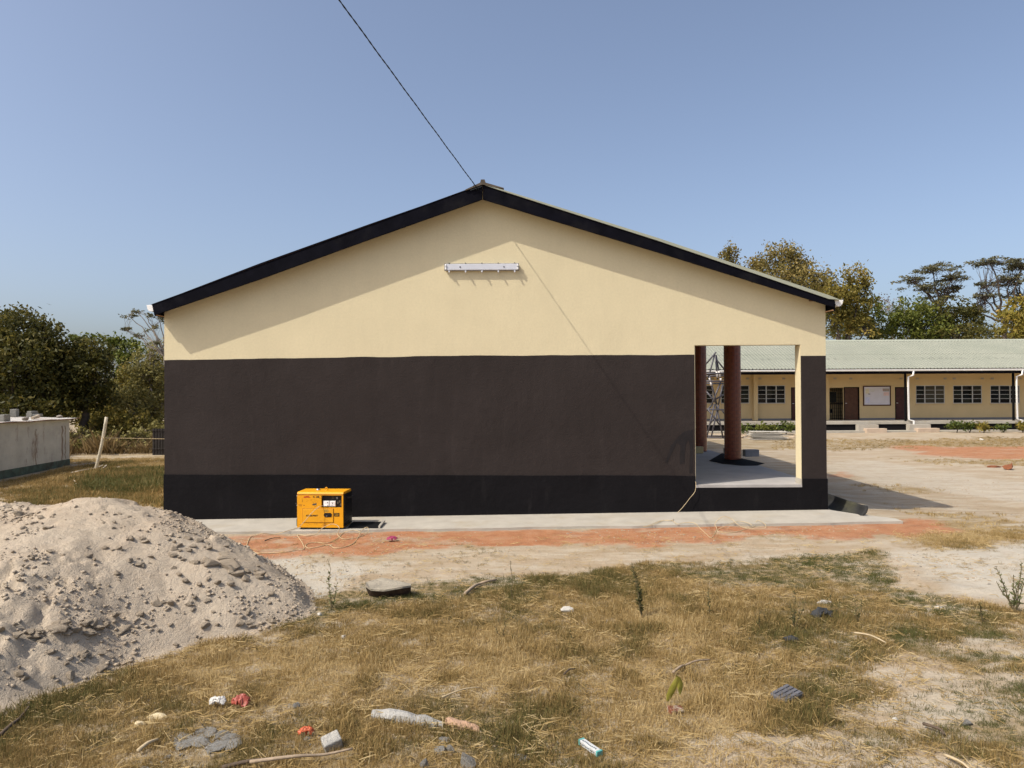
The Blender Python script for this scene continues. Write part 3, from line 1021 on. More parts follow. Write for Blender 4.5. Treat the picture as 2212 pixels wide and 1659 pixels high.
# veranda floor, dark base, steps
mb = MB(); mb.b2(X0, X1, FE + 0.0, FW - 0.002, zf2 - 0.16, zf2)
mb.build('veranda_floor', M_CONC, block)
mb = MB(); mb.b2(X0, X1, FE + 0.06, FW - 0.01, -0.4, zf2 - 0.162)
mb.build('plinth', M_PLINTH, block)
mb = MB(); mb.b2(X0, X1, FE - 0.55, FE + 0.055, -0.3, S(3500, 1723, FE - 0.3).z + 0.01)
mb.build('apron', M_CONC, block)
for sa, sb in ((3442, 3524), (3647, 3734)):
    x0_, x1_ = S(sa, 1700, FE - 0.6).x, S(sb, 1700, FE - 0.6).x
    o_ = MB()
    o_.b2(x0_, x1_, FE - 0.35, FE - 0.004, -0.2, zf2 - 0.17)
    bevel(o_.build('step', M_CONC, block), 0.012, 1)
    o_ = MB()
    o_.b2(x0_ + 0.28, x1_ + 0.28, FE - 0.72, FE - 0.352, -0.2, zf2 - 0.37)
    bevel(o_.build('step', mat('pinkish_concrete', (0.46, 0.36, 0.27), 0.9, 0.1, 3.0, 50, 0.2), block), 0.012, 1)
# roof, fascia, gutter, posts and downpipes
M_ROOFF = None
def far_roof_mat():
    m, t, out, b = nodes_of('weathered_green_roof_sheet')
    co = t.nodes.new('ShaderNodeTexCoord').outputs['Object']
    c = ramp(t, noise(t, co, 0.5, 4.0), [(0.3, (0.235, 0.245, 0.19)), (0.7, (0.275, 0.28, 0.22))])
    mp = t.nodes.new('ShaderNodeMapping'); mp.inputs['Scale'].default_value = (2.2, 0.6, 0.6)
    lk(t, co, mp.inputs['Vector'])
    sepx = t.nodes.new('ShaderNodeSeparateXYZ'); lk(t, co, sepx.inputs[0])
    band = math_n(t, 'ABSOLUTE', math_n(t, 'SUBTRACT', sepx.outputs['Y'], 0.45))
    bm = ramp(t, band, [(0.05, 1.0), (0.30, 0.0)])
    st = math_n(t, 'MULTIPLY', bm, ramp(t, noise(t, mp.outputs[0], 2.4, 5.0, 0.7), [(0.48, 0.0), (0.62, 0.75)]))
    c = mix(t, st, c, (0.13, 0.135, 0.105))
    lk(t, c, b.inputs['Base Color'])
    b.inputs['Roughness'].default_value = 0.5
    return m
mb = corr_sheet((X0 - 0.4, FE - 0.33, zg + 0.03), (X1 - X0 + 0.8, 0, 0), (0, 46.2 - FE + 0.33, zr - zg - 0.03), 0.205, 0.034, rows=2, lap=0.03)
rf = mb.build('roof', far_roof_mat(), block)
mb = corr_sheet((X0 - 0.4, 51.9, zg), (X1 - X0 + 0.8, 0, 0), (0, 46.2 - 51.9, zr - zg), 0.205, 0.034)
mb.build('roof', MATS['pale_green_roof_sheet'], block)
mb = MB()
mb.add([(X0 - 0.4, 45.95, zr - 0.055), (X0 - 0.4, 46.2, zr + 0.07), (X0 - 0.4, 46.45, zr - 0.055), (X1 + 0.4, 45.95, zr - 0.055), (X1 + 0.4, 46.2, zr + 0.07), (X1 + 0.4, 46.45, zr - 0.055)], [(0, 3, 4, 1), (1, 4, 5, 2)])
mb.build('ridge_cap', MATS['pale_green_roof_sheet'], rf)
mb = MB(); mb.b2(X0 - 0.3, X1 + 0.3, FE - 0.20, FE - 0.17, zg - 0.27, zg - 0.01)
mb.build('fascia', M_FASCIA, block)
mb = MB(); mb.b2(X0 - 0.3, X1 + 0.3, FE - 0.165, FW - 0.002, zg - 0.03, zg - 0.01)
mb.build('veranda_ceiling', M_CREAM2, block)
mb = MB()
ring = [(0, 0), (0.0, -0.06), (-0.03, -0.10), (-0.08, -0.11), (-0.12, -0.08), (-0.13, 0.0), (-0.118, 0.0), (-0.11, -0.07), (-0.08, -0.095), (-0.03, -0.09), (-0.008, -0.055), (-0.008, 0)]
n = len(ring)
xs = [X0 - 0.35, X1 + 0.35]
vs = [(x, FE - 0.205 + q[0], zg - 0.005 + q[1]) for x in xs for q in ring]
mb.add(vs, [(i, (i + 1) % n, (i + 1) % n + n, i + n) for i in range(n)])
gut = mb.build('gutter', MATS['white_painted_metal'], block)
mb = MB()
for k in range(int((X1 - X0) / 0.98)):
    x = X0 + k * 0.98
    mb.b2(x - 0.012, x + 0.012, FE - 0.345, FE - 0.337, zg - 0.115, zg + 0.006)
mb.build('bracket', MATS['white_painted_metal'], gut)
for sx in (3627, 4060, 3195, 2770):
    p = S(sx, 1600, FE)
    mb = MB()
    mb.b2(p.x - 0.075, p.x + 0.02, FE + 0.05, FE + 0.14, zf2 + 0.001, zg - 0.04)
    mb.build('veranda_post', M_BLACK, block)
    if sx in (3195, 2770):
        continue
    mb = MB()
    x = p.x + 0.04
    mb.tube([(x + 0.20, FE - 0.27, zg - 0.10), (x + 0.20, FE - 0.27, zg - 0.34), (x + 0.03, FE - 0.06, zg - 0.44), (x + 0.03, FE - 0.06, zf2 + 0.10),
             (x + 0.26, FE - 0.14, zf2 + 0.02), (x + 0.26, FE - 0.14, 0.10)], 0.058, 8)
    mb.build('downpipe', MATS['white_painted_metal'], block, smooth=True)

# the notice board on its wall
pa, pb = S(3453, 1623, FW - 0.03), S(3563, 1543, FW - 0.03)
nb = thing('notice_board', 'white notice board in a dark frame on the cream classroom wall', 'notice board', ((pa.x + pb.x) / 2, FW - 0.03, pa.z))
mb = MB()
t_ = 0.06
mb.b2(pa.x, pb.x, FW - 0.05, FW - 0.004, pa.z, pa.z + t_); mb.b2(pa.x, pb.x, FW - 0.05, FW - 0.004, pb.z - t_, pb.z)
mb.b2(pa.x, pa.x + t_, FW - 0.048, FW - 0.004, pa.z + t_, pb.z - t_); mb.b2(pb.x - t_, pb.x, FW - 0.048, FW - 0.004, pa.z + t_, pb.z - t_)
mb.build('frame', M_DOOR2, nb)
mb = MB(); mb.b2(pa.x + t_, pb.x - t_, FW - 0.02, FW - 0.006, pa.z + t_, pb.z - t_)
mb.build('board', mat('pale_lilac_board', (0.62, 0.60, 0.63), 0.6, 0.05, 3, 30, 0.02), nb)
for (u0, u1, v0, v1, c) in ((0.74, 0.98, 0.74, 0.90, (0.35, 0.30, 0.26)), (0.73, 0.79, 0.76, 0.90, (0.45, 0.10, 0.06)), (0.76, 0.97, 0.50, 0.70, (0.68, 0.50, 0.46)),
                            (0.06, 0.20, 0.62, 0.90, (0.66, 0.60, 0.44)), (0.25, 0.40, 0.72, 0.88, (0.60, 0.59, 0.56)), (0.16, 0.24, 0.58, 0.615, (0.05, 0.05, 0.05)), (0.05, 0.22, 0.10, 0.42, (0.56, 0.57, 0.70))):
    w_ = pb.x - pa.x - 2 * t_; h_ = pb.z - pa.z - 2 * t_
    mb = MB(); mb.b2(pa.x + t_ + u0 * w_, pa.x + t_ + u1 * w_, FW - 0.024 - 0.002 * u0, FW - 0.0205, pa.z + t_ + v0 * h_, pa.z + t_ + v1 * h_)
    mb.build('paper', mat('paper_%d_%d' % (int(u0 * 100), int(v0 * 100)), c, 0.8, 0.1, 9, 30, 0.0), nb)
# ================================================================== lamp fitting on the gable
c0 = P(961, 586.5, WY); c1 = P(1120.5, 568.5, WY)
zc_ = (P(961, 579, WY).z + P(1120, 577, WY).z) / 2
fit = thing('lamp_fitting', 'long white fluorescent lamp fitting without tubes on the cream gable wall', 'lamp', ((c0.x + c1.x) / 2, WY - 0.05, zc_ - 0.07))
M_TRAY = mat('white_enamel_tray', (0.55, 0.565, 0.61), 0.4, 0.03, 6, 40, 0.02, spec=0.45)
M_SEAL = mat('dark_rubber_seal', (0.05, 0.05, 0.055), 0.7, 0.1, 6, 40, 0.05)
hz = 0.066
mb = MB()
mb.b2(c0.x, c1.x, WY - 0.072, WY - 0.003, zc_ - hz, zc_ + hz)
body = bevel(mb.build('housing', M_TRAY, fit), 0.02, 3)
mb = MB()
mb.b2(c0.x - 0.004, c1.x + 0.004, WY - 0.060, WY - 0.050, zc_ - hz - 0.006, zc_ + hz + 0.006)
bevel(mb.build('seal', M_SEAL, fit), 0.004, 1)
mb = MB()
mb.b2(c0.x + 0.035, c1.x - 0.035, WY - 0.080, WY - 0.0735, zc_ - hz + 0.014, zc_ + hz - 0.012)
mb.build('gear_tray', M_TRAY, fit)
for x in (c0.x + 0.022, c1.x - 0.022):
    mb = MB()
    for s in (-1, 1):
        mb.b2(x - 0.012, x + 0.012, WY - 0.100, WY - 0.0735, zc_ + s * 0.030 - 0.017, zc_ + s * 0.030 + 0.017)
    mb.build('lamp_holder', M_WHITE, fit)
for k in range(5):
    x = c0.x + 0.09 + (c1.x - c0.x - 0.17) * k / 4
    mb = MB()
    mb.b2(x - 0.014, x + 0.014, WY - 0.085, WY - 0.058, zc_ - hz - 0.030, zc_ - hz - 0.0045, 0)
    mb.b2(x - 0.010, x + 0.010, WY - 0.105, WY - 0.086, zc_ - hz - 0.044, zc_ - hz - 0.024, 0)
    mb.build('clip', M_TRAY, fit)
    mb = MB()
    mb.b2(x - 0.012, x + 0.012, WY - 0.074, WY - 0.058, zc_ + hz + 0.0065, zc_ + hz + 0.016)
    mb.build('clip', M_SEAL, fit)
for u in (0.21, 0.80):
    x = c0.x + (c1.x - c0.x) * u
    mb = MB()
    mb.lathe([(0.013, 0), (0.013, 0.006), (0.006, 0.010)], (x, WY - 0.081, zc_), 10, rot=Matrix.Rotation(R(90), 3, 'X'))
    mb.build('screw', M_SEAL, fit)

# ================================================================== overhead cable to the ridge
A = P(1027, 405, 13.66) + Vector((0, 0, 0.03))
V = Vector((-0.269, -1.0, 0.163))
pts = []
for k in range(61):
    s = 14.0 * k / 60
    sag = -0.0008 * s * (14 - s)
    pts.append(A + V * s + Vector((0.002 * math.sin(k * 1.7), 0, sag)))
M_CABLE = mat('black_cable_sheath', (0.016, 0.02, 0.024), 0.6, 0.2, 6, 40, 0.05)
ca = MB()
cabo = thing('overhead_cable', 'thin black twisted overhead cable running from the roof ridge into the sky', 'cable', A)
for ph in (0.0, math.pi):
    q = [p + Vector((0.004 * math.cos(i * 1.1 + ph), 0, 0.004 * math.sin(i * 1.1 + ph))) for i, p in enumerate(smooth_path(pts, 5))]
    ca.tube(q, 0.0068, 6)
ca.build('conductor', M_CABLE, cabo, smooth=True)
ti = MB()
for q in (-0.035, 0.02, 0.05):
    ti.tube([A + V * (0.02 + abs(q) * 2), A + Vector((q, -0.01, -0.045)), A + Vector((q * 1.1, 0.01, -0.075))], 0.005, 5)
ti.tube([A + Vector((-0.1, 0.0, -0.085)), A + Vector((0.12, 0.0, -0.012))], 0.006, 5)
ti.build('tie_wire', M_CABLE, cabo)

# ================================================================== the yellow generator
GW, GH, GD = 0.845, 0.672, 0.50
gp = P(642, 1148, 12.99)
gl = Vector((gp.x, 12.99, 0.0105 * gp.x + 0.052))
gen = thing('generator', 'battered yellow generator with black end panels standing on the concrete apron', 'generator', gl, rotz=R(-4.0))
M_YEL = mat('orange_yellow_enamel', (0.72, 0.325, 0.008), 0.42, 0.06, 3.0, 30, 0.04, 0.004, spec=0.4, dirt=(0.33, 0.14, 0.02), dirt_scale=3.2, dirt_lo=0.60, dirt_hi=0.80)
M_YEL2 = mat('orange_yellow_door_enamel', (0.70, 0.33, 0.012), 0.45, 0.08, 3.5, 30, 0.04, 0.004, spec=0.4, dirt=(0.36, 0.16, 0.03), dirt_scale=4.0, dirt_lo=0.55, dirt_hi=0.80)
M_GBLK = mat('black_generator_panel', (0.010, 0.010, 0.011), 0.45, 0.3, 6, 40, 0.15)
M_GREY = mat('worn_grey_patch', (0.09, 0.075, 0.05), 0.7, 0.3, 12, 40, 0.1)
M_CHROME = mat('dull_chrome', (0.45, 0.46, 0.48), 0.3, 0.05, 6, 40, 0.02, metal=0.9)
M_RUST = mat('rusty_scrape', (0.25, 0.085, 0.02), 0.8, 0.3, 14, 40, 0.1)
M_REDP = mat('red_paint_lettering', (0.42, 0.035, 0.02), 0.6, 0.1, 20, 30, 0.0)
M_DKP = mat('black_lettering', (0.03, 0.022, 0.015), 0.6, 0.2, 20, 30, 0.0)
def L(name, mb, m, parent=None, **k):
    return mb.build(name, m, parent or gen, keep=True, **k)
B0 = 0.035
prof = []
rr = 0.045
# the shell: rounded top edges front and back, drawn along x
for k in range(7):
    a = math.pi / 2 * k / 6
    prof.append((rr - rr * math.cos(a), GH - rr + rr * math.sin(a)))
for k in range(7):
    a = math.pi / 2 * k / 6
    prof.append((GD - rr + rr * math.sin(a), GH - rr + rr * math.cos(a)))
prof += [(GD, B0), (0.0, B0)]
# the front has a real recess for the control panel: side pieces built round it
n = len(prof)
CPX0, CPX1, CPZ0, CPZ1 = 0.445, 0.818, 0.392, 0.610
mb = MB()
vs = [(0, y, z) for y, z in prof] + [(GW, y, z) for y, z in prof]
fs = [tuple(reversed(range(n))), tuple(range(n, 2 * n))]
fs += [(i, i + 1, i + 1 + n, i + n) for i in range(n - 2)]
fs += [(n - 2, n - 1, 2 * n - 1, 2 * n - 2)]
mb.add(vs, fs)
zt0 = prof[0][1]
def ff(x0, x1, z0, z1):
    mb.add([(x0, 0, z0), (x1, 0, z0), (x1, 0, z1), (x0, 0, z1)], [(0, 1, 2, 3)])
ff(0, CPX0, B0, zt0); ff(CPX1, GW, B0, zt0); ff(CPX0, CPX1, B0, CPZ0); ff(CPX0, CPX1, CPZ1, zt0)
for q in (((CPX0, CPZ0), (CPX1, CPZ0)), ((CPX0, CPZ1), (CPX1, CPZ1)), ((CPX0, CPZ0), (CPX0, CPZ1)), ((CPX1, CPZ0), (CPX1, CPZ1))):
    (xa, za), (xb, zb) = q
    mb.add([(xa, 0, za), (xb, 0, zb), (xb, 0.055, zb), (xa, 0.055, za)], [(0, 1, 2, 3)])
shell = L('shell', mb, M_YEL)
for pl in shell.data.polygons:
    pl.use_smooth = False
mb = MB(); mb.b2(-0.002, GW + 0.002, -0.004, -0.0005, zt0 - 0.004, zt0 + 0.004)
L('seam', mb, M_RUST, shell)
# black ends: recessed louvred panels set in a yellow rim
mb = MB()
mb.b2(GW + 0.001, GW + 0.020, 0.022, GD - 0.02, B0 + 0.02, GH - 0.045)
for k in range(9):
    mb.b2(GW + 0.021, GW + 0.030, 0.06, GD - 0.10, 0.10 + k * 0.045, 0.118 + k * 0.045)
L('end_panel', mb, M_GBLK)
mb = MB()
mb.b2(-0.020, -0.001, 0.022, GD - 0.02, B0 + 0.02, GH - 0.05)
L('end_panel', mb, M_GBLK)
for x, sg in ((GW, 1), (0, -1)):
    mb = MB()
    y0, y1 = 0.12, GD - 0.12
    z = 0.44 if sg < 0 else 0.56
    xo = x + sg * 0.075
    mb.tube(smooth_path([(x + sg * 0.018, y0, z), (xo, y0 + 0.02, z), (xo, y1 - 0.02, z), (x + sg * 0.018, y1, z)], 5), 0.012, 8)
    L('handle', mb, M_GBLK, smooth=True)
# control panel set back in its opening
mb = MB(); mb.b2(CPX0 + 0.001, CPX1 - 0.001, 0.048, 0.054, CPZ0 + 0.001, CPZ1 - 0.001)
cp = L('control_panel', mb, M_GBLK)
for i, x in enumerate((0.478, 0.592)):
    mb = MB()
    mb.b2(x, x + 0.104, 0.022, 0.0475, 0.412, 0.510, 0)
    mb.b2(x + 0.008, x + 0.096, 0.018, 0.0215, 0.420, 0.502, 0)
    if i == 0:
        mb.b2(x + 0.066, x + 0.080, 0.0155, 0.0178, 0.472, 0.492, 1)
        mb.b2(x + 0.042, x + 0.054, 0.0155, 0.0178, 0.452, 0.460, 1)
        mb.b2(x + 0.020, x + 0.074, -0.004, 0.0178, 0.4195, 0.440, 0)
    else:
        mb.b2(x + 0.034, x + 0.068, 0.0155, 0.0178, 0.474, 0.482, 1)
        mb.b2(x + 0.048, x + 0.054, 0.0155, 0.0178, 0.458, 0.474, 1)
        for q in (0.030, 0.046, 0.062):
            mb.b2(x + q, x + q + 0.008, 0.0155, 0.0178, 0.432, 0.438, 1)
    so = L('socket', mb, [M_WHITE, M_DKP], cp)
    bevel(so, 0.004, 2)
mb = MB(); mb.b2(0.625, 0.672, 0.044, 0.0475, 0.548, 0.570); L('meter', mb, M_GREY, cp)
mb = MB(); mb.lathe([(0.018, 0), (0.018, 0.012), (0.010, 0.012), (0.010, 0.004)], (0.722, 0.047, 0.562), 16, rot=Matrix.Rotation(R(90), 3, 'X')); L('key_switch', mb, M_CHROME, cp)
for x, z in ((0.735, 0.475), (0.79, 0.440), (0.77, 0.50)):
    mb = MB(); mb.b2(x - 0.012, x + 0.012, 0.038, 0.0475, z - 0.02, z + 0.02); L('breaker', mb, M_GREY, cp)
# service door with its latch, worn label and badge
DX0, DX1, DZ0, DZ1 = 0.105, 0.665, 0.128, 0.372
mb = MB(); mb.b2(DX0, DX1, -0.010, -0.0008, DZ0, DZ1)
door = bevel(L('service_door', mb, M_YEL2), 0.006, 2)
mb = MB()
for (a, b, c, d) in ((DX0 - 0.006, DX1 + 0.006, DZ1 + 0.001, DZ1 + 0.006), (DX0 - 0.006, DX1 + 0.006, DZ0 - 0.006, DZ0 - 0.001), (DX0 - 0.006, DX0 - 0.001, DZ0, DZ1), (DX1 + 0.001, DX1 + 0.006, DZ0, DZ1)):
    mb.b2(a, b, -0.0030, -0.0006, c, d)
L('door_gap', mb, M_RUST, door)
mb = MB()
pts = []
for k in range(24):
    a = 2 * math.pi * k / 24
    sx = 0.038 * (1 if math.cos(a) > 0 else -1)
    pts.append((0.568 + sx + 0.036 * math.cos(a), 0.263 + 0.038 * math.sin(a)))
mb.prism(pts, -0.0155, -0.0105)
lt = L('latch', mb, M_GBLK, door)
mb = MB(); mb.b2(0.535, 0.560, -0.020, -0.016, 0.240, 0.252); L('latch_tab', mb, M_CHROME, door)
mb = MB(); mb.b2(0.500, 0.580, -0.0118, -0.0103, 0.320, 0.366); L('worn_label', mb, mat('faded_olive_label', (0.42, 0.24, 0.03), 0.7, 0.2, 25, 30, 0), door)
mb = MB(); mb.b2(0.680, 0.775, -0.0035, -0.0008, 0.238, 0.298); bd = L('badge', mb, M_GBLK)
mb = MB()
pts = []
for k in range(13):
    a = -math.pi / 2 + math.pi * k / 12
    pts.append((0.740 + 0.020 * math.cos(a), 0.268 + 0.017 * math.sin(a)))
outer = [(0.690, 0.285)] + list(reversed(pts)) + [(0.690, 0.251)]
inner = [(0.696, 0.257)] + [(0.738 + 0.013 * math.cos(-math.pi / 2 + math.pi * k / 12), 0.268 + 0.011 * math.sin(-math.pi / 2 + math.pi * k / 12)) for k in range(13)] + [(0.696, 0.279)]
poly = outer + inner
mb.prism(poly, -0.0052, -0.0037)
mb.b2(0.704, 0.742, -0.0052, -0.0037, 0.2655, 0.2705)
L('emblem', mb, mat('yellow_emblem', (0.55, 0.30, 0.03), 0.6, 0.1, 20, 30, 0), bd)

def lettering(name, txt, x, z, h, m, parent, y=-0.0012, width=None, shear=0.0, rot=0.0):
    cu = bpy.data.curves.new(name, 'FONT')
    cu.body = txt
    cu.size = h * 1.38
    cu.extrude = 0.0004
    cu.resolution_u = 3
    cu.shear = shear
    cu.offset = 0.0016
    to = bpy.data.objects.new(name, cu)
    COL.objects.link(to)
    bpy.context.view_layer.update()
    dg = bpy.context.evaluated_depsgraph_get()
    me = bpy.data.meshes.new_from_object(to.evaluated_get(dg))
    bpy.data.objects.remove(to)
    bpy.data.curves.remove(cu)
    co = np.zeros(len(me.vertices) * 3, np.float32)
    me.vertices.foreach_get('co', co)
    co = co.reshape(-1, 3)
    w0 = co[:, 0].max() - co[:, 0].min()
    s = (width / w0) if width else 1.0
    xs = (co[:, 0] - co[:, 0].min()) * s
    out_ = np.stack([x + xs * math.cos(rot), y + co[:, 2], z + co[:, 1] + xs * math.sin(rot)], 1)
    me.vertices.foreach_set('co', out_.astype(np.float32).ravel())
    me.materials.clear()
    me.materials.append(m)
    me.update()
    o = bpy.data.objects.new(name, me)
    COL.objects.link(o)
    o.parent = parent
    return o
lettering('lettering', 'eML', 0.120, 0.570, 0.034, M_REDP, shell, width=0.125)
lettering('lettering', 'C 28_', 0.292, 0.570, 0.034, M_DKP, shell, width=0.145)
lettering('lettering', 'KDE6700T', 0.165, 0.236, 0.028, M_DKP, door, y=-0.0112, width=0.225, shear=0.2)
# scrapes, hinges and the worn patch
mb = MB()
pl = [(0.275, 0.448), (0.292, 0.463), (0.335, 0.470), (0.366, 0.474), (0.352, 0.455), (0.366, 0.436), (0.330, 0.436), (0.300, 0.432), (0.282, 0.436)]
mb.prism(pl, -0.0014, -0.0004)
mb.b2(0.318, 0.346, -0.0014, -0.0004, 0.408, 0.413)
L('worn_patch', mb, M_GREY, shell)
mb = MB()
for x0_, x1_, z0_, z1_ in ((0.022, 0.094, 0.440, 0.446), (0.034, 0.088, 0.420, 0.427), (0.118, 0.138, 0.424, 0.440), (0.094, 0.100, 0.492, 0.536), (0.085, 0.104, 0.548, 0.551), (0.45, 0.56, 0.618, 0.626)):
    mb.b2(x0_, x1_, -0.0014, -0.0004, z0_, z1_)
rs = np.random.default_rng(5)
for k in range(26):
    x = rs.uniform(0.17, 0.38); z = rs.uniform(0.470, 0.535)
    mb.b2(x, x + rs.uniform(0.004, 0.02), -0.0013, -0.0004, z, z + rs.uniform(0.001, 0.004))
for k in range(18):
    x = rs.uniform(0.01, 0.82); z = rs.uniform(0.05, 0.12)
    mb.b2(x, x + rs.uniform(0.006, 0.03), -0.0013, -0.0004, z, z + rs.uniform(0.001, 0.006))
L('scratches', mb, M_RUST, shell)
mb = MB(); mb.lathe([(0.040, 0), (0.040, 0.010), (0.030, 0.022), (0.012, 0.026)], (0.30, 0.26, GH + 0.001), 18); L('fuel_cap', mb, M_CHROME, smooth=False)
mb = MB()
pts = []
for k in range(9):
    a = math.pi * k / 8
    pts.append((0.455 + 0.022 * math.cos(a), 0.25, GH - 0.004 + 0.055 * math.sin(a) ** 0.7))
mb.tube(pts, 0.008, 8)
mb.lathe([(0.04, 0), (0.03, 0.006)], (0.455, 0.25, GH + 0.0005), 14)
L('lifting_eye', mb, M_YEL, smooth=True)
for x in (0.10, 0.67):
    for y in (0.06, GD - 0.06):
        mb = MB(); mb.b2(x - 0.045, x + 0.05, y - 0.035, y + 0.035, 0.0, B0 - 0.0005)
        L('foot', mb, M_GBLK)
mb = MB(); mb.b2(0.155, GW - 0.02, 0.012, GD - 0.012, 0.016, B0 - 0.001); L('base_tray', mb, M_GBLK)
for z in (0.20, 0.43, 0.60):
    mb = MB(); mb.lathe([(0.007, 0), (0.007, 0.012)], (-0.001, 0.012, z), 8, rot=Matrix.Rotation(R(-90), 3, 'Y')); L('hinge_pin', mb, M_CHROME)

# the loose black sheet lying beside it, pale folded lip at one end
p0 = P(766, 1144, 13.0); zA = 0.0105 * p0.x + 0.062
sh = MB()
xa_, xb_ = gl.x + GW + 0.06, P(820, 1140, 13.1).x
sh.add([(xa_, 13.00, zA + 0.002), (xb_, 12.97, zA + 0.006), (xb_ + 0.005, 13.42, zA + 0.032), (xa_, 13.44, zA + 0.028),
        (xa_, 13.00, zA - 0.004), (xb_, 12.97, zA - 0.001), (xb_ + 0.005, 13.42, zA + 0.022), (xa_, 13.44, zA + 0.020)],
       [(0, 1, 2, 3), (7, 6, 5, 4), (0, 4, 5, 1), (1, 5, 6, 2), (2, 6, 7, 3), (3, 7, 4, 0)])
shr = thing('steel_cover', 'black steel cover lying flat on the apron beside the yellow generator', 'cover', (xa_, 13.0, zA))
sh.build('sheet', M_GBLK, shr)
sh = MB()
sh.add([(xb_ + 0.003, 12.97, zA), (xb_ + 0.035, 12.96, zA), (xb_ + 0.045, 13.42, zA + 0.03), (xb_ + 0.008, 13.42, zA + 0.03),
        (xb_ + 0.003, 12.97, zA + 0.04), (xb_ + 0.035, 12.96, zA + 0.035), (xb_ + 0.045, 13.42, zA + 0.06), (xb_ + 0.008, 13.42, zA + 0.07)],
       [(3, 2, 1, 0), (4, 5, 6, 7), (0, 1, 5, 4), (1, 2, 6, 5), (2, 3, 7, 6), (3, 0, 4, 7)])
sh.build('lip', M_CONC, shr)

# ================================================================== cords
M_CORD = mat('cream_cord_sheath', (0.50, 0.39, 0.23), 0.55, 0.1, 6, 40, 0.03)
def cord_pts(lst, ox, oy, sc, ground_off=0.008):
    out_ = []
    for q in lst:
        px = (ox + q[0] / sc) / 1.85172; py = (oy + q[1] / sc) / 1.85172
        if len(q) == 3:
            out_.append(P(px, py, q[2]))
        else:
            g = G(px, py)
            zz = g.z
            if g.y > 12.86 and g.y < 14 and g.x < 6.9:      # lying on the apron: it stands a little above the soil
                d = ray(px, py)
                za_ = 0.0105 * g.x + 0.045 + (g.y - 12.88) * 0.036
                t = (za_ - CH) / d.z
                g = Vector((d.x * t, d.y * t, za_))
            out_.append(g + Vector((0, 0, ground_off)))
    return out_
sock_w = gen.matrix_basis @ Vector((0, 0, 0)) if False else None
c1_ = cord_pts([(905, 582, 12.96), (840, 600, 12.90), (760, 660, 12.86), (660, 760, 12.84), (560, 880, 12.86), (480, 965, 12.92)], 1100, 1900, 4.74)
c1_ += cord_pts([(1870, 828), (1700, 880), (1560, 912), (1420, 900), (1330, 930), (1260, 960), (1225, 1080), (1290, 1120), (1360, 1155), (1440, 1150), (1700, 1140), (1850, 1110)], 600, 1850, 3.16)
c1_ += cord_pts([(550, 1410), (515, 1290), (430, 1145), (620, 1165), (780, 1130), (880, 1020, 12.72), (980, 965, 12.72), (1080, 930, 12.72), (1180, 955, 12.70), (1220, 1020, 12.66), (1190, 1130),
                 (1230, 1190), (1310, 1225), (1530, 1200), (1680, 1150), (1765, 1070, 12.75), (1750, 990, 12.8), (1640, 1050, 12.75), (1570, 1200), (1480, 1310), (1300, 1380), (1130, 1390), (1010, 1330),
                 (820, 1370), (640, 1395), (580, 1350), (640, 1300), (780, 1285), (920, 1300), (1060, 1280), (1200, 1200), (1300, 1090, 12.84), (1400, 1070), (1520, 1060), (1620, 1085)], 1100, 1900, 4.74)
mb = MB(); mb.tube(smooth_path(c1_, 6), 0.0060, 6)
co1 = mb.build('extension_cord', M_CORD, smooth=True, at=tuple(c1_[0]))
tag(co1, 'cream extension cord plugged into the generator and looped over the red soil', 'cord')
c2_ = cord_pts([(404, 500, 13.97), (406, 530, 13.95), (397, 590, 13.93), (350, 650, 13.92), (320, 690, 13.91), (270, 750, 13.90), (212, 805, 13.88), (200, 845)], 2600, 1700, 2.212)
c2_ += cord_pts([(100, 850), (0, 888), (-60, 905), (20, 890), (120, 848), (200, 852), (240, 880), (300, 868), (390, 870), (440, 915), (500, 970), (545, 1000), (590, 930), (575, 885), (590, 850, 12.86), (650, 810, 12.92), (720, 830, 12.9), (770, 880),
                 (825, 910), (920, 925), (1010, 920), (1020, 885), (950, 848), (920, 900), (830, 930), (750, 952), (650, 955), (600, 930), (740, 868), (800, 855), (870, 872), (900, 890)], 2600, 1700, 2.212)
mb = MB(); mb.tube(smooth_path(c2_, 6), 0.0050, 6)
co2 = mb.build('loose_cord', M_CORD, smooth=True, at=tuple(c2_[0]))
tag(co2, 'cream cord hanging from the veranda edge and coiled loosely on the apron', 'cord')

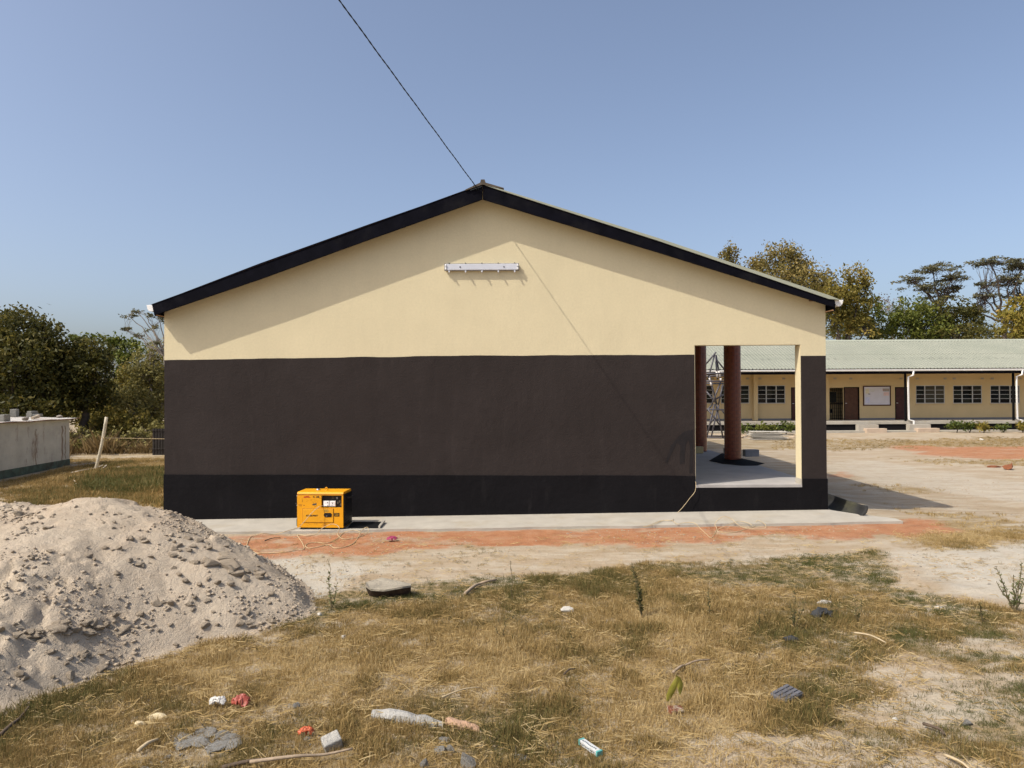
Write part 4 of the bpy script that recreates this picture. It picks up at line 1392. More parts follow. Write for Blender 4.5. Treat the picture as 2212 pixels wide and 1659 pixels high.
# ================================================================== the sand heap
HC = (-5.35, 8.75); HH = 1.20
RT = [(-180, 4.6), (-150, 4.6), (-120, 4.2), (-95, 3.9), (-72, 3.45), (-50, 2.75), (-34, 2.68), (-12, 3.1), (3, 2.9), (30, 2.4), (60, 1.95), (90, 1.9), (120, 2.2), (150, 3.4), (180, 4.6)]
RA = np.array([a for a, _ in RT]); RV = np.array([b for _, b in RT])
def heap_h(x, y):
    dx = x - HC[0]; dy = y - HC[1]
    r_ = np.hypot(dx, dy)
    th = np.degrees(np.arctan2(dy, dx))
    wob = (fbm(x * 0.8, y * 0.8, 201, 3) - 0.5) * 0.35
    Rr = np.interp(th, RA, RV) * (1 + wob * 0.5)
    q = r_ / Rr
    core = 1.0 - q ** 2.1                                      # a rounded cone
    core = np.where(core > 0, core, core * 0.25)
    h = HH * core + 0.035 * (1 - sstep(0.92, 1.22, q)) * sstep(0.7, 0.95, q)
    act = np.clip(core * 5, 0, 1)
    n1 = fbm(x * 1.4, y * 1.4, 211, 4) - 0.5
    rid = 1 - np.abs(2 * fbm(x * 2.1 + 5, y * 2.1, 221, 4) - 1)
    n3 = fbm(x * 7, y * 7, 231, 4) - 0.5
    led = sstep(0.50, 0.535, fbm(x * 1.3 + 3, y * 1.9, 241, 4)) * sstep(0.40, 0.55, fbm(x * 0.8, y * 0.8 + 3, 247, 2))
    lump = sstep(0.55, 0.75, fbm(x * 9, y * 9, 251, 2)) * sstep(0.45, 0.6, fbm(x * 1.7, y * 1.7, 257, 3))
    vor = np.abs(fbm(x * 4.2 + 2 * n1, y * 4.2, 261, 4) - 0.5)
    crk = sstep(0.0, 0.10, vor)
    zone = sstep(0.46, 0.60, fbm(x * 0.9 + 7, y * 0.9, 263, 3))
    h = h + act * (0.11 * n1 + 0.05 * (rid - 0.6) + 0.055 * n3 * (0.5 + zone) + 0.06 * (led - 0.4) + 0.035 * lump * zone + 0.05 * zone * (crk - 0.5))
    return h
hx = np.arange(-10.6, -1.7, 0.03); hy = np.arange(4.4, 12.1, 0.03)
HX, HY = np.meshgrid(hx, hy)
hz_ = heap_h(HX, HY)
HZ = gz(HX, HY) + np.maximum(hz_, -0.08) + np.where(hz_ < 0, -0.02, 0)
hv = np.stack([HX.ravel(), HY.ravel(), HZ.ravel()], 1)
hn, hm = len(hx), len(hy)
ii = (np.arange(hm - 1)[:, None] * hn + np.arange(hn - 1)[None, :]).ravel()
hf = np.stack([ii, ii + 1, ii + hn + 1, ii + hn], 1)
keep = (hz_.ravel()[hf] > -0.06).any(1)
hf = hf[keep]
used = np.unique(hf); remap = -np.ones(len(hv), int); remap[used] = np.arange(len(used))
hv = hv[used]; hf = remap[hf]
heap = thing('sand_heap', 'large heap of pale building sand with crusted clods at the left', 'sand heap', (HC[0], HC[1], 0.0))
def sand_mat(name, k=1.0):
    m, t, out, b = nodes_of(name)
    co = t.nodes.new('ShaderNodeTexCoord').outputs['Object']
    c = ramp(t, noise(t, co, 1.1, 5.0, 0.6), [(0.3, (0.425 * k, 0.335 * k, 0.24 * k)), (0.7, (0.485 * k, 0.405 * k, 0.305 * k))])
    c = mix(t, ramp(t, noise(t, co, 14.0, 5.0, 0.7), [(0.4, 0.0), (0.75, 0.5)]), c, (0.53 * k, 0.455 * k, 0.355 * k))
    lk(t, c, b.inputs['Base Color'])
    b.inputs['Roughness'].default_value = 0.95
    b.inputs['Specular IOR Level'].default_value = 0.1
    h = math_n(t, 'ADD', math_n(t, 'MULTIPLY', noise(t, co, 16.0, 6.0, 0.7), 0.8), math_n(t, 'MULTIPLY', noise(t, co, 70.0, 3.0, 0.6), 0.25))
    bump(t, b, h, 0.8, 0.05)
    return m
M_SAND = sand_mat('pale_building_sand', 0.94)
M_CLOD = sand_mat('sand_clod', 0.90)
me = np_mesh('sand_body', hv - np.array([HC[0], HC[1], 0.0]), hf, True)
me.materials.append(M_SAND)
so = bpy.data.objects.new('sand_body', me); COL.objects.link(so); so.parent = heap

def rock_mesh(name, seed, m, rough=0.35, sub=2, flat=0.7, ang=False):
    if ang:
        # a chipped stone: the hull of a handful of points, edges knocked off
        rg = np.random.default_rng(seed)
        q = rg.normal(size=(15, 3)); q /= np.linalg.norm(q, axis=1)[:, None]
        q *= rg.uniform(0.72, 1.08, (15, 1)); q[:, 2] *= flat
        bm = bmesh.new()
        for p in q:
            bm.verts.new(p)
        r_ = bmesh.ops.convex_hull(bm, input=list(bm.verts))
        loose = [v for v in bm.verts if not v.link_faces]
        bmesh.ops.delete(bm, geom=loose, context='VERTS')
        if sub > 1:
            bmesh.ops.bevel(bm, geom=list(bm.edges), offset=0.06, segments=1, affect='EDGES', profile=0.5)
            bmesh.ops.triangulate(bm, faces=list(bm.faces))
            if sub > 2:
                bmesh.ops.subdivide_edges(bm, edges=list(bm.edges), cuts=1, use_grid_fill=True)
            off = rg.uniform(-20, 20, 2)
            co_ = np.array([v.co for v in bm.verts])
            dd = vnoise(co_[:, 0] * 3.1 + off[0] + co_[:, 2], co_[:, 1] * 3.1 + off[1] - co_[:, 2], seed) - 0.5
            for v, d in zip(bm.verts, dd):
                v.co *= 1 + rough * 0.35 * d
        me = bpy.data.meshes.new(name)
        bm.to_mesh(me); bm.free()
        me.materials.append(m)
        return me
    bm = bmesh.new()
    bmesh.ops.create_icosphere(bm, subdivisions=sub, radius=1.0)
    rg = np.random.default_rng(seed)
    nc_ = 13 if ang else 7
    cuts = [Vector(rg.normal(size=3)).normalized() for _ in range(nc_)]
    dist = [rg.uniform(0.5, 0.8) for _ in range(nc_)]
    off = rg.uniform(-20, 20, 2)
    for v in bm.verts:
        p = v.co.copy()
        d = float(vnoise(np.array([p.x * 1.7 + off[0] + p.z]), np.array([p.y * 1.7 + off[1] - p.z]), seed)[0]) - 0.5
        p *= 1 + rough * d * 1.6
        for c, dd in zip(cuts, dist):
            e = p.dot(c)
            if e > dd:
                p -= c * (e - dd) * (0.9 if ang else 0.6)
        p.z *= flat
        v.co = p
    me = bpy.data.meshes.new(name)
    bm.to_mesh(me); bm.free()
    me.materials.append(m)
    if not ang:
        me.polygons.foreach_set('use_smooth', [True] * len(me.polygons))
    return me
CL = [rock_mesh('clod', 300 + k, M_CLOD, 0.7, 2, 0.75, True) for k in range(9)]
rc = np.random.default_rng(31)
def hq(grid, x, y):
    i = min(max(int(round((x - hx[0]) / 0.03)), 0), hn - 1); j = min(max(int(round((y - hy[0]) / 0.03)), 0), hm - 1)
    return float(grid[j, i])
def hz_at(x, y):
    return hq(HZ, x, y)
big = 0
tries = 0
while big < 80 and tries < 6000:
    tries += 1
    px = rc.uniform(0, 640); py = rc.uniform(1090, 1480)
    # walk the sight line down to the heap
    d = ray(px, py); hit = None
    for s in np.arange(4.6, 9.3, 0.05):
        x = d.x / d.y * s; z = CH + d.z / d.y * s
        if hq(hz_, x, s) > 0.03 and z < hz_at(x, s):
            hit = (x, s); break
    if hit is None:
        continue
    x, y = hit
    cl = vnoise(np.array([x * 1.3]), np.array([y * 1.3]), 271)[0]
    if (cl < 0.5 and rc.uniform() < 0.9) or py < 1112:
        continue
    s = rc.choice([0.022, 0.03, 0.04, 0.05, 0.065, 0.085], p=[.32, .30, .22, .10, .04, .02])
    o = link_mesh('clod', CL[rc.integers(9)], heap, (x - HC[0], y - HC[1], hz_at(x, y) + s * 0.15))
    o.scale = (s * rc.uniform(0.9, 1.6), s * rc.uniform(0.8, 1.3), s)
    o.rotation_euler = (rc.uniform(-.5, .5), rc.uniform(-.5, .5), rc.uniform(0, 6.3))
    big += 1
# crusted ledges where clods gather
for (cpx, cpy, spx, spy, nn, smax) in ((285, 1168, 26, 12, 9, 0.07), (240, 1128, 26, 8, 7, 0.05), (400, 1182, 22, 10, 9, 0.09), (500, 1214, 26, 9, 10, 0.13), (540, 1246, 22, 8, 7, 0.10), (462, 1178, 20, 8, 6, 0.08),
                                       (150, 1366, 36, 10, 12, 0.11), (60, 1378, 34, 9, 9, 0.09), (228, 1362, 24, 9, 8, 0.09), (398, 1306, 26, 9, 8, 0.06), (335, 1216, 30, 12, 9, 0.06), (190, 1424, 28, 7, 7, 0.06), (70, 1140, 24, 16, 6, 0.07)):
    got = 0; tr_ = 0
    while got < nn and tr_ < 80:
        tr_ += 1
        d = ray(cpx + rc.normal(0, spx), cpy + rc.normal(0, spy)); hit = None
        for s in np.arange(4.6, 9.3, 0.04):
            x = d.x / d.y * s; z = CH + d.z / d.y * s
            if hq(hz_, x, s) > 0.03 and z < hz_at(x, s):
                hit = (x, s); break
        if hit is None:
            continue
        x, y = hit
        s = 0.72 * smax * rc.uniform(0.3, 1.0) ** 1.3
        o = link_mesh('clod', CL[rc.integers(9)], heap, (x - HC[0], y - HC[1], hz_at(x, y) + s * 0.10))
        o.scale = (s * rc.uniform(1.0, 1.9), s * rc.uniform(0.8, 1.3), s * rc.uniform(0.7, 1.1))
        o.rotation_euler = (rc.uniform(-.5, .5), rc.uniform(-.4, .4), rc.normal(0.2, 0.5))
        got += 1
# smaller crumbs, past counting
cv = []; cf = []; off = 0
cme = CL[0]
CB = []
for c_ in CL[:4]:
    bm = bmesh.new(); bmesh.ops.create_icosphere(bm, subdivisions=1, radius=1.0)
    rg = np.random.default_rng(len(CB) + 9)
    CB.append((np.array([v.co * rg.uniform(0.7, 1.15) for v in bm.verts]), np.array([[v.index for v in f.verts] for f in bm.faces])))
    bm.free()
xs_ = rc.uniform(-9.5, -2.2, 60000); ys_ = rc.uniform(4.8, 10.0, 60000)
hh_ = heap_h(xs_, ys_); cln = fbm(xs_ * 1.3, ys_ * 1.3, 281, 3)
ok = (hh_ > 0.0) & (rc.uniform(size=60000) < np.clip((cln - 0.47) * 6.0, 0.03, 1)) 
xs_ = xs_[ok][:9000]; ys_ = ys_[ok][:9000]
zs_ = gz(xs_, ys_) + heap_h(xs_, ys_)
for x, y, z in zip(xs_, ys_, zs_):
    v, f = CB[rc.integers(4)]
    s = 0.004 + 0.021 * rc.uniform() ** 4
    a = rc.uniform(0, 6.3)
    ca_, sa_ = math.cos(a), math.sin(a)
    q = v * np.array([s * rc.uniform(.8, 1.5), s, s * 0.75])
    q = np.stack([q[:, 0] * ca_ - q[:, 1] * sa_, q[:, 0] * sa_ + q[:, 1] * ca_, q[:, 2]], 1) + np.array([x - HC[0], y - HC[1], z + s * 0.3])
    cv.append(q); cf.append(f + off); off += len(v)
me = np_mesh('sand_crumbs', np.concatenate(cv), np.concatenate(cf), False)
me.materials.append(M_CLOD)
o = bpy.data.objects.new('sand_crumbs', me); COL.objects.link(o); o.parent = heap; o['kind'] = 'stuff'
# ================================================================== low shed with stones on its roof
sa = G(0, 1036); sb = G(150, 1005)
dv = (sb - sa); dv.z = 0; dv.normalize()
sb2 = sb.copy(); sa2 = sa - dv * 4.0
nrm_ = Vector((dv.y, -dv.x, 0))           # towards the yard
zb_ = min(sa.z, sb.z) - 0.2
ztA = P(0, 913, sa.y).z; ztB = P(150, 906, sb.y).z
def shed_wall_mat():
    m, t, out, b = nodes_of('stained_white_limewash')
    co = t.nodes.new('ShaderNodeTexCoord').outputs['Object']
    c = ramp(t, noise(t, co, 2.0, 6.0, 0.65), [(0.3, (0.33, 0.325, 0.31)), (0.7, (0.45, 0.445, 0.42))])
    mp = t.nodes.new('ShaderNodeMapping'); mp.inputs['Scale'].default_value = (1.1, 1.1, 0.5)
    lk(t, co, mp.inputs['Vector'])
    st = ramp(t, noise(t, mp.outputs[0], 1.5, 6.0, 0.7), [(0.58, 0.0), (0.68, 0.75)])
    c = mix(t, st, c, (0.17, 0.12, 0.095))
    sp = ramp(t, noise(t, co, 9.0, 4.0, 0.6), [(0.70, 0.0), (0.76, 0.6)])
    c = mix(t, sp, c, (0.14, 0.12, 0.11))
    lk(t, c, b.inputs['Base Color'])
    b.inputs['Roughness'].default_value = 0.9
    bump(t, b, noise(t, co, 9.0, 6.0, 0.7), 0.6, 0.04)
    return m
M_LIME = shed_wall_mat()
M_GRNP = mat('mossy_green_base_paint', (0.055, 0.085, 0.075), 0.8, 0.4, 4.0, 30, 0.5, dirt=(0.04, 0.035, 0.03), dirt_scale=3.0, dirt_lo=0.45, dirt_hi=0.7)
M_TIN = mat('bright_weathered_tin', (0.46, 0.43, 0.39), 0.45, 0.12, 3.0, 30, 0.1, dirt=(0.34, 0.22, 0.14), dirt_scale=1.2, dirt_lo=0.55, dirt_hi=0.75)
M_RUSTY = mat('rusted_tin_edge', (0.24, 0.12, 0.07), 0.8, 0.3, 6, 40, 0.2)
shed = thing('shed', 'low whitewashed shed with stained walls and a tin roof weighted by stones', 'shed', tuple(sb))
back = -nrm_ * 3.2
def quadwall(a, b, za, zb, z0, th, m, name):
    a = Vector(a); b = Vector(b)
    d = (b - a); d.z = 0; d.normalize()
    nn = Vector((d.y, -d.x, 0)) * -th
    vs = []
    for p, zt_ in ((a, za), (b, zb)):
        for q in (Vector((0, 0, 0)), nn):
            vs.append((p.x + q.x, p.y + q.y, z0)); vs.append((p.x + q.x, p.y + q.y, zt_))
    mb = MB()
    mb.add(vs, [(0, 4, 5, 1), (2, 3, 7, 6), (1, 5, 7, 3), (0, 2, 6, 4), (0, 1, 3, 2), (4, 6, 7, 5)])
    return mb.build(name, m, shed)
quadwall(sa2, sb2, ztA, ztB, zb_, 0.2, M_LIME, 'wall')
quadwall(sb2 + nrm_ * -0.203, sb2 + back, ztB - 0.02, ztB + 0.10, zb_, 0.2, M_LIME, 'wall')
quadwall(sb2 + back, sa2 + back, ztB + 0.10, ztA + 0.10, zb_, 0.2, M_LIME, 'wall')
quadwall(sa2 + nrm_ * 0.012, sb2 + nrm_ * 0.012 + dv * 0.012, sa.z + 0.24, sb.z + 0.22, zb_, 0.010, M_GRNP, 'base_band')
# crack and rust streaks down the wall
mb = MB()
for u, wd, z0, z1 in ((0.475, 0.018, 0.12, 1.40), (0.88, 0.035, 0.15, 1.44), (0.93, 0.02, 0.3, 1.44)):
    pt = sa + (sb - sa) * u
    nn = 9
    prev = None
    for k in range(nn):
        z = sa.z + z0 + (z1 - z0) * k / (nn - 1)
        j = 0.03 * math.sin(k * 2.7 + u * 9)
        w_ = wd * (0.6 + 0.5 * abs(math.sin(k * 1.3 + u * 20)))
        a_ = pt + dv * (j - w_ * 1.2) + nrm_ * 0.004; b_ = pt + dv * (j + w_ * 1.2) + nrm_ * 0.004
        cur = ((a_.x, a_.y, z), (b_.x, b_.y, z))
        if prev:
            mb.add([prev[0], prev[1], cur[1], cur[0]], [(0, 1, 2, 3)])
        prev = cur
mb.build('stain', mat('brown_damp_stain', (0.20, 0.155, 0.125), 0.9, 0.3, 8, 30, 0.2), shed)
ov = 0.16
r0_ = sa2 + nrm_ * ov; r0_.z = ztA + 0.02
al_ = (sb2 + dv * 0.35 - sa2); al_.z = ztB - ztA
up_ = -nrm_ * 3.6; up_.z = 0.10
mb = corr_sheet(r0_, al_, up_, 0.076, 0.018, rib=0.5)
rfs = mb.build('roof_sheet', M_TIN, shed)
mb = MB()
ed = [r0_ + al_ * (k / 14) + Vector((0, 0, 0.015 * math.sin(k * 1.9))) for k in range(15)]
mb.tube(ed, 0.014, 5)
mb.build('roof_edge', M_RUSTY, shed)
M_BLOCK = mat('grey_concrete_block', (0.22, 0.21, 0.185), 0.9, 0.15, 8, 50, 0.4)
M_STONE = mat('grey_brown_stone', (0.28, 0.24, 0.20), 0.9, 0.2, 6, 40, 0.4)
stl = ['concrete block at the near end of the shed roof', 'upright concrete block with a pale top on the shed roof', 'rounded brown stone at the front edge of the shed roof', 'square grey block standing on the shed roof',
       'long pale timber offcut lying on the shed roof', 'hollow block lying flat near the end of the shed roof', 'grey stone beside the hollow block on the shed roof', 'flat concrete piece at the far corner of the shed roof']
def roof_pt(px, py, inset):
    u = 0.0
    # point on the roof under a picture position
    best = None
    for s in np.linspace(0, 1, 160):
        q = r0_ + al_ * s + up_ * inset
        dx_ = q - Vector((0, 0, CH)); c_ = CAMR.transposed() @ dx_
        X_ = 1106 + F * c_.x / -c_.z
        if best is None or abs(X_ - px) < best[0]:
            best = (abs(X_ - px), q)
    return best[1]
M_WOODP = mat('pale_weathered_wood', (0.50, 0.40, 0.28), 0.85, 0.2, 9, 40, 0.3)
for k, (px, ins, sx, sy, sz, kind) in enumerate(((10, 0.10, 0.30, 0.25, 0.20, 'b'), (52, 0.55, 0.22, 0.2, 0.27, 'b'), (90, 0.06, 0.30, 0.2, 0.17, 's'), (140, 0.45, 0.34, 0.16, 0.2, 'b'),
                                                 (125, 0.12, 0.5, 0.1, 0.05, 'w'), (200, 0.45, 0.34, 0.2, 0.14, 'b'), (208, 0.15, 0.22, 0.2, 0.13, 's'), (240, 0.40, 0.38, 0.2, 0.10, 'b'))):
    px = px * 0.62
    q = roof_pt(px, 0, ins) + Vector((0, 0, 0.022))
    if kind == 'b':
        mb = MB()
        mb.box((0, 0, sz / 2), (sx, sy, sz))
        if k in (5,):
            mb.box((0, -sy / 2 - 0.002, sz / 2), (sx * 0.3, 0.003, sz * 0.5))
        o = mb.build('roof_block', M_BLOCK, keep=True)
        bevel(o, 0.015, 2)
    elif kind == 'w':
        mb = MB(); mb.tube([(-sx / 2, 0, 0.05), (0, 0.02, 0.06), (sx / 2, 0, 0.09)], [0.05, 0.05, 0.06], 6)
        o = mb.build('timber_offcut', M_WOODP, keep=True)
    else:
        o = bpy.data.objects.new('roof_stone', rock_mesh('roof_stone', 60 + k, M_STONE, 0.3, 2, 0.8)); COL.objects.link(o)
        o.scale = (sx / 2, sy / 2, sz / 2)
        q = q + Vector((0, 0, sz * 0.3))
    o.location = q
    o.rotation_euler = (0, 0, math.atan2(dv.y, dv.x) + 0.2 * math.sin(k * 2))
    tag(o, stl[k], 'block' if kind == 'b' else ('timber' if kind == 'w' else 'stone'), 'weights on the shed roof')

# ================================================================== leaning post with its rope, dead branch, dark panel
pb_ = G(207, 1014); pt_ = P(230, 901, pb_.y + 0.1)
mb = MB()
mb.tube(smooth_path([pb_ - Vector((0, 0, 0.15)), pb_, pb_ * 0.5 + pt_ * 0.5 + Vector((0.03, 0, 0)), pt_], 3), [0.056, 0.055, 0.054, 0.053, 0.052, 0.051, 0.05, 0.05, 0.049, 0.049], 9)
post = mb.build('leaning_post', mat('pale_bare_pole', (0.50, 0.44, 0.33), 0.8, 0.15, 7, 30, 0.3), smooth=True, at=tuple(pb_))
tag(post, 'bare pale wooden post leaning to the right beside the shed', 'post')
mb = MB()
ra = P(223, 946, pb_.y + 0.02)
rb = Vector((bx0 - 0.10, pb_.y + 5.5, P(352, 951, pb_.y + 5.5).z))
mb.tube(smooth_path([ra, ra * 0.6 + rb * 0.4 + Vector((0, 0, -0.03)), rb], 6), 0.012, 5)
mb.tube([ra + Vector((0, 0, -0.04)), ra + Vector((0.05, -0.05, 0)), ra + Vector((0, 0, 0.04))], 0.012, 5)
kq = ra * 0.68 + rb * 0.32
mb.tube([kq, kq + Vector((0.01, 0, -0.11))], [0.03, 0.02], 5)
rope = mb.build('rope_line', M_CORD, smooth=True, at=tuple(ra))
tag(rope, 'pale rope line stretched from the leaning post towards the building', 'rope')
mb = MB()
def bp(px, py, dz=0.02):
    return G(px, py) + Vector((0, 0, dz))
for pth, r_ in (([(152, 1024), (175, 1022), (205, 1013), (222, 1010)], 0.022), ([(160, 1041), (180, 1030), (212, 1020), (230, 1010)], 0.02), ([(165, 1048), (160, 1040), (175, 1036)], 0.018), ([(178, 1028), (192, 1024), (200, 1030)], 0.016)):
    mb.tube(smooth_path([bp(*q, 0.03 + 0.05 * (i % 2)) for i, q in enumerate(pth)], 4), r_, 5)
br = mb.build('dead_branch', mat('bleached_branch', (0.55, 0.48, 0.38), 0.85, 0.2, 8, 40, 0.3), at=tuple(bp(200, 1020)))
tag(br, 'bleached forked branch lying in the grass at the foot of the leaning post', 'branch')
dp = G(330, 983)
mb = MB()
mb.box((dp.x + 0.55, dp.y, dp.z + 0.52), (1.1, 0.05, 1.04))
for q in range(10):
    mb.tube([(dp.x + 0.06 + q * 0.11, dp.y - 0.03, dp.z), (dp.x + 0.06 + q * 0.11, dp.y - 0.03, dp.z + 1.05)], 0.018, 5)
for z in (0.25, 0.98):
    mb.tube([(dp.x - 0.12, dp.y - 0.06, dp.z + z), (dp.x + 1.1, dp.y - 0.06, dp.z + z)], 0.012, 5)
pn = mb.build('reed_screen', mat('dark_reed_screen', (0.030, 0.025, 0.022), 0.9, 0.3, 12, 40, 0.4), at=tuple(dp))
tag(pn, 'dark reed screen with thin rails standing just left of the gable building', 'screen')

# ================================================================== steel scaffold across the yard
SY = 36.6
sc0 = G(1545, 946)
scaf = thing('scaffold', 'crossed steel pipe scaffold seen between the red pillars', 'scaffold', (P(1550, 940, SY).x, SY, 0.0))
M_PIPE = mat('grey_scaffold_pipe', (0.085, 0.08, 0.09), 0.45, 0.25, 4, 30, 0.1, metal=0.2)
M_PIPEW = mat('pale_scaffold_sleeve', (0.62, 0.57, 0.52), 0.5, 0.1, 4, 30, 0.1)
def zA(x, y, Y, oy=1370):
    return P((2760 + x / 6.636) / 1.85172, (oy + y / 6.636) / 1.85172, Y)
pipes = [((690, 260), (365, 640), 0.0, 0.4), ((655, 300), (470, 1010), 0.1, 0.1), ((670, 330), (735, 980), 0.3, 0.3), ((690, 330), (815, 1030), 0.35, 0.35), ((700, 450), (980, 800), 0.2, 0.5),
         ((340, 828), (1000, 815), 0.0, 0.0), ((340, 895), (1000, 882), 0.8, 0.8), ((340, 1030), (1000, 1030), 0.0, 0.0), ((340, 1085), (1000, 1092), 0.8, 0.8),
         ((520, 900), (710, 1640), 0.0, 0.1), ((815, 1040), (575, 1660), 0.1, 0.0), ((870, 1120), (750, 1660), 0.6, 0.6), ((420, 1280), (720, 1640), 0.7, 0.5), ((900, 1380), (670, 1510), 0.2, 0.2)]
pipes2 = [((600, -20), (350, 250), 0.2, 0.1), ((470, 110), (800, 540), 0.0, 0.0), ((340, 112), (1000, 132), 0.0, 0.0), ((650, -30), (440, 870), 0.0, 0.0), ((730, 100), (560, 870), 0.5, 0.5),
          ((690, -20), (880, 880), 0.1, 0.0), ((850, 140), (960, 290), 0.6, 0.6), ((340, 818), (1000, 832), 0.8, 0.8), ((340, 860), (1000, 882), 0.0, 0.0), ((760, 0), (730, 260), 0.4, 0.4), ((700, 260), (520, 520), 0.6, 0.6)]
for (a, b, ya, yb) in pipes:
    mb = MB(); mb.tube([zA(*a, SY + ya), zA(*b, SY + yb)], 0.042, 7)
    mb.build('pipe', M_PIPE, scaf, smooth=True)
for (a, b, ya, yb) in pipes2:
    mb = MB(); mb.tube([zA(*a, SY + ya, 1620), zA(*b, SY + yb, 1620)], 0.042, 7)
    mb.build('pipe', M_PIPE, scaf, smooth=True)
for a, b in (((705, 770), (725, 930)), ((765, 750), (800, 920)), ((810, 950), (822, 1020)), ((540, 1050), (575, 1150)), ((660, 828), (900, 815)), ((520, 940), (530, 1010))):
    mb = MB(); mb.tube([zA(*a, SY + 0.02), zA(*b, SY + 0.02)], 0.050, 7)
    mb.build('sleeve', M_PIPEW, scaf, smooth=True)

# ================================================================== things on the veranda floor
def vz(px, py):
    d = ray(px, py); t = (zfl - CH) / d.z
    return Vector((d.x * t, d.y * t, zfl))
bs_pts = [(1532, 996), (1560, 990), (1574, 992), (1600, 995), (1652, 1003), (1636, 1006), (1600, 1006), (1560, 1002)]
q = [vz(*p_) for p_ in bs_pts]
mb = MB(); n = len(q)
lift = [0.01, 0.14, 0.10, 0.05, 0.02, 0.005, 0.004, 0.006]
mb.add([(p.x, p.y, p.z + l + 0.004) for p, l in zip(q, lift)] + [(p.x, p.y, p.z + l) for p, l in zip(q, lift)], [tuple(range(n)), tuple(reversed(range(n, 2 * n)))] + [(i, i + n, (i + 1) % n + n, (i + 1) % n) for i in range(n)])
o = mb.build('bitumen_sheet', M_BLACK, at=tuple(q[0]))
tag(o, 'black sheet lying crumpled on the veranda floor before the near red pillar', 'sheet')
def block(name, px, py, sx, sy, sz, m, label, rot=0.0, floor=True, cat='block', holes=False):
    b_ = vz(px, py) if floor else G(px, py)
    mb = MB(); mb.box((0, 0, sz / 2), (sx, sy, sz))
    o = mb.build(name, m, keep=True)
    o.location = b_ + Vector((0, 0, 0.002)); o.rotation_euler = (0, 0, rot)
    bevel(o, 0.012, 2)
    return tag(o, label, cat)
block('concrete_block', 1622, 986, 0.40, 0.20, 0.19, mat('blue_grey_block', (0.22, 0.225, 0.24), 0.9, 0.15, 8, 40, 0.4), 'grey concrete block just right of the near red pillar', 0.1)
block('concrete_block', 1579, 983, 0.34, 0.24, 0.20, MATS['blue_grey_block'], 'grey concrete block half hidden behind the near red pillar', 0.4)
block('cream_block', 1507, 979, 0.30, 0.18, 0.19, mat('cream_block_paint_b', (0.48, 0.40, 0.22), 0.9, 0.1, 8, 40, 0.3), 'cream block at the foot of the far red pillar', 0.0)
o = bpy.data.objects.new('rubble_stone', rock_mesh('rubble_stone', 71, mat('dark_rubble', (0.07, 0.06, 0.05), 0.95, 0.3, 8, 40, 0.4), 0.5, 2, 1.0)); COL.objects.link(o)
o.location = vz(1582, 980) + Vector((0, 0.1, 0.30)); o.scale = (0.17, 0.17, 0.16)
tag(o, 'dark rough stone lying on the block behind the near red pillar', 'stone')

# ================================================================== stack of boards and rubble on the yard
M_BRD = mat('pale_weathered_board', (0.46, 0.43, 0.37), 0.85, 0.12, 6, 40, 0.3)
stp = G(1664, 951)
for k in range(6):
    wid = [1.75, 1.7, 1.55, 1.8, 1.5, 1.85][k]
    mb = MB(); mb.box((0, 0, 0.016), (wid, 0.62, 0.030))
    o = mb.build('stacked_board', M_BRD, keep=True)
    o.location = (stp.x + [0.0, 0.06, -0.12, -0.05, -0.15, 0.05][k], stp.y + 0.3 + 0.02 * k, stp.z + 0.03 + 0.066 * k + (0.02 if k == 5 else 0))
    o.rotation_euler = (0.0, [0, 0.006, -0.004, 0.004, -0.006, 0.022][k], [0.02, -0.05, 0.03, 0.06, -0.02, 0.02][k])
    bevel(o, 0.004, 1)
    tag(o, ['lowest board of the low stack in the yard, on the soil', 'second board from the bottom of the low stack in the yard', 'third board from the bottom of the low stack in the yard', 'third board from the top of the low stack in the yard', 'board just under the topmost sheet of the low stack in the yard', 'pale topmost sheet on the low stack of boards in the yard'][k], 'board', 'boards in the low stack')
M_RUB = mat('pale_rubble', (0.46, 0.36, 0.25), 0.95, 0.2, 6, 40, 0.4)
for k, (px, py, s) in enumerate(((1609, 942, 0.22), (1620, 944, 0.3), (1628, 940, 0.2), (1712, 946, 0.22), (1720, 942, 0.2), (1598, 946, 0.25))):
    g = G(px, py)
    o = bpy.data.objects.new('rubble_stone', rock_mesh('rubble_stone', 80 + k, M_RUB, 0.5, 2, 0.6)); COL.objects.link(o)
    o.location = g + Vector((0, 0, s * 0.15)); o.scale = (s, s * 0.8, s * 0.6); o.rotation_euler = (0, 0, k)
    tag(o, ['pale rubble stone between the near pillar and the stack of boards', 'largest pale rubble stone left of the low stack of boards', 'pale rubble stone touching the left end of the stack of boards', 'pale rubble stone right of the stack of boards', 'pale rubble stone nearest the right side of the opening', 'pale rubble stone beside the right edge of the near pillar'][k], 'stone', 'rubble by the stack of boards')

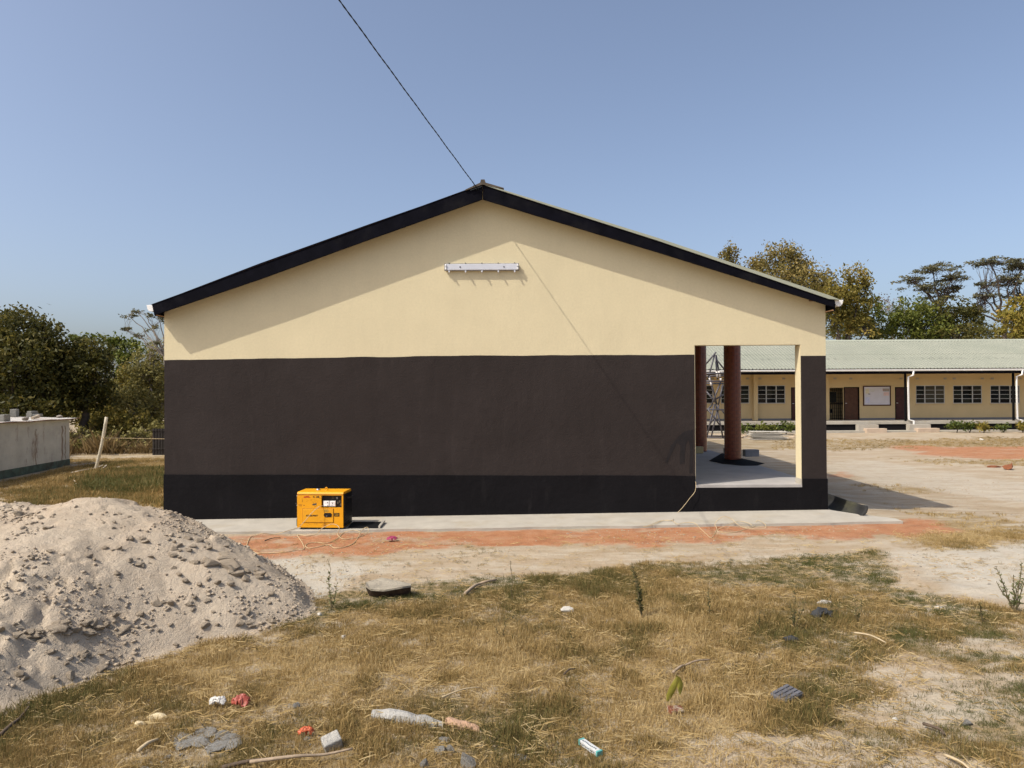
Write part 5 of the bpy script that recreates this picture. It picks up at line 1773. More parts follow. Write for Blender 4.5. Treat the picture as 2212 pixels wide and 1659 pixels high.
# ================================================================== loose stones and litter on the open ground
M_REDS = mat('red_earth_lump', (0.28, 0.105, 0.05), 0.95, 0.3, 9, 30, 0.9, 0.03)
M_WST = mat('whitish_stone', (0.47, 0.44, 0.38), 0.9, 0.12, 6, 40, 0.4)
M_GST = mat('grey_cement_lump', (0.33, 0.315, 0.28), 0.95, 0.22, 9, 26, 0.9, 0.03, dirt=(0.20, 0.155, 0.10), dirt_scale=4, dirt_lo=0.5, dirt_hi=0.7)
M_PST = mat('pinkish_cement_lump', (0.36, 0.23, 0.15), 0.95, 0.15, 7, 50, 0.5)
def stone(name, px, py, wpx, hpx, m, seed, label, dep=0.7, rot=0.0, flat=None, cat='stone', ang=True, sink=0.3, group=None):
    g = G(px, py)
    k_ = g.y / F
    sx = wpx * k_ / 2 * 1.20; sz = hpx * k_ / 2 * 1.30
    o = bpy.data.objects.new(name, rock_mesh(name, seed, m, 0.35, 3, 1.0, ang)); COL.objects.link(o)
    o.scale = (sx, sx * dep, sz)
    o.location = g + Vector((0, sx * dep * 0.5, sz * (0.42 - sink)))
    o.rotation_euler = (0, 0, rot)
    return tag(o, label, cat, group)
stone('red_boulder', 2182, 1015, 26, 15, M_REDS, 101, 'red earth boulder on the pale yard at the right edge', 0.8, 0.3, sink=0.0)
stone('red_earth_lump', 2151, 1010, 30, 8, M_REDS, 102, 'low ridge of red earth lumps left of the red boulder', 0.5, sink=0.2)
stone('white_stone', 2121, 951, 13, 6, M_WST, 103, 'small white stone on the yellow grass before the red soil patch', 0.7)
stone('white_stone', 1221, 1325, 36, 20, M_WST, 104, 'white stone half sunk in the dry grass beside the tall weed', 0.8)
stone('crumpled_paper', 743, 1381, 17, 13, M_WST, 105, 'small crumpled white paper in the dry grass below the slab', 0.8, cat='paper')
stone('white_stone', 1782, 1304, 34, 9, M_WST, 106, 'flat whitish stone in the grass near the dark scrap', 0.5)
stone('grey_stone', 1603, 1606, 17, 14, M_GST, 107, 'small grey stone in straw at the bottom right of the yellow leaf', 0.8)
def loaf(name, px0, py0, px1, py1, rpx, m, seed, label):
    """a long rough lump between two ground points, thicker at its first end"""
    a_ = G(px0, py0); b_ = G(px1, py1)
    k_ = a_.y / F; r_ = rpx * k_
    rg = np.random.default_rng(seed)
    n, ns = 16, 14
    vs = []
    for i in range(n + 1):
        t = i / n
        c = a_.lerp(b_, t)
        e = math.sin(math.pi * min(max(t * 1.0, 0.02), 0.98)) ** 0.22
        for j in range(ns):
            an = 2 * math.pi * j / ns
            q = r_ * e * (1.05 - 0.35 * t) * (1 + 0.55 * (float(vnoise(np.array([t * 8 + seed]), np.array([math.cos(an) * 2.0 + math.sin(an) * 2.6]), seed)[0]) - 0.5))
            vs.append((c.x + q * 0.25 * math.cos(an) * 0, c.y + q * 0.9 * math.cos(an), c.z - r_ * 0.02 + q * 0.80 * math.sin(an)))
    fs = [(i * ns + j, i * ns + (j + 1) % ns, (i + 1) * ns + (j + 1) % ns, (i + 1) * ns + j) for i in range(n) for j in range(ns)]
    fs += [tuple(reversed(range(ns))), tuple(range(n * ns, (n + 1) * ns))]
    mb = MB(); mb.add(vs, fs)
    return tag(mb.build(name, m, at=tuple(a_), smooth=False), label, 'stone')
loaf('cement_lump', 804, 1546, 958, 1568, 24, mat('dull_cement', (0.30, 0.29, 0.265), 0.95, 0.2, 9, 26, 0.8, 0.03), 3, 'long rounded grey cement lump lying in the dry grass')
loaf('cement_lump', 962, 1562, 1036, 1578, 20, M_PST, 5, 'pinkish cement lump touching the right end of the long grey lump')
def crust(px, py, wpx, hpx, nfr, seed, label):
    g = G(px, py); k_ = g.y / F
    rg = np.random.default_rng(seed)
    t = thing('cement_crust', label, 'rubble', tuple(g))
    for q in range(nfr):
        s_ = wpx * k_ * rg.uniform(0.12, 0.30)
        u = rg.uniform(-0.5, 0.5)
        o = link_mesh('fragment', rock_mesh('fragment', seed * 10 + q, M_GST, 0.5, 3, 0.45, True), t, (u * wpx * k_, rg.uniform(-0.5, 0.5) * hpx * k_ * 2.2 + u * 0.10, 0.012))
        o.scale = (s_, s_ * rg.uniform(0.6, 0.9), s_ * rg.uniform(0.4, 0.7))
        o.rotation_euler = (rg.normal(0, 0.15), rg.normal(0, 0.15), rg.uniform(0, 6.3))
    return t
stone('grey_stone', 638, 1531, 17, 17, M_GST, 110, 'small dark grey stone above a pale chip in the grass', 0.8)
crust(452, 1600, 124, 46, 13, 41, 'broad pale cracked cement crust in the grass at lower left')
crust(352, 1650, 54, 24, 6, 43, 'small pale cement crust at the lower left corner of the grass')
stone('grey_stone', 958, 1608, 32, 22, M_GST, 113, 'upper grey stone of the broken cluster below the long cement lump', 0.8)
stone('grey_stone', 950, 1630, 36, 22, M_GST, 114, 'lower left grey stone of the broken cluster below the long cement lump', 0.8)
stone('grey_stone', 974, 1626, 24, 24, M_GST, 115, 'lower right grey stone of the broken cluster below the long cement lump', 0.8)
stone('grey_stone', 1010, 1664, 34, 44, M_GST, 116, 'tall pointed grey stone at the bottom edge right of the broken cluster', 0.8, sink=0.0)
stone('grey_stone', 915, 1664, 26, 28, M_GST, 117, 'squat grey stone at the bottom edge left of the broken cluster', 0.8, sink=0.0)
stone('grey_stone', 1126, 1648, 36, 22, M_GST, 118, 'flat grey stone in the straw left of the printed carton', 0.8)
stone('yellow_lump', 300, 1570, 26, 18, mat('yellowish_crust', (0.58, 0.48, 0.30), 0.95, 0.15, 7, 50, 0.5), 119, 'yellowish crusty lump in the grass left of the white bag', 0.7)
stone('yellow_lump', 336, 1556, 46, 22, MATS['yellowish_crust'], 120, 'long yellowish crusty lump beside the white plastic bag', 0.6)
stone('grey_stone', 665, 1602, 26, 14, M_GST, 121, 'low grey stone beside the smaller orange scrap', 0.8)
stone('grey_stone', 2092, 1567, 34, 16, M_GST, 122, 'grey flat stone among bare sand at the lower right', 0.6, 0.4)
for k, (px, py, s) in enumerate(((2030, 1316, 16), (1935, 1560, 20), (690, 1330, 14))):
    if s:
        stone('pebble', px, py, s, s * 0.6, M_WST, 140 + k, ['small pale pebble on the grass edge near the bent dark stalk', 'pale pebble on the bare sand at lower right', 'small pale pebble at the foot of the sand heap'][k], 0.8, k, group='pebbles in the grass')
# square grey block, patterned paver, brick stub
g = G(717, 1618)
mb = MB(); mb.box((0, 0, 0.05), (0.125, 0.10, 0.11))
o = mb.build('block_fragment', M_GST, keep=True); o.location = g + Vector((0, 0.03, -0.01)); o.rotation_euler = (0.35, -0.25, 0.5); bevel(o, 0.01, 2)
tag(o, 'grey fragment of concrete block tilted in the grass right of the orange scrap', 'block')
g = G(1706, 1516)
pav = thing('paving_slab', 'dark grey patterned paving slab lying tilted in the dry grass', 'paving slab', g + Vector((0, 0.06, 0.03)), rotz=0.55)
pav.rotation_euler = (0.10, -0.12, 0.55)
M_PAV = mat('dark_grey_paver', (0.10, 0.10, 0.11), 0.85, 0.2, 12, 50, 0.3)
mb = MB(); mb.box((0, 0, -0.005), (0.215, 0.155, 0.05)); bevel(mb.build('slab', M_PAV, pav, keep=True), 0.008, 2)
for r_ in range(4):
    for c_ in range(3):
        wd = 0.054
        x = -0.092 + c_ * 0.066 + (0.0 if r_ % 2 else 0.0) + wd / 2
        mb = MB(); mb.box((x, -0.057 + r_ * 0.038, 0.0235), (wd, 0.027, 0.012)); bevel(mb.build('brick_pattern', M_PAV, pav, keep=True), 0.002, 1)
g = G(1459, 1538)
mb = MB(); mb.box((0, 0, 0.005), (0.12, 0.08, 0.06))
o = mb.build('brick_stub', [mat('broken_red_brick', (0.17, 0.06, 0.03), 0.95, 0.25, 10, 50, 0.4, dirt=(0.36, 0.31, 0.24), dirt_scale=14, dirt_lo=0.45, dirt_hi=0.55)], keep=True); o.location = g; o.rotation_euler = (0.15, 0.12, 0.3); bevel(o, 0.008, 2)
tag(o, 'broken red brick stub below the yellow leaf', 'brick')
# broken slab resting on one edge, overhang shade painted dark on its earthy underside
g = G(830, 1294)
sl = [(780, 1272), (810, 1268), (850, 1270), (880, 1273), (884, 1278), (868, 1281), (830, 1281), (800, 1281), (786, 1278)]
k_ = g.y / F
mb = MB()
topv = []; botv = []
for i, (px, py) in enumerate(sl):
    x = (px - 1106) * k_
    dpt = (1281 - py) / 13.0 * 0.42
    topv.append((x, g.y - 0.02 + dpt + 0.02 * math.sin(i * 3), g.z + 0.135 + 0.02 * math.sin(i * 1.7)))
    botv.append((x * 1.0 + (g.x - x) * 0.10, g.y + 0.06 + dpt * 0.8, g.z - 0.02))
n = len(sl)
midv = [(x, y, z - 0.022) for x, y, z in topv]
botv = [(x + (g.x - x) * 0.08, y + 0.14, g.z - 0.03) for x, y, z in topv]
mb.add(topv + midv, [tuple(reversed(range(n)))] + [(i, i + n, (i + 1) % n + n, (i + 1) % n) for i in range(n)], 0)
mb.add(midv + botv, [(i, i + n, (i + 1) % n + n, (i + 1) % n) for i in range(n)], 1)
o = mb.build('broken_slab', [mat('earth_caked_slab', (0.30, 0.265, 0.205), 0.95, 0.2, 6, 30, 0.7, 0.03), mat('shaded_earth', (0.055, 0.036, 0.026), 0.95, 0.35, 9, 30, 0.8, 0.03)], at=tuple(g))
tag(o, 'broken concrete slab raised above the grass edge, dark underneath', 'slab')
# printed carton
ga = G(1255, 1612); gb_ = G(1296, 1636)
dd = gb_ - ga; ln = dd.length
ct = thing('printed_carton', 'slim white carton with teal ends lying in the straw', 'carton', (ga + gb_) / 2 + Vector((0, 0, 0.03)), rotz=math.atan2(dd.y, dd.x))
mb = MB(); mb.box((0, 0, 0), (ln * 0.86, 0.045, 0.036)); bevel(mb.build('carton_body', mat('white_printed_card', (0.50, 0.51, 0.50), 0.5, 0.05, 8, 30, 0.02), ct, keep=True), 0.003, 1)
M_TEAL = mat('teal_card', (0.10, 0.36, 0.33), 0.5, 0.1, 8, 30, 0.02)
for s in (-1, 1):
    mb = MB(); mb.box((s * ln * 0.465, 0, 0), (ln * 0.07, 0.046, 0.037)); mb.build('carton_end', M_TEAL, ct, keep=True)
mb = MB()
for k in range(9):
    mb.box((-ln * 0.36 + k * ln * 0.085, -0.0235, 0.002 * math.sin(k * 4)), (ln * 0.05, 0.0015, 0.007)); mb.box((-ln * 0.34 + k * ln * 0.08, -0.006 + 0.004 * math.sin(k), 0.019), (ln * 0.045, 0.009, 0.0015))
mb.build('print', mat('dark_blue_print', (0.06, 0.09, 0.12), 0.6, 0.1, 8, 30, 0.0), ct, keep=True)
# crumpled plastic and cloth
def crumple(name, px, py, wpx, hpx, m, seed, label, cat):
    g = G(px, py); k_ = g.y / F
    n = 30
    rg = np.random.default_rng(seed)
    u, v = np.meshgrid(np.linspace(-1, 1, n), np.linspace(-1, 1, n))
    wx = wpx * k_ / 2; hzv = hpx * k_
    nz = 1 - np.abs(2 * fbm(u * 1.6 + seed, v * 1.6, seed, 4) - 1) * 1.15; nz2 = fbm(u * 2.0 - seed, v * 2.4 + 4, seed + 5, 3) - 0.5
    rad = np.clip(1 - (u ** 2 + v ** 2) * 0.45, 0, 1)
    X_ = u * wx * (0.75 + 0.6 * nz) + nz2 * wx * 0.7
    Y_ = v * wx * 0.6 + (nz - 0.5) * wx * 0.8
    Z_ = hzv * np.clip((nz - 0.22) * 1.9, 0, 1) * rad + 0.02 + hzv * 0.5 * np.abs(nz2)
    vv = np.stack([X_.ravel(), Y_.ravel(), Z_.ravel()], 1)
    ii = (np.arange(n - 1)[:, None] * n + np.arange(n - 1)[None, :]).ravel()
    me = np_mesh(name, vv, np.stack([ii, ii + 1, ii + n + 1, ii + n], 1), False)
    me.materials.append(m)
    o = bpy.data.objects.new(name, me); COL.objects.link(o); o.location = g
    so_ = o.modifiers.new('thick', 'SOLIDIFY'); so_.thickness = 0.002
    return tag(o, label, cat)
M_ORP = mat('orange_red_plastic', (0.34, 0.07, 0.045), 0.5, 0.2, 14, 30, 0.1, spec=0.5)
M_WHP = mat('white_film_plastic', (0.50, 0.48, 0.44), 0.3, 0.1, 10, 30, 0.1, spec=0.5)
crumple('plastic_bag', 520, 1530, 26, 22, M_ORP, 3, 'torn red plastic bag in the dry grass near the sand heap', 'plastic bag')
crumple('plastic_bag', 470, 1530, 26, 18, M_WHP, 4, 'crumpled white plastic bag beside the torn red one', 'plastic bag')
crumple('plastic_scrap', 661, 1594, 26, 17, mat('orange_plastic', (0.45, 0.10, 0.04), 0.4, 0.2, 14, 30, 0.1), 5, 'small orange plastic scrap in the grass by the tilted block fragment', 'plastic scrap')
crumple('pink_rag', 847, 1170, 17, 9, mat('pink_cloth', (0.30, 0.04, 0.10), 0.8, 0.2, 14, 30, 0.2), 6, 'small pink rag on the red soil right of the generator', 'rag')
crumple('dark_scrap', 1775, 1338, 34, 18, mat('slate_plastic', (0.040, 0.041, 0.042), 0.95, 0.3, 14, 30, 0.2), 7, 'dark bluish plastic scrap in the grass on the right', 'plastic scrap')
crumple('dark_scrap', 1710, 1389, 26, 9, MATS['slate_plastic'], 8, 'small dark scrap lying flat in the grass above the patterned paving slab', 'plastic scrap')
# yellow leaf standing out of the grass
g = G(1452, 1520); k_ = g.y / F
leafm = MB()
def blade(pts, wds, cup=0.3):
    vs = []
    for (p, w_) in zip(pts, wds):
        vs += [(p[0] - w_, p[1] + w_ * cup, p[2]), (p[0], p[1], p[2]), (p[0] + w_, p[1] + w_ * cup * 1.4, p[2] - 0.005)]
    fs = []
    for i in range(len(pts) - 1):
        for j in (0, 1):
            fs.append((i * 3 + j, i * 3 + j + 1, (i + 1) * 3 + j + 1, (i + 1) * 3 + j))
    leafm.add(vs, fs)
blade([(-0.035, 0, 0.02), (-0.02, -0.01, 0.07), (0.005, -0.02, 0.13), (0.025, -0.02, 0.18), (0.04, -0.01, 0.215)], [0.012, 0.026, 0.030, 0.022, 0.005])
blade([(0.035, 0.0, 0.225), (0.055, 0.01, 0.20), (0.07, 0.015, 0.15), (0.068, 0.01, 0.10), (0.06, 0, 0.07)], [0.006, 0.018, 0.026, 0.018, 0.003], 0.5)
o = leafm.build('broad_leaf', mat('yellow_green_leaf', (0.23, 0.21, 0.035), 0.5, 0.2, 20, 40, 0.1), keep=True, smooth=True); o.location = g
tag(o, 'folded yellow-green broad leaf standing above a broken brick stub', 'leaf')
# sticks and straws
M_STK = mat('grey_brown_stick', (0.30, 0.23, 0.16), 0.9, 0.25, 12, 40, 0.3)
M_STKP = mat('pale_dry_stick', (0.42, 0.335, 0.21), 0.85, 0.15, 10, 40, 0.2)
M_STKD = mat('dark_stick', (0.09, 0.065, 0.045), 0.9, 0.25, 12, 40, 0.3)
def stick(pts, r_, m, label, name='stick', lift=0.03, cat='stick'):
    q = [G(*p_) + Vector((0, 0, lift + 0.02 * (i % 2))) for i, p_ in enumerate(pts)]
    mb = MB(); sp = smooth_path(q, 4)
    mb.tube(sp, [r_ * (1 - 0.5 * i / len(sp)) for i in range(len(sp))], 6)
    return tag(mb.build(name, m, smooth=True, at=tuple(q[0])), label, cat)
stick([(1004, 1288), (1022, 1276), (1035, 1266), (1052, 1264), (1072, 1257)], 0.022, M_STK, 'crooked grey stick at the green edge of the dry grass')
stick([(1454, 1460), (1470, 1452), (1480, 1444), (1505, 1439), (1534, 1432)], 0.012, M_STK, 'bent thin twig above the yellow leaf')
stick([(-10, 1606), (22, 1582), (42, 1560), (62, 1540)], 0.016, M_STKD, 'dark stick at the bottom left corner of the grass')
stick([(540, 1662), (640, 1656), (700, 1646), (762, 1639)], 0.013, M_STK, 'long pale pole at the bottom edge below the block fragment', lift=0.05)
stick([(480, 1668), (540, 1660), (590, 1650)], 0.016, M_STKD, 'dark stick at the bottom edge left of the long pale pole')
stick([(1846, 1380), (1880, 1390), (1914, 1402)], 0.010, M_STKP, 'straight pale reed lying across the grass on the right', lift=0.06)
stick([(572, 1169), (590, 1166), (606, 1163)], 0.010, M_STKD, 'short dark twig on the red soil left of the generator', lift=0.01)
stick([(298, 1632), (320, 1620), (342, 1606)], 0.016, M_STKP, 'short pale stick in the grass by the cement crust')
stick([(1218, 1464), (1230, 1458), (1242, 1452)], 0.009, M_STKD, 'short dark twig in the middle of the dry grass')
stick([(1995, 1572), (2030, 1590), (2040, 1596)], 0.012, M_STKD, 'dark stick on the bare sand at lower right')
stick([(2040, 1640), (2080, 1665), (2110, 1690)], 0.010, M_STKP, 'thin pale stick at the bottom right corner')
stick([(955, 1514), (1000, 1502), (1040, 1492)], 0.007, M_STKP, 'thin straw stem above the pinkish cement lump')
# ================================================================== foliage
def leaf_mat(name, c0, c1, c2, trans=0.35):
    m, t, out, b = nodes_of(name)
    a = t.nodes.new('ShaderNodeAttribute'); a.attribute_name = 'lv'
    c = ramp(t, a.outputs['Fac'], [(0.0, c0), (0.5, c1), (1.0, c2)])
    lk(t, c, b.inputs['Base Color'])
    b.inputs['Roughness'].default_value = 0.6
    b.inputs['Specular IOR Level'].default_value = 0.25
    tr = t.nodes.new('ShaderNodeBsdfTranslucent')
    lk(t, c, tr.inputs['Color'])
    mx = t.nodes.new('ShaderNodeMixShader'); mx.inputs[0].default_value = trans
    lk(t, b.outputs[0], mx.inputs[1]); lk(t, tr.outputs[0], mx.inputs[2])
    lk(t, mx.outputs[0], out.inputs['Surface'])
    return m
LM = {
    'dark': leaf_mat('dark_olive_leaves', (0.040, 0.042, 0.011), (0.085, 0.082, 0.018), (0.19, 0.15, 0.035)),
    'olive': leaf_mat('olive_leaves', (0.11, 0.10, 0.022), (0.21, 0.175, 0.036), (0.34, 0.24, 0.055)),
    'gold': leaf_mat('golden_brown_leaves', (0.115, 0.10, 0.028), (0.215, 0.17, 0.048), (0.33, 0.245, 0.08)),
    'green': leaf_mat('mid_green_leaves', (0.050, 0.065, 0.012), (0.115, 0.135, 0.022), (0.22, 0.22, 0.04)),
    'grey': leaf_mat('grey_green_leaves', (0.075, 0.078, 0.042), (0.135, 0.132, 0.070), (0.20, 0.18, 0.095)),
    'bare': leaf_mat('brown_grey_twigs', (0.14, 0.11, 0.09), (0.20, 0.16, 0.13), (0.26, 0.21, 0.17)),
    'yell': leaf_mat('yellow_green_leaves', (0.12, 0.105, 0.02), (0.25, 0.21, 0.036), (0.42, 0.28, 0.065)),
    'scrub': leaf_mat('dry_scrub_leaves', (0.13, 0.115, 0.034), (0.24, 0.21, 0.065), (0.36, 0.31, 0.125)),
    'shrub': leaf_mat('shrub_leaves', (0.040, 0.060, 0.012), (0.085, 0.115, 0.020), (0.17, 0.18, 0.035)),
}
M_BARK = mat('dark_bark', (0.075, 0.058, 0.045), 0.95, 0.3, 8, 25, 0.6, 0.03)
M_BARKP = mat('pale_bark', (0.22, 0.19, 0.16), 0.9, 0.25, 8, 25, 0.5, 0.03)

def leaf_cloud(clumps, leaf, rg, flat=0.0, gap=0.5, per=38, spread=0.17, aspect=0.5, hollow=0.5):
    """clumps: (cx,cy,cz,rx,ry,rz,n) -> quads gathered in twig-sized bunches; returns verts, faces, lv, bunch centres"""
    V_ = []; C_ = []; LV = []
    for (cx, cy, cz, rx, ry, rz, n) in clumps:
        nb = max(3, int(n / per))
        d = rg.normal(size=(nb, 3)); d /= np.linalg.norm(d, axis=1)[:, None]
        r_ = hollow + (1 - hollow) * rg.uniform(size=nb) ** 0.6
        wob = 1 + 0.32 * (rg.uniform(size=nb) - 0.5)
        cen = np.array([cx, cy, cz]) + d * (r_ * wob)[:, None] * np.array([rx, ry, rz])
        C_.append(cen)
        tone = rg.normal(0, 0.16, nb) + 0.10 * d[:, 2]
        for k in range(nb):
            m = int(per * rg.uniform(0.5, 1.5))
            sg = spread * np.array([rx, ry, rz * (1 - flat * 0.6)]) * rg.uniform(0.7, 1.4)
            sg = np.maximum(sg, leaf * 1.1 * np.array([1, 1, 1 - 0.6 * flat]))
            p = cen[k] + rg.normal(size=(m, 3)) * sg
            u = rg.normal(size=(m, 3)); u[:, 2] *= (1 - 0.75 * flat); u /= np.linalg.norm(u, axis=1)[:, None]
            w_ = rg.normal(size=(m, 3)); w_ -= (w_ * u).sum(1)[:, None] * u; w_ /= np.linalg.norm(w_, axis=1)[:, None] + 1e-9
            s = leaf * rg.uniform(0.6, 1.35, m)[:, None]
            V_.append(np.stack([p - u * s, p + w_ * s * aspect, p + u * s, p - w_ * s * aspect], 1))
            LV.append(np.clip(0.45 + tone[k] + rg.normal(0, 0.17, m), 0, 1))
    V_ = np.concatenate(V_); LV = np.concatenate(LV)
    n = len(V_)
    return V_.reshape(-1, 3), np.arange(n * 4).reshape(n, 4), np.repeat(LV, 4), np.concatenate(C_)

def leaf_object(name, V_, Fc, lv, m, parent, org):
    me = np_mesh(name, V_ - np.array(org), Fc)
    a = me.attributes.new('lv', 'FLOAT', 'POINT')
    a.data.foreach_set('value', lv.astype(np.float32))
    me.materials.append(m)
    o = bpy.data.objects.new(name, me); COL.objects.link(o)
    o.parent = parent
    return o

def limb(mb, a, b, r0, r1, rg, n=5, wig=0.06):
    a = Vector(a); b = Vector(b)
    ln = (b - a).length
    pts = []
    for k in range(n + 1):
        t = k / n
        p = a.lerp(b, t)
        if 0 < k < n:
            p += Vector(rg.normal(0, wig * ln, 3)) * 0.6
        p.z += math.sin(t * math.pi) * ln * 0.05
        pts.append(p)
    mb.tube(pts, [r0 + (r1 - r0) * k / n for k in range(n + 1)], 6, caps=False)

def tree(name, label, px, Y, clumps_px, leafm, leaf, seed, dens=1.0, trunk=0.22, bark=None, flat=0.0, ntw=26, group=None, fork=None, per=38, cat='tree', hollow=0.5, spread=0.17, dy=1.0):
    """clumps_px: (px,py,rx_px,ry_px,share) in picture units at distance Y"""
    rg = np.random.default_rng(seed)
    k_ = Y / F
    base = P(px, 842, Y); base.z = gzf(base.x, Y)
    t = thing(name, label, cat, tuple(base), group)
    cl = []
    for i, c in enumerate(clumps_px):
        q = P(c[0], c[1], Y)
        rx, rz = c[2] * k_, c[3] * k_
        yo = rg.uniform(-0.5, 0.5) * rx * dy
        n = int(dens * c[4] * 2.1 * (rx * rz * 4) / (leaf * leaf))
        cl.append((q.x, Y + yo, q.z, rx, rx * 0.85 * dy, rz, n))
    V_, Fc, lv, cen = leaf_cloud(cl, leaf, rg, flat, per=per, hollow=hollow, spread=spread)
    leaf_object('crown', V_, Fc, lv, LM[leafm], t, base)
    mb = MB()
    f = fork
    if f is None:
        zc_ = np.mean([c[2] for c in cl])
        f = (base.x + 0.1, Y, base.z + 0.45 * (zc_ - base.z))
    limb(mb, (base.x, base.y, base.z - 0.2), f, trunk, trunk * 0.75, rg, 6, 0.02)
    for c in cl:
        hub = Vector((c[0], c[1], c[2] - 0.35 * c[5]))
        limb(mb, f, hub, trunk * 0.42, trunk * 0.16, rg, 6, 0.05)
        near = sorted(range(len(cen)), key=lambda i: ((cen[i] - np.array(c[:3])) ** 2).sum())[:max(6, ntw)]
        rg.shuffle(near)
        for i in near[:ntw]:
            limb(mb, hub + Vector(rg.normal(0, 0.12 * c[3], 3)), cen[i], trunk * 0.10, trunk * 0.02, rg, 3, 0.07)
    mb.build('trunk', bark or M_BARK, t, smooth=True)
    return t

GT = 'trees beyond the classroom block'
tree('deciduous_tree', 'small golden brown treetop showing alone above the right roof slope', 1577, 66, [(1577, 556, 26, 32, 1.0), (1568, 578, 32, 26, 0.9)], 'gold', 0.13, 1, 1.2, 0.2, None, ntw=24, group=GT, hollow=0.2)
tree('deciduous_tree', 'broad golden green tree rising above the right roof slope', 1690, 62, [(1680, 562, 50, 38, 0.9), (1625, 590, 34, 34, 0.8), (1740, 588, 46, 34, 0.9), (1700, 618, 84, 36, 0.9), (1775, 622, 34, 34, 0.8)], 'gold', 0.13, 2, 1.6, 0.28, None, ntw=30, group=GT, hollow=0.25)
tree('deciduous_tree', 'olive and gold tree behind the white gutter end', 1820, 58, [(1845, 612, 36, 34, 0.8), (1800, 640, 46, 34, 1.0), (1850, 660, 42, 34, 1.0), (1805, 690, 40, 36, 0.8), (1860, 710, 40, 26, 0.5)], 'olive', 0.13, 3, 1.8, 0.26, None, ntw=26, group=GT, hollow=0.25)
tree('leafy_tree', 'deep green leafy tree just right of the white gutter end', 1890, 60, [(1880, 672, 32, 34, 1.0), (1898, 705, 34, 34, 1.0), (1840, 716, 40, 22, 0.5)], 'green', 0.13, 4, 1.6, 0.24, None, ntw=14, group=GT)
tree('bare_tree', 'leafless greyish tree between the green crowns behind the roof', 1936, 70, [(1930, 665, 40, 34, 0.5), (1965, 680, 30, 30, 0.5)], 'bare', 0.10, 5, 0.35, 0.15, M_BARKP, ntw=60, group=GT, hollow=0.1)
tree('leafy_tree', 'dense bright green tree behind the middle of the far roof', 1975, 60, [(1975, 680, 42, 38, 1.1), (1950, 708, 44, 34, 1.0), (2000, 712, 46, 34, 1.0)], 'green', 0.14, 6, 1.3, 0.25, None, ntw=14, group=GT)
tree('leafy_tree', 'dark brownish green tree below the flat-topped acacia', 2065, 61, [(2060, 668, 46, 30, 1.0), (2030, 690, 44, 38, 1.1), (2085, 700, 46, 40, 1.1), (2050, 722, 70, 24, 1.0)], 'dark', 0.14, 7, 1.3, 0.25, None, ntw=14, group=GT)
tree('acacia_tree', 'flat-topped airy acacia standing above the dark green trees', 2025, 72, [(2010, 582, 56, 10, 1.0), (1985, 602, 42, 9, 0.8), (2052, 600, 44, 10, 0.8), (2010, 622, 58, 11, 0.7), (2070, 622, 36, 9, 0.7), (2040, 640, 40, 9, 0.5)], 'grey', 0.12, 8, 1.7, 0.26, None, 0.8, 34, GT, fork=tuple(P(2030, 668, 72)), hollow=0.0, spread=0.12)
tree('acacia_tree', 'tall spreading acacia with bare forked limbs at the right edge', 2165, 66, [(2150, 562, 46, 11, 1.0), (2200, 575, 44, 14, 1.0), (2185, 605, 50, 12, 0.9), (2135, 612, 34, 9, 0.6), (2130, 640, 34, 12, 0.6), (2215, 640, 44, 12, 0.6), (2120, 672, 34, 12, 0.5)], 'grey', 0.12, 9, 1.5, 0.30, None, 0.75, 36, GT, fork=tuple(P(2172, 700, 66)), hollow=0.0, spread=0.13)
tree('leafy_tree', 'yellowish green bushy tree at the right edge behind the far roof', 2195, 56, [(2205, 672, 34, 36, 1.0), (2185, 705, 38, 34, 1.1), (2230, 700, 44, 46, 1.0), (2172, 722, 30, 18, 0.8)], 'yell', 0.15, 10, 1.2, 0.24, None, ntw=12, group=GT)
# darker trees lower down that close the gaps behind the far roof
tree('leafy_tree', 'dark low tree far behind the ridge near the gutter end', 1820, 84, [(1810, 722, 70, 22, 0.7), (1900, 728, 60, 18, 0.7)], 'dark', 0.2, 11, 0.7, 0.2, None, ntw=8, group=GT)
tree('leafy_tree', 'dark low tree far behind the ridge near the right edge', 2120, 84, [(2040, 724, 80, 22, 0.7), (2150, 728, 70, 18, 0.5)], 'dark', 0.2, 12, 0.7, 0.2, None, ntw=8, group=GT)

GL = 'trees beyond the shed'
tree('mango_tree', 'big dark rounded tree behind the shed at the far left', 20, 33, [(20, 712, 72, 44, 1.1), (95, 720, 40, 36, 1.0), (-40, 760, 80, 60, 1.1), (60, 775, 76, 54, 1.2), (120, 790, 40, 50, 1.1), (20, 850, 90, 44, 1.2), (105, 850, 60, 40, 1.1), (60, 880, 90, 26, 1.0)], 'dark', 0.095, 21, 2.0, 0.30, None, ntw=16, group=GL)
tree('mango_tree', 'dark tree with hanging crown between the shed and the leaning post', 180, 34, [(190, 770, 52, 38, 1.1), (165, 812, 50, 42, 1.2), (215, 815, 42, 44, 1.2), (185, 858, 56, 30, 1.1), (140, 775, 40, 40, 1.0)], 'dark', 0.095, 22, 2.0, 0.24, None, ntw=14, group=GL)
tree('leafy_tree', 'mid green rounded treetop behind the dark trees on the left', 225, 42, [(225, 748, 44, 34, 1.1), (268, 760, 36, 36, 1.1), (185, 742, 30, 22, 0.8), (290, 790, 40, 50, 0.9)], 'green', 0.12, 23, 0.9, 0.22, None, ntw=14, group=GL)
tree('scrub_tree', 'dry open scrub tree beside the left corner of the gable building', 320, 36, [(325, 800, 44, 52, 0.8), (300, 870, 52, 44, 0.9), (345, 860, 40, 60, 0.9), (330, 760, 36, 26, 0.7), (335, 930, 50, 34, 0.8)], 'scrub', 0.085, 24, 1.3, 0.14, M_BARKP, ntw=40, group=GL, hollow=0.1)
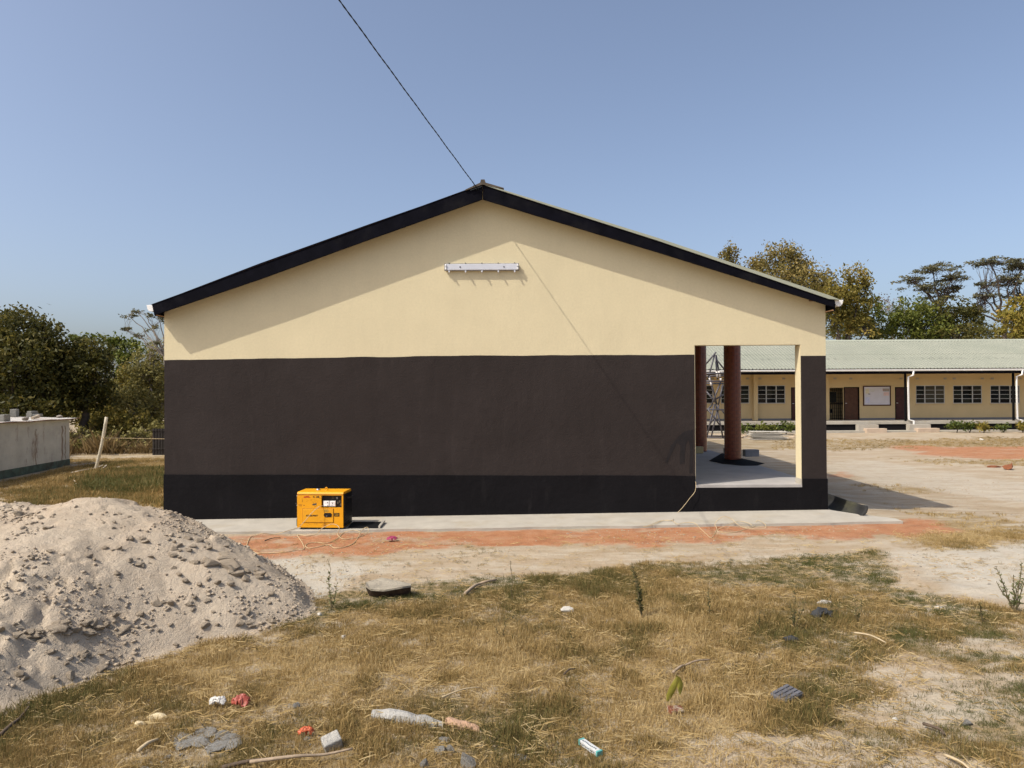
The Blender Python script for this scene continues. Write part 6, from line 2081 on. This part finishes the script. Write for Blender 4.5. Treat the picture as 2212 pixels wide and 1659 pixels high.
tree('scrub_tree', 'low green scrub behind the leaning post', 255, 38, [(262, 860, 34, 40, 0.9), (235, 900, 44, 34, 0.9), (280, 905, 44, 32, 0.9), (210, 925, 40, 24, 0.8), (290, 830, 36, 44, 0.9)], 'olive', 0.085, 25, 1.5, 0.12, None, ntw=20, group=GL, hollow=0.2)
tree('feathery_tree', 'thin nearly bare tree with feathery leaf tufts beside the left eave', 372, 27, [(280, 682, 14, 5, 0.8), (300, 674, 14, 5, 0.8), (322, 684, 14, 6, 0.8), (270, 712, 12, 4, 0.7), (300, 726, 16, 5, 0.6), (330, 706, 16, 8, 0.7), (345, 690, 10, 8, 0.7), (340, 740, 16, 8, 0.4)], 'grey', 0.045, 26, 0.50, 0.07, M_BARKP, 0.5, 9, GL, fork=tuple(P(356, 770, 27)), hollow=0.0, spread=0.25, dy=1.0)
GB = 'bushes closing the view under the left trees'
for k, (px, Y, cl_, lm, lab) in enumerate((
        (60, 40, [(40, 880, 60, 36, 1.0), (100, 890, 60, 30, 1.0)], 'dark', 'dark bush behind the shed roof stones'),
        (170, 41, [(150, 880, 50, 40, 1.0), (200, 890, 50, 36, 1.0)], 'olive', 'olive bush between the shed and the leaning post'),
        (250, 43, [(240, 860, 50, 50, 1.0), (290, 850, 50, 60, 1.0)], 'scrub', 'dry bush far behind the leaning post'),
        (340, 43, [(330, 850, 46, 70, 1.0), (370, 830, 50, 80, 1.0)], 'olive', 'tall olive bush at the left corner of the gable building'),
        (-60, 40, [(-60, 880, 70, 40, 1.0)], 'dark', 'dark bush at the far left edge'),
        (200, 32, [(175, 940, 26, 16, 0.8), (215, 944, 30, 16, 0.8)], 'scrub', 'low brown bush behind the leaning post'),
        (275, 31, [(262, 942, 30, 18, 0.8), (305, 948, 30, 18, 0.8)], 'scrub', 'low brown bush right of the leaning post'),
        (345, 33, [(340, 935, 30, 30, 0.8)], 'scrub', 'low brown bush behind the reed screen'),
        (165, 30, [(150, 965, 24, 16, 0.8), (185, 968, 24, 15, 0.8)], 'scrub', 'low brown bush at the end wall of the shed'),
        (240, 30, [(232, 966, 26, 15, 0.8), (265, 970, 24, 14, 0.8)], 'gold', 'low golden bush just right of the leaning post'),
        (305, 30, [(296, 964, 26, 17, 0.8), (325, 966, 24, 18, 0.8)], 'scrub', 'low brown bush left of the reed screen'),
        (240, 34, [(215, 915, 34, 26, 0.9), (262, 918, 34, 26, 0.9), (305, 915, 34, 28, 0.9)], 'olive', 'olive thicket between the leaning post and the reed screen'))):
    tree('bush', lab, px, Y, cl_, lm, 0.09, 70 + k, 1.4, 0.10, None, ntw=12, group=GB, cat='bush', hollow=0.15)
# tall dry undergrowth at the foot of the trees
rg = np.random.default_rng(55)
def undergrowth(name, pxr, Yr, h, n, m, seed, wdt=0.03):
    rg = np.random.default_rng(seed)
    px = rg.uniform(*pxr, n); Y = rg.uniform(*Yr, n)
    x = (px - 1106) / F * Y
    z = gz(x, Y)
    hh = h * rg.uniform(0.3, 1.2, n) * (0.1 + 1.5 * fbm(x * 0.9, Y * 0.9, seed, 3) ** 1.5)
    a = rg.uniform(0, 6.28, n); lean = rg.normal(0, 0.45, (n, 2)) * hh[:, None]
    u = np.stack([np.cos(a), np.sin(a)], 1) * wdt
    p0 = np.stack([x, Y, z], 1)
    V_ = np.zeros((n, 4, 3))
    V_[:, 0] = p0; V_[:, 0, :2] -= u * 0.5
    V_[:, 1] = p0; V_[:, 1, :2] += u * 0.5
    mid = p0 + np.stack([lean[:, 0] * 0.35, lean[:, 1] * 0.35, hh * 0.55], 1)
    tip = p0 + np.stack([lean[:, 0], lean[:, 1], hh], 1)
    V_[:, 2] = mid; V_[:, 2, :2] += u * 0.9
    V_[:, 3] = tip
    me = np_mesh(name, V_.reshape(-1, 3), np.arange(n * 4).reshape(n, 4))
    at = me.attributes.new('lv', 'FLOAT', 'POINT')
    at.data.foreach_set('value', np.repeat(np.clip(rg.normal(0.5, 0.25, n), 0, 1), 4).astype(np.float32))
    me.materials.append(m)
    o = bpy.data.objects.new(name, me); COL.objects.link(o)
    o['kind'] = 'stuff'
    return o
LM['dryg'] = leaf_mat('tall_dry_grass_blades', (0.10, 0.065, 0.025), (0.19, 0.125, 0.05), (0.30, 0.215, 0.10), 0.25)
LM['greeng'] = leaf_mat('green_grass_blades', (0.06, 0.065, 0.014), (0.115, 0.115, 0.028), (0.22, 0.19, 0.065), 0.3)
o = undergrowth('tall_dry_grass', (120, 430), (29, 37), 0.8, 6000, LM['dryg'], 61, 0.022); o['label'] = 'tall brown dry grass at the foot of the scrub trees'; o['category'] = 'grass'
o = undergrowth('tall_dry_grass', (-250, 150), (27, 36), 0.7, 6000, LM['dryg'], 62, 0.028); o['label'] = 'tall brown dry grass behind the shed'; o['category'] = 'grass'
# green shrubs along the far veranda
GS = 'shrubs along the far veranda'
def shrub(px, py, w_, h_, Y, leafm, seed, label):
    tree('veranda_shrub', label, px, Y, [(px, py, w_, h_, 1.2), (px - w_ * 0.5, py + h_ * 0.35, w_ * 0.6, h_ * 0.6, 1.0), (px + w_ * 0.5, py + h_ * 0.3, w_ * 0.6, h_ * 0.65, 1.0)], leafm, 0.075, seed, 0.9, 0.035, None, ntw=8, group=GS, per=24, cat='shrub', hollow=0.3)
shrub(1612, 924, 18, 8, 39.4, 'shrub', 31, 'green shrub nearest the near red pillar, before the far veranda')
shrub(1650, 922, 22, 8, 39.2, 'green', 32, 'wide green shrub behind the low stack of boards')
shrub(1695, 921, 20, 10, 39.4, 'shrub', 33, 'dark green shrub beside the cream side of the veranda opening')
shrub(2064, 917, 15, 10, 39.6, 'shrub', 34, 'leftmost green shrub right of the concrete steps')
shrub(2092, 918, 13, 9, 39.8, 'shrub', 35, 'second green shrub right of the concrete steps')
shrub(2122, 920, 20, 8, 39.6, 'yell', 36, 'wide yellowish shrub right of the concrete steps')
shrub(2165, 922, 14, 7, 39.8, 'shrub', 37, 'low green shrub left of the last white downpipe')
shrub(2206, 920, 14, 8, 39.6, 'yell', 38, 'yellowish shrub at the right edge before the far veranda')

# ================================================================== weeds
LM['weed'] = leaf_mat('weed_leaves', (0.055, 0.060, 0.020), (0.10, 0.10, 0.035), (0.17, 0.15, 0.06), 0.3)
LM['weedp'] = leaf_mat('pale_weed_leaves', (0.10, 0.12, 0.04), (0.16, 0.18, 0.07), (0.24, 0.24, 0.11), 0.3)
M_STEM = mat('weed_stem', (0.13, 0.10, 0.05), 0.9, 0.2, 9, 40, 0.2)
def weed(bpx, bpy_, stems, label, seed, leafs=26, lsize=0.016, m='weed', thin=0.004):
    rg = np.random.default_rng(seed)
    g = G(bpx, bpy_)
    k_ = g.y / F
    t = thing('weed', label, 'weed', tuple(g))
    mb = MB(); V_ = []; LV = []
    for (tpx, tpy) in stems:
        tip = g + Vector(((tpx - bpx) * k_, rg.normal(0, 0.04), (bpy_ - tpy) * k_))
        pts = [g.lerp(tip, q) + Vector((rg.normal(0, 0.008), rg.normal(0, 0.008), 0)) * (1 if 0 < q < 1 else 0) for q in np.linspace(0, 1, 6)]
        mb.tube(smooth_path(pts, 2), [thin * (1.2 - 0.7 * i / 10) for i in range(11)], 5)
        for q in range(leafs):
            f = rg.uniform(0.15, 1.0)
            i = min(4, int(f * 5)); p = np.array(pts[i].lerp(pts[i + 1], f * 5 - i))
            u = rg.normal(size=3); u[2] = abs(u[2]) * 0.6 + 0.3; u /= np.linalg.norm(u)
            w_ = np.cross(u, rg.normal(size=3)); w_ /= np.linalg.norm(w_) + 1e-9
            s = lsize * rg.uniform(0.7, 1.6) * (1.25 - 0.6 * f)
            V_.append([p, p + u * s + w_ * s * 0.35, p + u * s * 2.2, p + u * s - w_ * s * 0.35]); LV.append(rg.uniform())
    mb.build('stem', M_STEM, t)
    V_ = np.array(V_); n = len(V_)
    leaf_object('leaves', V_.reshape(-1, 3), np.arange(n * 4).reshape(n, 4), np.repeat(np.array(LV), 4), LM[m], t, g)
weed(1388, 1336, [(1367, 1224), (1374, 1240), (1380, 1262)], 'tall dark green weed standing in the middle of the dry grass', 1, 95, 0.018, thin=0.006)
weed(1108, 1292, [(1103, 1212)], 'thin straight weed left of the tall dark weed', 2, 26, 0.012)
weed(716, 1318, [(704, 1212), (712, 1250), (726, 1262)], 'pale green weed growing beside the foot of the sand heap', 3, 34, 0.016, 'weedp')
weed(1531, 1328, [(1529, 1270)], 'short upright weed right of the tall dark weed', 4, 36, 0.014)
weed(1716, 1362, [(1714, 1276), (1740, 1282), (1705, 1300)], 'bushy weed with several dark stems on the right of the grass', 5, 36, 0.014)
weed(1800, 1330, [(1787, 1290), (1800, 1285), (1812, 1300)], 'low thin weed near the dark bluish scrap', 6, 20, 0.013)
weed(1852, 1345, [(1848, 1292), (1866, 1300)], 'thin weed left of the bent dark stalk', 7, 20, 0.013)
weed(2122, 1346, [(2106, 1298)], 'bent dark stalk at the right of the grass', 8, 60, 0.014, thin=0.007)
weed(2192, 1324, [(2148, 1222), (2158, 1258), (2185, 1240), (2206, 1216), (2212, 1240), (2225, 1230)], 'bushy grey-green weed at the right edge before the bare sand', 9, 46, 0.018, 'weedp', thin=0.006)
weed(1640, 1362, [(1637, 1322)], 'small dark weed stalk in the dry grass', 10, 24, 0.012)
weed(1240, 1392, [(1232, 1362)], 'tiny dark weed near the centre of the dry grass', 11, 18, 0.012)
weed(1085, 1380, [(1068, 1352), (1095, 1340)], 'tiny forked weed left of the centre of the dry grass', 12, 16, 0.012)

# ================================================================== grass, instanced tufts
def tuft(name, seed, nb, rad, h, wdt, m, lying=0.25, straight=0.5):
    rg = np.random.default_rng(seed)
    n = nb
    a = rg.uniform(0, 6.28, n); r_ = rad * np.sqrt(rg.uniform(size=n))
    p0 = np.stack([r_ * np.cos(a), r_ * np.sin(a), np.full(n, -0.005)], 1)
    hh = h * rg.uniform(0.35, 1.2, n)
    dirn = rg.uniform(0, 6.28, n)
    le = np.where(rg.uniform(size=n) < lying, rg.uniform(1.0, 2.2, n), np.abs(rg.normal(0, straight, n)))
    dx = np.stack([np.cos(dirn), np.sin(dirn)], 1)
    s_ = np.sin(np.clip(le, 0, 1.45)); c_ = np.cos(np.clip(le, 0, 1.45))
    mid = p0.copy(); mid[:, :2] += dx * (hh * 0.5 * s_)[:, None]; mid[:, 2] += hh * 0.55 * np.maximum(c_, 0.12)
    tip = p0.copy(); tip[:, :2] += dx * (hh * 1.15 * s_)[:, None]; tip[:, 2] += hh * np.maximum(c_, 0.06) * 0.95
    fa = rg.uniform(0, 6.28, n)
    u = np.stack([np.cos(fa), np.sin(fa), np.zeros(n)], 1) * wdt * rg.uniform(0.6, 1.3, n)[:, None]
    V_ = np.stack([p0 - u * 0.5, p0 + u * 0.5, mid + u * 0.4, mid - u * 0.4, tip], 1).reshape(-1, 3)
    i0 = np.arange(n) * 5
    tri = np.concatenate([np.stack([i0, i0 + 1, i0 + 2], 1), np.stack([i0, i0 + 2, i0 + 3], 1), np.stack([i0 + 3, i0 + 2, i0 + 4], 1)])
    me = np_mesh(name, V_, tri)
    at = me.attributes.new('lv', 'FLOAT', 'POINT')
    at.data.foreach_set('value', np.repeat(np.clip(rg.normal(0.5, 0.24, n), 0, 1), 5).astype(np.float32))
    me.materials.append(m)
    return bpy.data.objects.new(name, me)

def grass_mat():
    m, t, out, b = nodes_of('short_dry_grass')
    a = t.nodes.new('ShaderNodeAttribute'); a.attribute_name = 'lv'
    ti = t.nodes.new('ShaderNodeAttribute'); ti.attribute_name = 'tint'; ti.attribute_type = 'INSTANCER'
    s = math_n(t, 'ADD', ti.outputs['Fac'], math_n(t, 'MULTIPLY', math_n(t, 'SUBTRACT', a.outputs['Fac'], 0.5), 0.55))
    c = ramp(t, s, [(0.0, (0.55, 0.425, 0.22)), (0.22, (0.425, 0.30, 0.125)), (0.42, (0.305, 0.207, 0.078)), (0.62, (0.195, 0.145, 0.052)), (0.82, (0.125, 0.118, 0.038)), (1.0, (0.095, 0.102, 0.032))])
    lk(t, c, b.inputs['Base Color'])
    b.inputs['Roughness'].default_value = 0.7
    b.inputs['Specular IOR Level'].default_value = 0.2
    tr = t.nodes.new('ShaderNodeBsdfTranslucent'); lk(t, c, tr.inputs['Color'])
    mx = t.nodes.new('ShaderNodeMixShader'); mx.inputs[0].default_value = 0.3
    lk(t, b.outputs[0], mx.inputs[1]); lk(t, tr.outputs[0], mx.inputs[2])
    lk(t, mx.outputs[0], out.inputs['Surface'])
    return m
GM = grass_mat()
TC = bpy.data.collections.new('grass_tufts')
for k in range(6):
    TC.objects.link(tuft('tuft_%d' % k, 400 + k, 46, 0.10, 0.058 + 0.010 * (k % 3), 0.0046, GM, 0.55, 0.85))
for k in range(3):
    TC.objects.link(tuft('tuft_tall_%d' % k, 420 + k, 24, 0.060, 0.105, 0.0044, GM, 0.30, 0.65))
TFAR = bpy.data.collections.new('far_tufts')
for k in range(4):
    TFAR.objects.link(tuft('tuft_far_%d' % k, 440 + k, 30, 0.16, 0.15, 0.016, GM, 0.2, 0.5))

def scatter(name, x, y, scl, tint, coll, nvar, seed, label):
    rg = np.random.default_rng(seed)
    n = len(x)
    me = bpy.data.meshes.new(name)
    me.vertices.add(n)
    me.vertices.foreach_set('co', np.stack([x, y, gz(x, y)], 1).astype(np.float32).ravel())
    for nm, tp, val in (('scl', 'FLOAT', scl), ('tint', 'FLOAT', tint), ('vid', 'INT', rg.integers(0, nvar, n))):
        a = me.attributes.new(nm, tp, 'POINT')
        a.data.foreach_set('value', np.asarray(val, np.int32 if tp == 'INT' else np.float32))
    a = me.attributes.new('rot', 'FLOAT_VECTOR', 'POINT')
    a.data.foreach_set('vector', np.stack([rg.normal(0, .12, n), rg.normal(0, .12, n), rg.uniform(0, 6.28, n)], 1).astype(np.float32).ravel())
    o = bpy.data.objects.new(name, me); COL.objects.link(o)
    ng = bpy.data.node_groups.new(name, 'GeometryNodeTree')
    ng.interface.new_socket('Geometry', in_out='INPUT', socket_type='NodeSocketGeometry')
    ng.interface.new_socket('Geometry', in_out='OUTPUT', socket_type='NodeSocketGeometry')
    gi = ng.nodes.new('NodeGroupInput'); go = ng.nodes.new('NodeGroupOutput')
    iop = ng.nodes.new('GeometryNodeInstanceOnPoints')
    ci = ng.nodes.new('GeometryNodeCollectionInfo')
    ci.inputs['Collection'].default_value = coll
    ci.inputs['Separate Children'].default_value = True
    ci.inputs['Reset Children'].default_value = True
    def na(nm, dt):
        q = ng.nodes.new('GeometryNodeInputNamedAttribute'); q.data_type = dt; q.inputs['Name'].default_value = nm
        return q.outputs['Attribute']
    ng.links.new(gi.outputs[0], iop.inputs['Points'])
    ng.links.new(ci.outputs[0], iop.inputs['Instance'])
    iop.inputs['Pick Instance'].default_value = True
    ng.links.new(na('vid', 'INT'), iop.inputs['Instance Index'])
    ng.links.new(na('rot', 'FLOAT_VECTOR'), iop.inputs['Rotation'])
    ng.links.new(na('scl', 'FLOAT'), iop.inputs['Scale'])
    ng.links.new(iop.outputs[0], go.inputs[0])
    md = o.modifiers.new('scatter', 'NODES'); md.node_group = ng
    o['kind'] = 'stuff'
    o['label'] = label
    o['category'] = 'grass'
    return o

rg = np.random.default_rng(99)
N = 172000
# candidates thinned with distance so that the nearest ground is densest
Yc = rg.uniform(3.6, 12.2, N); half = 0.80 * Yc + 2.2
Xc = rg.uniform(-1, 1, N) * half
wt = half / half.max()
ok = rg.uniform(size=N) < wt
Xc = Xc[ok]; Yc = Yc[ok]
gr, rd, gn, sp = masks(Xc, Yc)
pn_ = fbm(Xc * 1.1, Yc * 1.1, 301, 4)
den = gr * (1 - 0.80 * sp) * (0.85 + 0.5 * (pn_ - 0.45))
# stray tufts on the bare track
den = np.maximum(den, 0.05 * sstep(0.52, 0.66, fbm(Xc * 1.4, Yc * 2.6, 311, 4)) * (1 - rd * 0.7))
hh_ = heap_h(Xc, Yc)
den = np.where(hh_ > 0.02, 0, den)
ok = rg.uniform(size=len(Xc)) < den * 0.95
Xc, Yc, gn, sp, pn_, gr = Xc[ok], Yc[ok], gn[ok], sp[ok], pn_[ok], gr[ok]
patch = fbm(Xc * 0.75 + 9, Yc * 0.75, 321, 4)
right = sstep(1.5, 4.5, Xc + (Yc - 6) * 0.3)
tint = 0.49 + 1.15 * (patch - 0.5) + 0.6 * (fbm(Xc * 4.0, Yc * 4.0, 325, 2) - 0.5) + 0.62 * gn - 0.12 * right + rg.normal(0, 0.09, len(Xc)) - 0.12 * sp + 0.09 * sstep(0.50, 0.72, fbm(Xc * 3.2, Yc * 3.2, 381, 3))
tint = np.where(gn > 0.3, tint, np.minimum(tint, 0.74))
clp = sstep(0.50, 0.72, fbm(Xc * 3.2, Yc * 3.2, 381, 3))
scl = 0.84 * (0.42 + 0.75 * pn_ * rg.uniform(0.6, 1.4, len(Xc)) + 0.5 * clp) * (0.55 + 0.45 * gr) * (1 - 0.35 * gn)
scatter('dry_grass', Xc, Yc, np.clip(scl, 0.25, 1.6), np.clip(tint, 0.02, 0.98), TC, 9, 5, 'short dry brown grass over the foreground')
# grass on the left behind the heap and tufts over the yard
N = 26000
Yc = rg.uniform(12.5, 27, N); Xc = -rg.uniform(6.9, 0.80 * 27, N)
gr, rd, gn, sp = masks(Xc, Yc)
ok = (rg.uniform(size=N) < gr * (0.35 + 0.9 * fbm(Xc * 0.8, Yc * 0.8, 331, 3))) & (Xc > -0.80 * Yc)
Xc, Yc, gn = Xc[ok], Yc[ok], gn[ok]
tint = 0.30 + 0.42 * gn + 0.7 * (fbm(Xc * 0.6, Yc * 0.6, 341, 3) - 0.5) + rg.normal(0, 0.08, len(Xc))
scatter('rough_grass', Xc, Yc, np.clip(0.35 + 1.0 * gn * rg.uniform(0.5, 1.4, len(Xc)) + 0.25 * rg.uniform(size=len(Xc)), 0.2, 1.6), np.clip(tint, 0.05, 1), TFAR, 4, 6, 'rough green and brown grass left of the gable building')
N = 30000
Yc = rg.uniform(11.5, 40, N); Xc = rg.uniform(6.9, 0.76 * 40, N)
gr, rd, gn, sp = masks(Xc, Yc)
ok = (rg.uniform(size=N) < gr * 0.8) & (Xc < 0.78 * Yc) & (Xc > 0.36 * Yc)
Xc, Yc = Xc[ok], Yc[ok]
tint = 0.30 + 0.7 * (fbm(Xc * 0.5, Yc * 0.5, 351, 3) - 0.45) + rg.normal(0, 0.08, len(Xc))
scatter('yard_grass', Xc, Yc, rg.uniform(0.15, 0.5, len(Xc)), np.clip(tint, 0.03, 0.9), TFAR, 4, 7, 'sparse yellow grass over the yard before the classroom block')

# ================================================================== straw litter and crumbs of soil on the ground
def straw_mesh(name, seed):
    rg = np.random.default_rng(seed)
    mb = MB()
    for k in range(7):
        a = rg.uniform(0, 6.28); l = rg.uniform(0.03, 0.10); w_ = rg.uniform(0.0012, 0.0022)
        c = np.array([rg.normal(0, 0.05), rg.normal(0, 0.05), 0.004 + rg.uniform(0, 0.02)])
        d = np.array([math.cos(a), math.sin(a), rg.normal(0, 0.12)]) * l / 2; n_ = np.array([-math.sin(a), math.cos(a), 0]) * w_
        mb.add([c - d - n_, c - d + n_, c + d + n_ * 0.6, c + d - n_ * 0.6, c + np.array([0, 0, 0.004])], [(0, 3, 4), (3, 2, 4), (2, 1, 4), (1, 0, 4)])
    me = np_mesh(name, np.array(mb.v), np.array(mb.f))
    at = me.attributes.new('lv', 'FLOAT', 'POINT'); at.data.foreach_set('value', rg.uniform(0.1, 0.7, len(mb.v)).astype(np.float32))
    me.materials.append(GM)
    return bpy.data.objects.new(name, me)
TST = bpy.data.collections.new('straw_bits')
for k in range(5):
    TST.objects.link(straw_mesh('straw_%d' % k, 500 + k))
TSO = bpy.data.collections.new('soil_bits')
M_SOILC = mat('soil_crumb', (0.36, 0.28, 0.19), 0.95, 0.35, 30, 60, 0.2)
for k in range(4):
    me = rock_mesh('soil_crumb_%d' % k, 520 + k, M_SOILC if k < 3 else M_GST, 0.5, 1, 0.7, True)
    TSO.objects.link(bpy.data.objects.new('soil_crumb_%d' % k, me))
N = 19000
Yc = rg.uniform(3.8, 12.4, N); Xc = rg.uniform(-1, 1, N) * (0.80 * Yc + 2.2)
gr, rd, gn, sp = masks(Xc, Yc)
ok = (rg.uniform(size=N) < np.clip(0.10 + gr * 0.8 * (1 - 0.8 * gn), 0, 1) * Yc / 12.4 * 1.2) & (heap_h(Xc, Yc) < 0.02)
Xc, Yc = Xc[ok], Yc[ok]
scatter('straw_litter', Xc, Yc, rg.uniform(0.6, 1.5, len(Xc)), np.clip(rg.normal(0.26, 0.12, len(Xc)), 0, 0.6), TST, 5, 8, 'loose straw litter over the foreground')
N = 60000
Yc = 3.8 + 17 * rg.uniform(size=N) ** 0.8; Xc = rg.uniform(-1, 1, N) * (0.76 * Yc + 0.4)
gr, rd, gn, sp = masks(Xc, Yc)
cln = fbm(Xc * 0.9, Yc * 1.6, 371, 4)
ok = (rg.uniform(size=N) < np.clip((cln - 0.44) * 3.0, 0.015, 0.6)) & (heap_h(Xc, Yc) < 0.02) & ~((Yc > 12.8) & (Xc > -7.8) & (Xc < 7.2))
Xc, Yc = Xc[ok], Yc[ok]
scatter('soil_crumbs', Xc, Yc, 0.004 + 0.020 * rg.uniform(size=len(Xc)) ** 3, np.zeros(len(Xc)), TSO, 4, 9, 'crumbs of soil and grit over the open ground')
